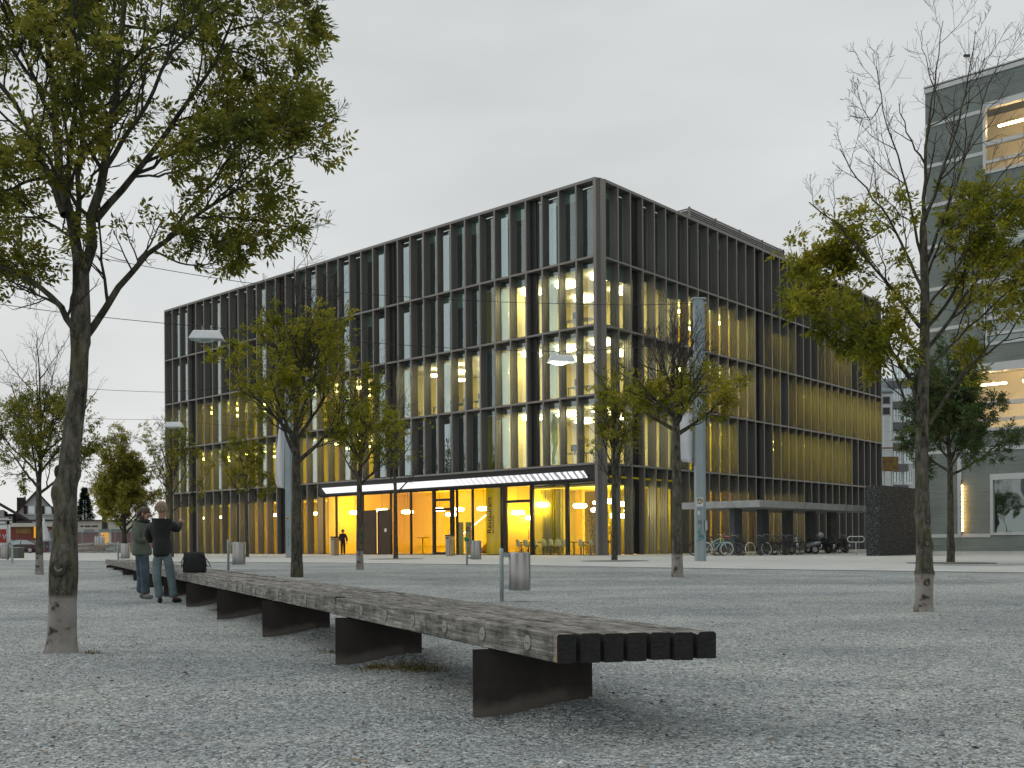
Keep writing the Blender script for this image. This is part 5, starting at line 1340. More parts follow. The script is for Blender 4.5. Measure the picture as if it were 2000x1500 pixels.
MB().tube([(-.12, .03, .32), (-.19, .0, .27), (-.235, -.02, .17), (-.22, -.04, .09), (-.19, -.06, .16), (-.16, -.07, .26)], .009, 6).build('handle', M['jacket_b'], e)

# ================================================================ BINS
def hung_bin(px, pyb, side, label, cloth=False):
    p = on(px, pyb); e = empty('litter_bin', p); tag(e, label, 'litter bin', 'steel bins hung on posts')
    MB().tube([(0, 0, -.1), (0, 0, .86), (0, 0, .885)], [.034, .034, .026], 12).build('post', M['galv'], e)
    cx_ = .30 * side
    MB().lathe([(.178, .19), (.180, .20), (.180, .805), (.172, .815), (.160, .812), (.160, .75)], 36, (cx_, 0, 0)).build('drum', M['steel'], e)
    MB().lathe([(.150, .775), (.150, .79)], 24, (cx_, 0, 0)).build('inner_liner', M['fin_dark'], e)
    for z in (.77, .24): MB().box(min(.03 * side, .13 * side), max(.03 * side, .13 * side), -.03, .03, z - .035, z + .035).build('bracket', M['galv'], e)
    MB().ball((.065 * side, -.03, .80), .018).build('lock', M['chrome'], e)
    if cloth:
        c = empty('cloth', (p.x, p.y, p.z)); tag(c, 'crumpled green cloth thrown over a bin post', 'cloth')
        mb = MB(); rr = random.Random(5)
        for k in range(8): mb.ball((rr.uniform(-.16, .04), rr.uniform(-.05, .05), .84 + rr.uniform(-.04, .07)), (rr.uniform(.03, .07), .045, rr.uniform(.02, .04)), 8, 6)
        mb.build('fabric', mat('green_cloth', (.01, .22, .08), (.02, .30, .12), rough=.8, scale=5), c)
    return e
hung_bin(980, 1175, 1, 'large steel bin hung on a post behind the near half of the bench')
hung_bin(446, 1116, 1, 'steel bin on a post just right of the black bag')
hung_bin(912, 1104, 1, 'smaller steel bin on a post before the restaurant with a green cloth', True)
hung_bin(24, 1100, -1, 'steel bin at the left border behind a low rail')
hung_bin(231, 1100, 1, 'steel bin on a post left of the couple')
def ash_bin(px, py, label):
    s = None
    p = on(px, py); e = empty('ash_bin', p, BANG); tag(e, label, 'litter bin', 'slim steel ash bins at the entrance')
    MB().box(-.20, .20, -.16, .16, .02, 1.12).build('body', M['steel'], e); MB().box(-.21, .21, -.17, .17, 1.12, 1.20).build('top', M['black'], e)
    MB().box(-.205, -.198, -.10, .10, .98, 1.06).build('slot', M['black'], e); MB().box(-.18, .18, -.14, .14, 0, .02).build('foot', M['black'], e)
    return e
ash_bin(654, 1085, 'slim steel ash bin at the left end of the lobby glass with a woman behind')
ash_bin(879, 1086, 'slim steel ash bin before the glazed lobby door')
# woman behind the ash bin
bw = on(658, 1084.2); bw = bw + UR * .5
def pw_(dx, z, o=0): return (bw.x + dx, bw.y + o, GZ + z)
person((bw.x, bw.y, GZ), Vector((.6, -.8, 0)), (pw_(-.08, .85), pw_(.09, .85)), (pw_(-.08, .47), pw_(.09, .47)), (pw_(-.08, .1), pw_(.09, .1)), (pw_(-.08, .03, -.15), pw_(.1, .03, -.15)),
       pw_(0, 1.2), pw_(0, 1.42), pw_(.02, 1.56), (pw_(-.17, 1.35), pw_(.17, 1.35)), (pw_(-.22, 1.1), pw_(.26, 1.08)), (pw_(-.15, .9, -.1), pw_(.28, .85, -.05)),
       M['jacket_b'], M['jacket_b'], M['shoe'], M['shoe'], 'dark haired woman in black standing behind the slim bin', long_hair=True)

# ================================================================ MASTS, FLAGS, LAMPS, CABLES
def mast(px, py, h, label, sticker=True):
    p = on(px, py); e = empty('steel_mast', p, BANG + PI * .0 - .75); tag(e, label, 'mast', 'pale blue steel masts')
    w = .145
    MB().box(-w, w, -.15, .15, -.1, h).build('post', M['polepaint'], e, bevel=.012)
    MB().box(w + .001, w + .10, -.06, .10, -.1, h - .05).build('cable_duct', M['polepaint'], e)
    MB().box(-w - .08, w + .12, -.18, .18, h, h + .05).build('head_plate', M['galv'], e)
    MB().tube([(-w - .12, 0, h - .12), (w + .2, 0, h - .12)], .03, 8).build('cable_clamp', M['galv'], e)
    MB().box(w + .02, w + .11, -.20, -.06, 1.15, 1.5).build('switch_box', M['galv'], e)
    return e, p
m1, mp1 = mast(1366, 1096, 9.72, 'tall pale blue steel mast with stickers and green graffiti by the cycle shelter')
m2, mp2 = mast(564, 1089.5, 9.72, 'tall pale blue steel mast behind the mid sized ash left of the lobby')
M['st1'] = mat('sticker_print', (.02, .015, .01), (.5, .4, .25), rough=.5, scale=14, lo=.45, hi=.5); M['st2'] = mat('sticker_white', (.6, .62, .62), rough=.5); M['teal'] = mat('teal_spray', (.0, .22, .20), rough=.6)
MB().box(-.14, .12, -.1525, -.1505, 2.03, 2.36).build('sticker', M['st2'], m1); MB().box(-.12, .10, -.1545, -.153, 2.13, 2.33).build('sticker_print', M['st1'], m1)
MB().box(-.10, -.02, -.1525, -.1505, 1.72, 1.86, Matrix.Rotation(0, 4, 'Y')).build('sticker', M['st2'], m1)
def strokes(lines, r, mt, parent, y=-.152):
    mb = MB()
    for ln in lines: mb.tube([(a, y, b) for a, b in ln], r, 5)
    return mb.build('graffiti', mt, parent)
strokes([[(-.07, 1.50), (.04, 1.50), (.04, 1.38), (-.07, 1.38), (-.07, 1.50)], [(-.04, 1.42), (0, 1.47), (.02, 1.40)]], .008, M['ink'], m1)
strokes([[(.06, 1.28), (-.02, 1.17), (-.10, 1.06), (.02, 1.08), (.05, 1.10)], [(-.06, 1.06), (-.03, .84)], [(-.03, .84), (.02, 1.04), (.06, .86), (.09, 1.0), (.12, .84)], [(-.14, .74), (.0, .80), (.12, .86)], [(-.02, .92), (.10, .92)]], .014, M['teal'], m1)
strokes([[(-.10, 1.92), (-.02, 1.95), (.08, 1.91)]], .007, M['ink'], m1)
MB().box(-.12, .10, -.1525, -.1505, 2.0, 2.2).build('sticker', M['st1'], m2)
strokes([[(-.04, 1.5), (.04, 1.44), (-.04, 1.38), (.04, 1.32)], [(-.05, 1.22), (.04, 1.15), (-.03, 1.05), (.05, 1.0)], [(0, .9), (.03, .7), (-.03, .6)]], .009, M['ink'], m2)
# flags hanging at the masts
M['flag'] = mat('white_flag_cloth', (.55, .56, .60), (.62, .63, .66), rough=.8, scale=1)
def flag(mp, z0, z1, w0, w1, label):
    e = empty('flag', (mp.x, mp.y, mp.z)); tag(e, label, 'flag', 'white flags hanging at the masts')
    v = []; nu, nv = 10, 24
    for j in range(nv + 1):
        t = j / nv; z = z1 + (z0 - z1) * t; w = w0 + (w1 - w0) * min(1, t * 1.7); w -= .12 * max(0, t - .93) / .07
        for i in range(nu + 1):
            s_ = i / nu
            v.append((-.20 - w * s_, .06 * math.sin(s_ * 7 + t * 2.2) + .03 * math.sin(t * 8), z - .18 * s_ * (1 - t) + .05 * s_ * t))
    f = [(j * (nu + 1) + i, j * (nu + 1) + i + 1, (j + 1) * (nu + 1) + i + 1, (j + 1) * (nu + 1) + i) for j in range(nv) for i in range(nu)]
    o = MB().add(v, f, True).build('cloth', M['flag'], e); so = o.modifiers.new('s', 'SOLIDIFY'); so.thickness = .006
    MB().tube([(-.17, 0, z1 + .05), (-.17, 0, z0 - .1)], .012, 6).build('line', M['galv'], e)
flag(mp1, 3.65, 7.6, .18, .52, 'white flag hanging beside the mast with graffiti')
flag(mp2, 3.75, 7.6, .25, .50, 'white flag hanging beside the mast left of the lobby')
# catenary lamps
def cat_lamp(px, py, d, label, lit, rot, w=.54):
    p = P(px, py, d); e = empty('street_lamp', p, rot); tag(e, label, 'street lamp', 'lamps hung on cables above the square')
    v = []
    for z, a, b in ((-.16, w, .24), (-.13, w * 1.0, .24), (.10, w * .78, .15), (.13, w * .72, .12)):
        v += [(-a, -b, z), (a, -b, z), (a, b, z), (-a, b, z)]
    f = [(i * 4 + k, i * 4 + (k + 1) % 4, (i + 1) * 4 + (k + 1) % 4, (i + 1) * 4 + k) for i in range(3) for k in range(4)] + [(12, 13, 14, 15)]
    o = MB().add(v, f).build('housing', M['whitepaint'], e)
    so = o.modifiers.new('s', 'SOLIDIFY'); so.thickness = .02; so.offset = -1
    MB().lathe([(.34, -.12), (.32, -.19), (.2, -.245), (.02, -.26)], 24, (-.08, 0, 0), Matrix.Diagonal((1.0, .6, 1, 1))).build('bulb_glass', emis('street_lamp_glow', (.9, 1.0, .88), 14) if lit else M['glass_m'], e)
    for x in (-.14, .14): MB().tube([(x, 0, .12), (x, 0, .26)], .014, 6).ball((x, 0, .27), .03, 8, 6).build('hanger', M['galv'], e)
    return p
la1 = cat_lamp(404, 654, 33, 'unlit white box lamp hung on a cable above the left trees', False, .12)
la2 = cat_lamp(1096, 700, 40, 'lit white box lamp hung on a cable before the corner windows', True, .15)
la3 = cat_lamp(340, 829, 58, 'small far unlit lamp on a cable by the far left corner', False, .1)
def cable(pts, label, r=.011):
    mb = MB(); full = []
    for a, b in zip(pts[:-1], pts[1:]):
        a, b = Vector(a), Vector(b); sag = (b - a).length * .012
        for k in range(12 if b is not pts[-1] else 13):
            t = k / 12; q = a.lerp(b, t); q.z -= sag * 4 * t * (1 - t); full.append(q)
    full.append(Vector(pts[-1]))
    o = mb.tube(full, r, 5).build('cable', M['fin_dark']); tag(o, label, 'cable', 'cables strung over the square'); return o
top1 = mp1 + Vector((0, 0, 9.6)); up_ = Vector((0, 0, .27))
cable([P(-120, 576, 30), la1 + up_, la2 + up_, mp1 + Vector((0, 0, 8.2))], 'dark cable carrying both the unlit left lamp and the lit lamp')
cable([P(-100, 440, 28), P(480, 552, 33), P(1139, 594, 36.5), top1], 'topmost dark cable ending at the head of the graffiti mast')
cable([P(-100, 735, 50), P(322, 766, 50), mp2 + Vector((0, 0, 9.6))], 'thin middle cable running to the left mast')
cable([P(-100, 800, 58), la3 + up_, P(700, 840, 76)], 'thin lowest cable carrying the small far lamp')

# ================================================================ CYCLE SHELTER
K = P(1484, 1056, 50); K.z = GZ
sh = empty('cycle_shelter', K, BANG); tag(sh, 'flat pale concrete roof over parked bicycles at the right side', 'shelter')
MB().box(0, 15, 0, 4.6, 2.43, 2.78).build('roof', M['conc'], sh, bevel=.01)
for k, (x, y) in enumerate(((.9, 2.0), (3.8, 2.0), (6.7, 2.0), (9.6, 2.0), (12.5, 2.0))):
    MB().box(x - .05, x + .75, y - .12, y + .16, 0, 2.43).build('column', M['conc_dark'], sh)
# dark gabion-like wall
wl = P(1718, 1086, 46); wl.z = GZ
e = empty('aggregate_wall', wl, BANG); tag(e, 'black exposed aggregate wall block right of the cycle shelter', 'wall')
def agg():
    m, n, o = new_mat('exposed_aggregate'); b = N(n, 'ShaderNodeBsdfPrincipled'); L(n, b.outputs[0], o.inputs[0]); b.inputs['Roughness'].default_value = .7
    t = N(n, 'ShaderNodeTexCoord'); v = N(n, 'ShaderNodeTexVoronoi'); v.inputs['Scale'].default_value = 38; L(n, t.outputs['Object'], v.inputs['Vector'])
    s = N(n, 'ShaderNodeSeparateColor'); L(n, v.outputs['Color'], s.inputs[0]); r = ramp_node(n, [(0, (.008, .010, .011)), (.7, (.022, .026, .028)), (.92, (.07, .08, .085)), (1, (.32, .34, .34))]); L(n, s.outputs[0], r.inputs[0]); L(n, r.outputs[0], b.inputs['Base Color'])
    bp = N(n, 'ShaderNodeBump'); bp.inputs['Strength'].default_value = 1; bp.inputs['Distance'].default_value = .03; bp.invert = True; L(n, v.outputs['Distance'], bp.inputs['Height']); L(n, bp.outputs[0], b.inputs['Normal']); return m
M['agg'] = agg()
for k, (z0, z1) in enumerate(((0, 1.08), (1.085, 2.17), (2.175, 3.26))): MB().box(0, 5.2, 0, .62, z0, z1).build('wall_course', M['agg'], e)
# hoop sign in front
p = on(1672, 1084); e = empty('hoop_sign', p, -.1); tag(e, 'small white tube hoop on a post before the scooters', 'sign')
MB().tube([(0, 0, 0), (0, 0, .62)], .022, 8).build('post', M['whitepaint'], e)
pts = [(.38 * math.copysign(1, math.cos(a)) * 0 + (.28 * (1 if math.cos(a) > 0 else -1)) + .12 * math.cos(a), 0, .78 + .14 * math.sin(a)) for a in list(np.linspace(-PI / 2 + .02, 3 * PI / 2 - .02, 32)) + [-PI / 2 + .02]]
MB().tube(pts, .024, 8, cap=False).build('hoop', M['whitepaint'], e)

# ================================================================ BICYCLES
def bicycle(frame_m, tyre_m, kind=0):
    e = empty('bicycle'); R_ = .335; wb = 1.06
    for x in (0, wb):
        w = MB().torus(R_ - .02, .022, (x, 0, R_), n=30, m=6).build('wheel', tyre_m, e)
        MB().torus(R_ - .045, .010, (x, 0, R_), n=30, m=5).build('rim', M['chrome'], w)
        mb = MB()
        for k in range(14):
            a = 2 * PI * k / 14; mb.tube([(x, .01 * (-1) ** k, R_), (x + (R_ - .05) * math.cos(a), 0, R_ + (R_ - .05) * math.sin(a))], .0022, 3, cap=False)
        mb.tube([(x, -.05, R_), (x, .05, R_)], .02, 8).build('spokes', M['chrome'], w)
    mb = MB(); bb = (.44, 0, .29); st = (.30, 0, .78); hd = (.86, 0, .83); hb = (.90, 0, .70)
    mb.tube([bb, st], .016, 7)
    if kind: mb.tube([(.33, 0, .62), (.5, 0, .78), (.7, 0, .86), hd], .017, 7); mb.tube([bb, (.55, 0, .42), (.72, 0, .62), hb], .017, 7); mb.tube([(.36, 0, .56), (.5, 0, .63), (.68, 0, .66), hb], .013, 6)
    else: mb.tube([st, hd], .016, 7); mb.tube([bb, hb], .018, 7)
    mb.tube([hd, hb], .02, 7)
    for s_ in (-.05, .05): mb.tube([bb, (0, s_, R_)], .010, 6); mb.tube([(.33, 0, .68), (0, s_, R_)], .009, 6); mb.tube([(.895, s_ * .7, .70), (.97, s_, .5), (wb, s_, R_)], .012, 6)
    mb.build('frame', frame_m, e)
    mb = MB(); mb.tube([hd, (.83, 0, .95)], .014, 6); mb.tube([(.62, -.30, 1.02), (.76, -.26, 1.05), (.84, -.1, .98), (.84, .1, .98), (.76, .26, 1.05), (.62, .30, 1.02)], .012, 6); mb.build('handlebar', M['chrome'], e)
    mb = MB(); mb.ball((.24, 0, .93), (.14, .085, .035), 12, 8); mb.build('saddle', M['black'], e)
    MB().tube([st, (.27, 0, .92)], .013, 6).build('seat_post', M['chrome'], e)
    mb = MB(); mb.lathe([(.085, -.004), (.085, .004)], 18, bb, Matrix.Rotation(PI / 2, 4, 'X')); mb.tube([(.44, -.06, .29), (.55, -.07, .18)], .009, 5); mb.tube([(.44, .06, .29), (.33, .07, .40)], .009, 5); mb.build('crank', M['chrome'], e)
    for x in (0, wb):
        MB().torus(R_ + .02, .012, (x, 0, R_), n=16, m=5, a0=.5, a1=2.7).build('mudguard', frame_m if kind else M['black'], e)
    return e
M['bluebike'] = mat('pale_blue_paint', (.33, .58, .62), rough=.35); M['whitetyre'] = mat('white_tyre', (.62, .60, .56), rough=.7)
M['bikedark'] = mat('dark_bike_paint', (.02, .02, .022), rough=.35); M['bikegrey'] = mat('grey_bike_paint', (.06, .08, .085), rough=.35)
proto = {0: bicycle(M['bluebike'], M['whitetyre'], 1), 1: bicycle(M['bikedark'], M['rubber']), 2: bicycle(M['bikegrey'], M['rubber']), 3: bicycle(M['bikedark'], M['whitetyre'])}
used = set()
bk = [(0, 1379, .10, 'pale blue cruiser bicycle with cream tyres next to the mast'), (1, 1414, .35, 'black bicycle with a pink saddle cover behind the pale blue one'), (2, 1443, 2.6, 'grey bicycle leaning by the front column of the shelter'),
      (3, 1466, .5, 'black bicycle with one cream tyre turned to the square'), (1, 1486, .7, 'black bicycle just right of the cream tyred one, under the shelter corner'), (2, 1500, .45, 'grey bicycle with a yellow tag third right of the column'),
      (1, 1515, .75, 'black bicycle in the thick of the row before the lit green fins'), (2, 1531, .6, 'grey bicycle two left of the silver scooter'), (1, 1546, .8, 'black bicycle with bright mudguard next to the silver scooter'),
      (1, 1398, 2.9, 'dark bicycle half hidden behind the pale blue cruiser'), (1, 1640, .9, 'dark bicycle hidden in the shade behind the white hoop')]
for k, (t, px, rot, lab) in enumerate(bk):
    d = 49.6 + max(0, (px - 1484)) * .024 + (1.2 if k in (9,) else 0) + (k % 3) * .15
    if px > 1630: d += 2
    p = P(px, 1085, d); p.z = GZ + .006
    b = proto[t] if t not in used else copy_tree(proto[t]); used.add(t)
    b.location = p; b.rotation_euler = (.06 * (-1) ** k, 0, rot); tag(b, lab, 'bicycle', 'bicycles parked in and beside the shelter')
    if k == 1: cov = b
    if k == 5: tg = b
MB().ball((.24, 0, .945), (.16, .10, .045), 12, 8).build('saddle_cover', mat('pink_cloth', (.5, .16, .15), rough=.8), cov)
MB().box(.0, .06, -.08, -.07, .60, .64).build('tag', mat('yellow_tag', (.6, .7, .05), rough=.6), tg)
def scooter(col):
    e = empty('scooter')
    for x in (0, 1.28):
        w = MB().torus(.19, .055, (x, 0, .25), n=22, m=8).build('wheel', M['rubber'], e); MB().lathe([(.15, -.02), (.15, .02)], 16, (x, 0, .25), Matrix.Rotation(PI / 2, 4, 'X')).build('rim', M['chrome'], w)
    def loft(name, sec, mt, n=12):
        v = []
        for x, z, w, h in sec:
            for k in range(n):
                a = 2 * PI * k / n; v.append((x, w * math.copysign(abs(math.cos(a)) ** .8, math.cos(a)), z + h * math.sin(a)))
        f = [(i * n + k, i * n + (k + 1) % n, (i + 1) * n + (k + 1) % n, (i + 1) * n + k) for i in range(len(sec) - 1) for k in range(n)] + [tuple(range(n))[::-1], tuple(range((len(sec) - 1) * n, len(sec) * n))]
        return MB().add(v, f, True).build(name, mt, e)
    loft('rear_body', [(-.32, .62, .05, .03), (-.22, .60, .15, .10), (.05, .55, .20, .16), (.35, .48, .20, .16), (.5, .42, .14, .12)], col)
    loft('seat', [(-.25, .76, .10, .03), (0, .79, .15, .05), (.35, .77, .14, .05), (.5, .74, .08, .03)], M['black'])
    MB().box(.45, .95, -.16, .16, .26, .34).build('floor_board', M['black'], e, bevel=.02)
    v = [(.92, -.22, .32), (.92, .22, .32), (1.02, -.24, .65), (1.02, .24, .65), (1.10, -.13, .98), (1.10, .13, .98), (1.0, -.20, .32), (1.0, .20, .32), (1.12, -.20, .65), (1.12, .20, .65), (1.17, -.11, .98), (1.17, .11, .98)]
    MB().add(v, [(0, 1, 3, 2), (2, 3, 5, 4), (6, 8, 9, 7), (8, 10, 11, 9), (0, 2, 8, 6), (2, 4, 10, 8), (1, 7, 9, 3), (3, 9, 11, 5), (4, 5, 11, 10), (0, 6, 7, 1)]).build('leg_shield', col, e, bevel=.02)
    MB().tube([(1.14, -.30, 1.08), (1.10, 0, 1.02), (1.14, .30, 1.08)], .018, 7).build('handlebar', M['black'], e)
    MB().ball((1.16, 0, .95), (.07, .08, .07)).build('headlight', M['chrome'], e)
    for s_ in (-1, 1): MB().tube([(1.12, s_ * .22, 1.07), (1.12, s_ * .26, 1.22)], .007, 5).ball((1.12, s_ * .27, 1.25), (.015, .06, .045)).build('mirror', M['black'], e)
    MB().tube([(.1, -.16, .28), (-.3, -.2, .32)], [.04, .055], 10).build('exhaust', M['chrome'], e)
    MB().box(-.36, -.35, -.09, .09, .38, .52).build('number_plate', M['st2'], e)
    MB().torus(.26, .02, (1.28, 0, .25), n=12, m=6, a0=.4, a1=2.6).build('mudguard', col, e)
    return e
M['silver'] = mat('silver_paint', (.30, .33, .34), rough=.25, metal=.6)
s1 = scooter(M['silver']); p = P(1592, 1085, 54.5); s1.location = (p.x, p.y, GZ); s1.rotation_euler = (0, 0, 2.5); tag(s1, 'silver scooter with a rounded top box beside the bicycles', 'scooter', 'scooters parked under the shelter')
MB().ball((-.28, 0, 1.02), (.19, .22, .17), 16, 10).build('top_box', M['silver'], s1)
s2 = scooter(M['bikedark']); p = P(1618, 1085, 55.5); s2.location = (p.x, p.y, GZ); s2.rotation_euler = (0, 0, 2.3); tag(s2, 'black scooter with a pale number plate right of the silver one', 'scooter', 'scooters parked under the shelter')
s3 = copy_tree(s2); p = P(1650, 1084, 57.5); s3.location = (p.x, p.y, GZ); s3.rotation_euler = (0, 0, 2.0); tag(s3, 'black scooter in deep shade left of the white hoop', 'scooter', 'scooters parked under the shelter')
MB().box(-.1, .3, -.21, -.2, .62, .68).build('stripe', mat('orange_decal', (.35, .14, .02), rough=.5), s3)

# ================================================================ CONCRETE HOUSE ON THE RIGHT
P0 = P(1813, 1081, 53); P0.z = GZ
RA = math.atan2(-.6672, .7449)
rb = empty('concrete_house', P0, RA); tag(rb, 'grey green concrete house with white bands and lit windows on the right', 'building')
def concr():
    m, n, o = new_mat('board_marked_concrete'); b = N(n, 'ShaderNodeBsdfPrincipled'); L(n, b.outputs[0], o.inputs[0]); b.inputs['Roughness'].default_value = .9
    t = N(n, 'ShaderNodeTexCoord'); mp = N(n, 'ShaderNodeMapping'); mp.inputs['Scale'].default_value = (.6, .6, 14); L(n, t.outputs['Object'], mp.inputs[0])
    z = N(n, 'ShaderNodeTexNoise'); z.inputs['Scale'].default_value = 1.3; z.inputs['Detail'].default_value = 5; L(n, mp.outputs[0], z.inputs['Vector'])
    z2 = N(n, 'ShaderNodeTexNoise'); z2.inputs['Scale'].default_value = .7; z2.inputs['Detail'].default_value = 6; L(n, t.outputs['Object'], z2.inputs['Vector'])
    a = N(n, 'ShaderNodeMath', operation='ADD'); L(n, z.outputs['Fac'], a.inputs[0]); L(n, z2.outputs['Fac'], a.inputs[1])
    h = N(n, 'ShaderNodeMath', operation='MULTIPLY'); h.inputs[1].default_value = .5; L(n, a.outputs[0], h.inputs[0])
    r = ramp_node(n, [(.38, (.135, .165, .155)), (.62, (.205, .235, .22))]); L(n, h.outputs[0], r.inputs[0]); L(n, r.outputs[0], b.inputs['Base Color'])
    bp = N(n, 'ShaderNodeBump'); bp.inputs['Strength'].default_value = .8; bp.inputs['Distance'].default_value = .03; L(n, z.outputs['Fac'], bp.inputs['Height']); L(n, bp.outputs[0], b.inputs['Normal']); return m
M['bconc'] = concr()
M['band'] = mat('pale_metal_band', (.46, .48, .48), (.52, .54, .54), rough=.5, metal=.2, scale=2)
zy = lambda y: .744 + (1053.8 - y) * .02706
HT = zy(171)
WID = 22.0
bands = [1080, 1047, 885, 806, 727, 647, 568, 485, 405, 327, 248]
zs = sorted(zy(y) for y in bands) + [HT - .35]
wins = [(2.87, 7.5, 19.28, 22.9, 1), (2.87, 7.5, 14.76, 16.7, 0), (2.87, 7.5, 10.58, 13.86, 0), (1.95, 9.5, 6.24, 9.54, 1), (3.1, 7.8, .94, 4.04, 0),
        (9.5, 14, 19.28, 22.9, 0), (9.5, 14, 10.58, 13.86, 0), (9.8, 15, .94, 4.04, 0)]
# wall in pieces between the joints, leaving the window openings free
def wall_piece(x0, x1, z0, z1):
    for (a, b, c, d, l) in wins:
        if a < x1 and b > x0 and c < z1 and d > z0:
            if x0 < a: wall_piece(x0, a, z0, z1)
            if x1 > b: wall_piece(b, x1, z0, z1)
            m0, m1 = max(x0, a), min(x1, b)
            if z0 < c: wall_piece(m0, m1, z0, c)
            if z1 > d: wall_piece(m0, m1, d, z1)
            return
    if x1 - x0 > .02 and z1 - z0 > .02: MB().box(x0 + .004, x1 - .004, 0, .3, z0 + .004, z1 - .004).build('wall_panel', M['bconc'], rb)
zz_ = [0] + zs
xx_ = [0, 1.62, 5.2, 9.4, 14.0, 18.2, WID]
for a, b in zip(zz_[:-1], zz_[1:]):
    if b - a < .05: continue
    for c, d in zip(xx_[:-1], xx_[1:]): wall_piece(c, d, a, b)
for z in zs[:-1]:
    segs = [(0, WID)]
    for (a, b, c, d, l) in wins:
        if c - .02 < z < d + .02:
            ns = []
            for p_, q_ in segs:
                if a > p_ and a < q_: ns.append((p_, a))
                if b > p_ and b < q_: ns.append((b, q_))
                if q_ <= a or p_ >= b: ns.append((p_, q_))
            segs = ns
    for p_, q_ in segs: MB().box(p_, q_, -.025, .05, z - .09, z + .09).build('band', M['band'], rb)
MB().box(-.03, WID, -.05, .8, HT - .35, HT - .12).build('coping', M['band'], rb); MB().box(-.05, WID, -.07, .6, HT - .06, HT).build('coping', M['band'], rb)
MB().box(0, WID, .3, .6, HT - .4, HT - .12).build('parapet', M['bconc'], rb)
MB().box(0, .3, .3, 14, 0, HT - .36).build('wall', M['bconc'], rb); MB().box(.3, WID, 5.0, 5.1, 0, HT - .4).build('interior_wall', M['white'], rb); MB().box(.3, WID, .6, 14, HT - .5, HT - .4).build('roof', M['conc_dark'], rb)
for z in (zy(1047) - .1, zy(885) + .6, zy(727) + .5, zy(485) - .1, zy(405) + .3, zy(200) + .6): MB().box(.3, WID, .3, 5.0, z - .2, z).build('floor_slab', M['white'], rb)
for a, b, c, d, lit in wins:
    w = MB(); t = .14
    w.box(a, a + t, -.05, .25, c, d); w.box(b - t, b, -.05, .25, c, d); w.box(a + t, b - t, -.05, .25, d - .3, d); w.box(a + t, b - t, -.05, .25, c, c + t)
    o = w.build('window', M['band'], rb)
    nn_ = 1 if d - c < 2.2 or c < 1 else 2
    zm = c + (d - c) * .42
    if nn_ == 2: MB().box(a + t, b - t, -.04, .2, zm - .1, zm + .1).build('transom', M['band'], o); MB().box(a + t, b - t, -.04, .2, c + .35 * (zm - c) - .0, c + .35 * (zm - c) + .14).build('transom', M['band'], o)
    MB().box(a + t, b - t, .10, .112, c + t, d - .3).build('pane', M['glass_g'] if lit else M['glass'], o)
    if not lit: MB().box(a, b, .9, .95, c, d).build('blind_or_backing', M['darkroom'], o)  # not a blind: dark sheet added to stand for the unlit room's shade
    if lit:
        for x in (a + .9, a + 2.9): 
            q = Vector((x, 1.6, d - .75)); wq = P0 + Matrix.Rotation(RA, 3, 'Z') @ q
            l = empty('tube_lamp', wq, RA); MB().box(-.6, .6, -.06, .06, 0, .07).build('tube', emis('tube_glow', (1, .64, .30), 90), l); MB().tube([(0, 0, .07), (0, 0, .4)], .012, 5).build('cord', M['chrome'], l)
            tag(l, f'warm tube lamp in the {"highest" if c > 15 else "first floor"} lit window of the concrete house, {"left one" if x < a + 1 else "right one"}', 'lamp')
X_ = 1.62
MB().box(X_ - .1, X_ + .1, -.07, .02, zy(1047), zy(885)).build('pilaster', M['band'], rb)
e = empty('light_strip', P0 + Matrix.Rotation(RA, 3, 'Z') @ Vector((X_ + .16, -.06, 0)), RA); tag(e, 'vertical warm light strip glowing on the concrete wall', 'lamp')
for k in range(14): MB().box(-.025, .035, -.10, -.07, 1.15 + k * .175, 1.15 + k * .175 + .11).build('diode', emis('diode_glow', (1, .52, .14), 34), e)
MB().box(-.035, -.026, -.10, .02, 1.0, 3.8).build('rail', M['dframe'], e)
e = empty('roof_antenna', P0 + Matrix.Rotation(RA, 3, 'Z') @ Vector((1.3, 2.5, HT - .12))); tag(e, 'thin white antenna mast on the roof of the concrete house', 'antenna')
MB().tube([(0, 0, -.2), (0, 0, 2.3)], .05, 8).build('pole', M['whitepaint'], e); MB().tube([(.15, 0, 2.2), (.15, 0, 4.1)], .018, 6).build('whip', M['whitepaint'], e); MB().box(-.12, .2, -.05, .05, 2.2, 2.32).build('bracket', M['black'], e)

# ================================================================ FAR RIGHT: APARTMENT BLOCK, HILL
def pz(py, px, d): return P(px, py, d).z
A0 = 125.0
x0, x1, x2 = P(1690, 900, A0).x, P(1744, 900, A0).x, P(1830, 900, A0).x
ab = empty('apartment_block', (x0, A0, GZ)); tag(ab, 'far pale tiled apartment block with grey balconies above the black wall', 'building')
zt = pz(768, 1740, A0) - GZ; zt2 = pz(790, 1770, A0) - GZ
M['aptw'] = mat('pale_tile', (.46, .48, .48), (.52, .54, .54), rough=.7, scale=.3); M['aptg'] = mat('grey_balcony', (.12, .12, .13), rough=.8)
hgt = zt / 16
for r in range(16):
    MB().box(0, (x1 - x0), 0, 10, r * hgt + .01, (r + 1) * hgt - .015).build('wall_panel', M['aptw'], ab)
MB().box(-.2, x1 - x0 + .1, -.2, 10, zt, zt + .2).build('roof', M['aptg'], ab)
MB().box(0, x2 - x0, 10, 10.3, 0, zt).build('wall', M['aptw'], ab)
MB().box(x1 - x0, x2 - x0, 2.0, 10, 0, zt2).build('wall', M['aptw'], ab)
for px, py, s_ in ((1731, 782, .9), (1731, 803, .9)):
    z = pz(py, px, A0) - GZ; x = P(px, py, A0).x - x0; w = MB().box(x - .5, x + .5, -.04, .02, z - .5, z + .5).build('window', M['frame'], ab); MB().box(x - .4, x + .4, -.05, -.045, z - .4, z + .4).build('pane', M['dframe'], w)
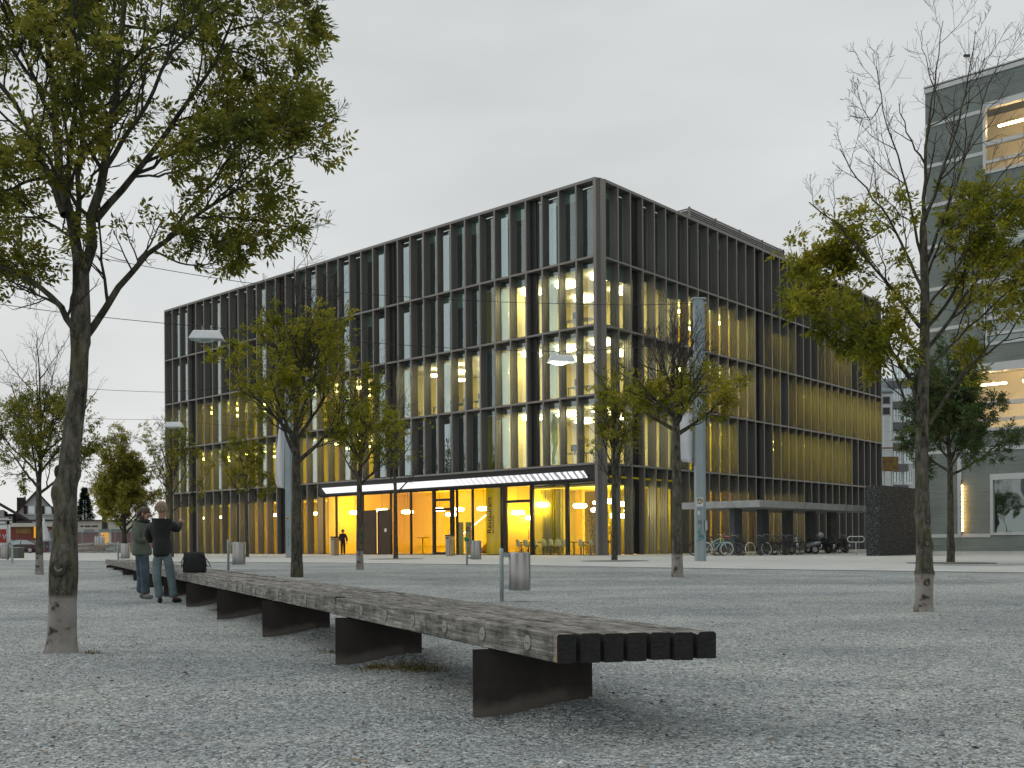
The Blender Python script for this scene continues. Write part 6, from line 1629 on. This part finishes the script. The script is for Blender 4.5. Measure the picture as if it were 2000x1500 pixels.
for k in range(6):
    yc = 943 - k * 41.0
    z1_, z0_ = pz(yc - 25, 1760, A0 + 1) - GZ, pz(yc + 3, 1760, A0 + 1) - GZ
    for cx0, cx1 in ((1745, 1762), (1765, 1782), (1790, 1806)):
        a, b = P(cx0, 900, A0 + 1.9).x - x0, P(cx1, 900, A0 + 1.9).x - x0
        w = MB(); 
        w.box(a, b, 1.86, 1.98, z0_, z0_ + .35); w.box(a, b, 1.86, 1.98, z1_ - .1, z1_)
        for t in (0, .36, .68, .93): w.box(a + (b - a) * t, a + (b - a) * t + .08, 1.86, 1.98, z0_ + .35, z1_ - .1)
        w.box(a + .08, b, 1.88, 1.98, z0_ + .9, z0_ + 1.0)
        o = w.build('window', M['whitepaint'], ab); MB().box(a + .05, b - .02, 1.985, 1.99, z0_ + .3, z1_ - .05).build('pane', M['glass_m'], o)
    MB().box(x1 - x0, P(1783, 900, A0).x - x0, 1.4, 1.99, z0_ - .95, z0_ - .1).build('balcony', M['aptg'], ab)
e = empty('construction_hoist', (P(1734, 900, 100).x, 100, GZ)); tag(e, 'rusty construction hoist mast beside the apartment block', 'hoist')
for a in (-.35, .35): MB().tube([(a, 0, 0), (a, 0, 13)], .06, 6).build('mast', M['galv'], e)
MB().box(-.8, .9, -.4, .4, 7.6, 9.0).build('cage', mat('ochre_paint', (.22, .13, .02), (.1, .05, .01), rough=.6, scale=3), e); MB().tube([(-.8, 0, 9.9), (3.6, 0, 9.9)], .08, 6).build('arm', bpy.data.materials['ochre_paint'], e)
# wooded hill
v = []; f = []; nx_, ny_ = 90, 26
rng = np.random.RandomState(9)
for j in range(ny_ + 1):
    for i in range(nx_ + 1):
        x = -500 + 1500 * i / nx_; y = 820 + 500 * j / ny_
        env = np.interp(x, [-500, -100, 150, 330, 700, 1000], [4, 6, 40, 172, 215, 120])
        v.append((x, y, env * math.sin(PI / 2 * min(1, j / ny_ * 1.6)) + rng.uniform(-3, 3) - 3))
f = [(j * (nx_ + 1) + i, j * (nx_ + 1) + i + 1, (j + 1) * (nx_ + 1) + i + 1, (j + 1) * (nx_ + 1) + i) for j in range(ny_) for i in range(nx_)]
tag(MB().add(v, f, True).build('hill', mat('wooded_slope', (.07, .105, .125), (.15, .185, .20), rough=1, scale=.03, detail=9)), kind='structure')

# ================================================================ FAR LEFT: STREET SCENE
def xs(px, d): return P(px, 1060, d).x
def zg(py, px, d): return P(px, py, d).z - GZ
M['render_w'] = mat('white_render', (.52, .55, .55), (.58, .60, .60), rough=.9, scale=.4); M['roof_d'] = mat('dark_roof', (.035, .028, .026), (.06, .05, .045), rough=.9, scale=3); M['red'] = mat('red_boards', (.17, .045, .035), (.22, .065, .05), rough=.8, scale=.8)
M['beige'] = mat('beige_boards', (.50, .50, .44), (.58, .57, .50), rough=.8, scale=1); M['shutter'] = mat('maroon_shutter', (.06, .02, .022), rough=.7)
D = 125.0
e = empty('gabled_house', (xs(72, D), D, GZ), .4); tag(e, 'white gabled house with maroon shutters behind the red sheds', 'house')
w2 = (xs(122, D) - xs(22, D)) / 2; ze = zg(1020, 72, D); zr = zg(962, 72, D)
MB().add([(-w2, 0, 0), (w2, 0, 0), (w2, 0, ze), (0, 0, zr), (-w2, 0, ze), (-w2, 9, 0), (w2, 9, 0), (w2, 9, ze), (0, 9, zr), (-w2, 9, ze)], [(0, 1, 2, 3, 4), (9, 8, 7, 6, 5), (0, 4, 9, 5), (1, 6, 7, 2)]).build('wall', M['render_w'], e)
rf = MB(); n1 = Vector((-(zr - ze), 0, -w2)).normalized()
for s_ in (-1, 1):
    a = (s_ * (w2 + .7), -.5, ze - .7 * (zr - ze) / w2); b = (0, -.5, zr); rf.add([a, b, (0, 9.5, zr), (a[0], 9.5, a[2]), (a[0], -.5, a[2] + .28), (0, -.5, zr + .28), (0, 9.5, zr + .28), (a[0], 9.5, a[2] + .28)], [(0, 1, 2, 3), (4, 7, 6, 5), (0, 4, 5, 1), (3, 2, 6, 7), (0, 3, 7, 4)])
r_ = rf.build('roof', M['roof_d'], e); MB().box(-w2 + .8, -w2 + 1.8, 3, 4, ze, ze + 3.2).build('chimney', M['roof_d'], r_)
for px in (63, 93):
    x = xs(px, D) - xs(72, D); z0_, z1_ = zg(1004, px, D), zg(988, px, D)
    w = MB().box(x - .42, x + .42, -.06, .02, z0_, z1_).box(x - .6, x + .6, -.12, .02, z0_ - .12, z0_).build('window', M['whitepaint'], e); MB().box(x - .32, x + .32, -.075, -.065, z0_ + .08, z1_ - .08).build('pane', M['glass_m'], w)
    for s_ in (-1, 1): MB().box(x + s_ * .66 - .2, x + s_ * .66 + .2, -.08, .0, z0_, z1_).build('shutter', M['shutter'], e)
MB().box(-w2, w2, -.1, 0, zg(1017, 72, D), zg(1015, 72, D)).build('cornice', M['roof_d'], e)
D = 118.0
e = empty('eaved_house', (xs(0, D), D, GZ), .42); tag(e, 'white house with a wide dark overhanging roof at the left border', 'house')
MB().box(xs(-90, D) - xs(0, D), xs(7, D) - xs(0, D), 0, 9, 0, zg(996, 0, D)).build('wall', M['render_w'], e)
a = (xs(54, D) - xs(0, D), zg(1021, 50, D)); b = (xs(0, D) - xs(0, D), zg(988, 0, D)); c_ = (xs(-60, D) - xs(0, D), zg(950, -60, D))
MB().add([(a[0], -3, a[1]), (c_[0], -3, c_[1]), (c_[0], 9, c_[1]), (a[0], 9, a[1]), (a[0], -3, a[1] + .35), (c_[0], -3, c_[1] + .35), (c_[0], 9, c_[1] + .35), (a[0], 9, a[1] + .35)], [(0, 1, 2, 3), (4, 7, 6, 5), (0, 4, 5, 1), (3, 2, 6, 7), (0, 3, 7, 4), (1, 5, 6, 2)]).build('roof', M['roof_d'], e)
MB().box(xs(7, D) - xs(0, D), xs(24, D) - xs(0, D), 3, 9, 0, zg(1002, 0, D)).build('wall', M['dframe'], e)  # dark block added in place of the shade below the eaves
D = 108.0
def shed(name, px0, px1, py_top, d, depth, m1, label, roofm=None, over=.4, rt=.4):
    e = empty(name, (xs(px0, d), d, GZ)); tag(e, label, 'shed')
    W_ = xs(px1, d) - xs(px0, d); h = zg(py_top, px0, d); n_ = max(2, int(W_ / 1.25))
    for k in range(n_): MB().box(W_ * k / n_ + .008, W_ * (k + 1) / n_ - .008, 0, .12, 0, h - rt).build('board', m1, e)
    MB().box(0, W_, .12, depth, 0, h - rt).build('wall', m1, e)
    MB().box(-over, W_ + over, -over, depth, h - rt, h).build('roof', roofm or M['beige'], e)
    return e, W_, h
e1, W1, h1 = shed('red_shed', 18, 112, 1022, 110, 5, M['red'], 'long red boarded shed behind the parked cars', M['beige'])
MB().box(.8, 2.4, -.03, 0, 2.1, 3.1).build('poster', mat('ochre_poster', (.28, .16, .03), (.12, .06, .02), rough=.6, scale=2), e1); MB().box(3.1, 4.3, -.03, 0, 1.95, 2.7).build('notice', M['st2'], e1)
e2, W2, h2 = shed('flat_roofed_shed', 110, 256, 1034, 106, 6, M['red'], 'flat roofed red shed behind the building site fence', M['galv'], .3, .3)
e3, W3, h3 = shed('beige_hall', 108, 232, 1016, 122, 8, M['beige'], 'low beige hall rising behind the flat roofed red shed', M['roof_d'], .3, .12)
for k, px in enumerate((120, 135, 152, 166, 180)): MB().box(xs(px, 122) - xs(108, 122), xs(px + 11, 122) - xs(108, 122), -.05, .0, zg(1029, px, 122), zg(1026.5, px, 122)).build('window', M['dframe'], e3)
x = xs(204, 106) - xs(110, 106); d_ = MB().box(x - .55, x + .75, -.06, 0, .05, 2.35).build('door', M['whitepaint'], e2); MB().box(x - .35, x + .5, -.09, -.065, .3, 2.1).build('door_glass', emis('door_glow', (1, .52, .08), .75), d_)
x = xs(72, 110) - xs(18, 110); MB().box(x - .3, x + .3, -.05, 0, 1.6, 3.0).build('door_glass', emis('side_glow', (1, .45, .03), .8), e1)
for px in (178, 207, 230): MB().box(xs(px, 106) - xs(110, 106) - .6, xs(px, 106) - xs(110, 106) + .5, -.36, -.31, h2 - .22, h2 - .06).build('vent', M['roof_d'], e2)
# red billboard with white script at the very left
e = empty('poster_board', (xs(6, 104), 104, GZ)); tag(e, 'red poster board with white script in a white frame', 'sign')
MB().box(-1.6, .75, 0, .1, .9, 2.9).build('frame', M['st2'], e); MB().box(-1.5, .55, -.02, -.002, 1.1, 2.5).build('poster', mat('red_print', (.30, .02, .015), rough=.6), e)
MB().tube([(-1.2, -.03, 1.6), (-1.0, -.03, 2.1), (-.8, -.03, 1.6), (-.6, -.03, 1.9), (-.45, -.03, 1.6), (-.3, -.03, 2.2), (-.2, -.03, 1.7), (0, -.03, 1.95), (.15, -.03, 1.4), (.3, -.03, 1.9)], .06, 5).build('script', M['st2'], e)
# car bodies
def car(col, label, loc, rot):
    e = empty('parked_car', loc, rot); tag(e, label, 'car', 'cars parked along the street')
    def sec(x, w, z0, z1, r=.12, n=5): 
        return [(x, -w, z0 + r), (x, -w, z1 - r), (x, -w + r * .6, z1), (x, w - r * .6, z1), (x, w, z1 - r), (x, w, z0 + r), (x, w - r, z0), (x, -w + r, z0)]
    S = [(-2.2, .70, .38, .66), (-2.1, .80, .28, .80), (-1.5, .86, .22, .92), (-.6, .88, .20, .93), (.6, .88, .20, .90), (1.3, .86, .22, .84), (1.95, .82, .26, .74), (2.2, .70, .34, .60)]
    v = []; 
    for s_ in S: v += sec(*s_)
    n = 8; f = [(i * n + k, i * n + (k + 1) % n, (i + 1) * n + (k + 1) % n, (i + 1) * n + k) for i in range(len(S) - 1) for k in range(n)] + [tuple(range(n))[::-1], tuple(range((len(S) - 1) * n, len(S) * n))]
    MB().add(v, f, False).build('body', col, e, bevel=.03)
    T = [(-1.95, .66, .88, .90), (-1.1, .62, .88, 1.30), (-.4, .60, .88, 1.38), (.25, .60, .88, 1.34), (1.15, .68, .84, .87)]
    v = []
    for x, w, z0, z1 in T: v += [(x, -.80, z0), (x, -w, z1), (x, w, z1), (x, .80, z0)]
    f = [(i * 4 + k, i * 4 + (k + 1) % 4, (i + 1) * 4 + (k + 1) % 4, (i + 1) * 4 + k) for i in range(4) for k in range(4)]
    MB().add(v, f).build('windows', M['glass_m'], e)
    v = []
    for x, w, z0, z1 in T[1:4]: v += [(x, -w - .01, z1 - .03), (x, -w + .03, z1 + .035), (x, w - .03, z1 + .035), (x, w + .01, z1 - .03)]
    MB().add(v, [(0, 1, 5, 4), (1, 2, 6, 5), (2, 3, 7, 6), (4, 5, 9, 8), (5, 6, 10, 9), (6, 7, 11, 10), (0, 3, 2, 1), (8, 9, 10, 11), (3, 0, 4, 7), (7, 4, 8, 11)]).build('roof', col, e)
    for s_ in (-1, 1):
        MB().tube([(-1.95, s_ * .72, .92), (-1.1, s_ * .64, 1.31)], .03, 5).tube([(-.35, s_ * .80, .9), (-.38, s_ * .62, 1.38)], .035, 5).tube([(1.15, s_ * .72, .87), (.25, s_ * .62, 1.35)], .03, 5).build('pillar', col, e)
        MB().box(.55, .75, s_ * .88 - .08, s_ * .88 + .08, .92, 1.03).build('mirror', col, e)
        for x in (-1.35, 1.35):
            w = MB().torus(.25, .08, (x, s_ * .80, .32), n=20, m=8).build('wheel', M['rubber'], e); MB().lathe([(.2, -.05), (.2, .05)], 16, (x, s_ * .82, .32), Matrix.Rotation(PI / 2, 4, 'X')).build('rim', M['chrome'], w)
        MB().ball((2.1, s_ * .6, .62), (.08, .16, .08)).build('headlight', M['chrome'], e)
        MB().box(-2.2, -2.14, s_ * .6 - .14, s_ * .6 + .14, .62, .74).build('tail_light', M['red'], e)
    return e
M['plum'] = mat('plum_paint', (.055, .035, .042), rough=.22, metal=.4); M['palecar'] = mat('pale_silver_paint', (.42, .44, .45), rough=.25, metal=.5)
car(M['plum'], 'dark plum coupe parked before the long red shed', (xs(39, 104), 104, GZ), PI + .06)
car(M['palecar'], 'pale silver car mostly hidden behind the plum coupe', (xs(8, 107), 107, GZ), PI + .1)
# way sign and rail near the left border
d_ = on(15, 1094).y
e = empty('way_sign', on(15, 1094)); tag(e, 'brown street sign with white pictograms on a grey post', 'sign')
zs_ = lambda y: zg(y, 15, d_)
MB().tube([(0, 0, 0), (0, 0, zs_(1024))], .05, 8).build('post', M['galv'], e)
X0, X1 = xs(-22, d_) - xs(15, d_), xs(24, d_) - xs(15, d_)
M['brownsign'] = mat('brown_sign', (.05, .02, .015), rough=.5)
for a, b in ((1009.5, 1016.5), (1017.2, 1023.8)): MB().box(X0, X1, -.08, -.05, zs_(b), zs_(a)).build('plate', M['brownsign'], e)
MB().box(X0 - .03, X1 + .03, -.05, -.03, zs_(1024.3), zs_(1009)).build('frame', M['galv'], e)
for x, w in ((.0, .32), (.25, .3)): pass
for xx0, ww in ((-.35, .28), (-.0, .28), (X1 - .28, .2)): MB().box(xx0, xx0 + ww, -.09, -.082, zs_(1022.6), zs_(1018.6)).build('pictogram', M['st2'], e)
for zz0, ww in ((1012.2, .5), (1014.8, .65)): MB().box(-.38, -.38 + ww, -.09, -.082, zs_(zz0) - .025, zs_(zz0) + .025).build('lettering', M['st2'], e)
e = empty('low_rail', on(24, 1100)); tag(e, 'low grey steel rail beside the leftmost bin', 'rail')
h_ = zg(1066, 24, e.location.y)
MB().box(-2.4, .04, -.04, .04, h_ - .08, h_).build('rail', M['galv'], e)
for x in (-2.2, 0): MB().box(x - .035, x + .035, -.035, .035, 0, h_ - .08).build('post', M['galv'], e)
e = empty('stone_planter', on(6, 1091) + Vector((-.6, 1.5, 0))); tag(e, 'grey stone block behind the leftmost bin', 'planter')
MB().box(-1.0, .95, -.3, .4, 0, .62).build('block', M['conc_dark'], e, bevel=.02); MB().box(-1.0, .95, -.3, .4, .62, .68).build('cap', M['conc'], e)
# building site: mesh fence, gas bottles, timber, white sunshade, blue slatted gate
D = 100.0
fe = empty('site_fence', (xs(96, D), D, GZ)); tag(fe, 'galvanised mesh fence around the building site', 'fence')
W_ = xs(258, D) - xs(96, D); n_ = 5; hh = zg(1036, 180, D)
for k in range(n_):
    a, b = W_ * k / n_ + .05, W_ * (k + 1) / n_ - .05
    p_ = empty('fence_panel', parent=fe)
    MB().tube([(a, 0, .12), (a, 0, hh), (b, 0, hh), (b, 0, .12), (a, 0, .12)], .03, 5).build('tube_frame', M['galv'], p_)
    mb = MB()
    for i in range(16): x = a + (b - a) * (i + 1) / 17; mb.box(x - .007, x + .007, -.005, .005, .12, hh)
    for i in range(8): z = .12 + (hh - .12) * (i + 1) / 9; mb.box(a, b, .006, .014, z - .007, z + .007)
    tag(mb.build('wire_mesh', M['galv'], p_), kind='stuff')
    MB().box(a - .3, a + .3, -.15, .15, 0, .13).build('foot', M['conc'], p_)
gt = empty('slatted_gate', (xs(100, 103), 103, GZ)); tag(gt, 'blue grey slatted gate in front of the red shed', 'gate')
for k in range(7): MB().box(-1.0 + k * .30, -.85 + k * .30, 0, .05, .25, zg(1040, 100, 103)).build('slat', mat('blue_slat', (.07, .10, .14), rough=.7) if k == 0 else bpy.data.materials['blue_slat'], gt)
MB().box(-1.1, 1.1, .05, .1, .6, .75).build('rail', M['galv'], gt)
sh_ = empty('folded_sunshade', (xs(86, 103), 103, GZ)); tag(sh_, 'folded white sunshade beside the slatted gate', 'sunshade')
MB().lathe([(.9, 1.2), (.75, 1.5), (.4, 2.3), (.12, 3.3), (.04, 3.6)], 8).build('canopy', M['st2'], sh_); MB().tube([(0, 0, 0), (0, 0, 3.7)], .03).build('pole', M['galv'], sh_)
for k in range(6):
    g_ = empty('gas_bottle', (xs(187 + k * 2.6, 104), 104 + (k % 2) * .3, GZ + .75)); tag(g_, f'pale gas bottle on the timber stack, {ORD[k + 1]} from the left', 'gas bottle', 'gas bottles on the building site')
    MB().lathe([(.11, 0), (.12, .05), (.12, .75), (.09, .88), (.04, .93), (.04, 1.0)], 12).build('bottle', M['whitepaint'], g_)
    MB().box(-.05, .05, -.05, .05, 1.0, 1.08).build('valve', M['fin_dark'], g_)
rr = random.Random(12)
for k in range(9):
    t_ = empty('timber_stack', (xs(165 + k * 9.0, 102), 102 + rr.uniform(-.6, .6), GZ)); tag(t_, f'heap of pale planks and rubble behind the site fence, {ORD[k + 1]} from the gate', 'timber stack', 'timber heaps on the building site')
    n_ = rr.randint(3, 5)
    for j in range(n_): MB().box(-.9, .9, -.3, .3, j * .2, j * .2 + .15, Matrix.Rotation(rr.uniform(-.1, .1), 4, 'Y') @ Matrix.Rotation(rr.uniform(-.3, .3), 4, 'Z')).build('plank', [M['beige'], M['conc'], mat('plank_%d' % 1, (.32, .2, .12), rough=.8) if 'plank_1' not in bpy.data.materials else bpy.data.materials['plank_1']][rr.randint(0, 2)], t_)
# people and desks seen through the lit upper windows
def desk(x, y, z, lab, who=None):
    t = empty('desk', loc2w(x, y, z + .02), BANG); tag(t, 'pale desk ' + lab, 'desk', 'desks in the upper rooms')
    MB().box(-.4, .4, -.8, .8, .70, .74).build('desk_top', M['white'], t)
    for a, b in ((-1, -1), (1, -1), (-1, 1), (1, 1)): MB().box(a * .36 - .02, a * .36 + .02, b * .75 - .02, b * .75 + .02, 0, .70).build('leg', M['chrome'], t)
    s_ = empty('monitor', loc2w(x, y + .3, z + .77), BANG); tag(s_, 'dark monitor on the desk ' + lab, 'monitor', 'monitors in the upper rooms')
    MB().box(-.02, .02, -.27, .27, .12, .48).build('screen', M['black'], s_); MB().box(-.04, .04, -.04, .04, .0, .12).build('stand', M['black'], s_)
    if who:
        bx = loc2w(x + .1, y - .6, z); 
        q = lambda dx, z_, o=0: (bx.x + dx, bx.y + o, bx.z + z_)
        person(tuple(bx), Vector((.3, .9, 0)), (q(-.1, .5), q(.1, .5)), (q(-.1, .5, -.4), q(.1, .5, -.4)), (q(-.1, .1, -.4), q(.1, .1, -.4)), (q(-.1, .04, -.5), q(.1, .04, -.5)),
               q(0, .92), q(0, 1.14), q(0, 1.28), (q(-.18, 1.08), q(.18, 1.08)), (q(-.24, .85), q(.24, .85)), (q(-.1, .8, -.25), q(.1, .8, -.25)), M['jacket_b'] if who == 1 else M['jacket_g'], M['denim2'], M['hair_b'], M['shoe'], 'seated office worker ' + lab)
z3 = ZL[2]
desk(1.5, 16.9, z3, 'at the fourteenth lit window of the middle storey')
desk(1.6, 13.4, z3, 'by the eleventh window, middle storey', 1)
desk(1.6, 12.2, z3, 'by the tenth window, middle storey', 2)
desk(1.5, 9.9, z3, 'by the eighth window, middle storey', 1)
desk(1.4, 2.2, z3, 'by the corner windows, middle storey')
desk(1.4, 2.3, ZL[3], 'by the corner windows, highest lit storey')
desk(1.3, 2.4, ZL[1], 'by the corner windows above the light band')
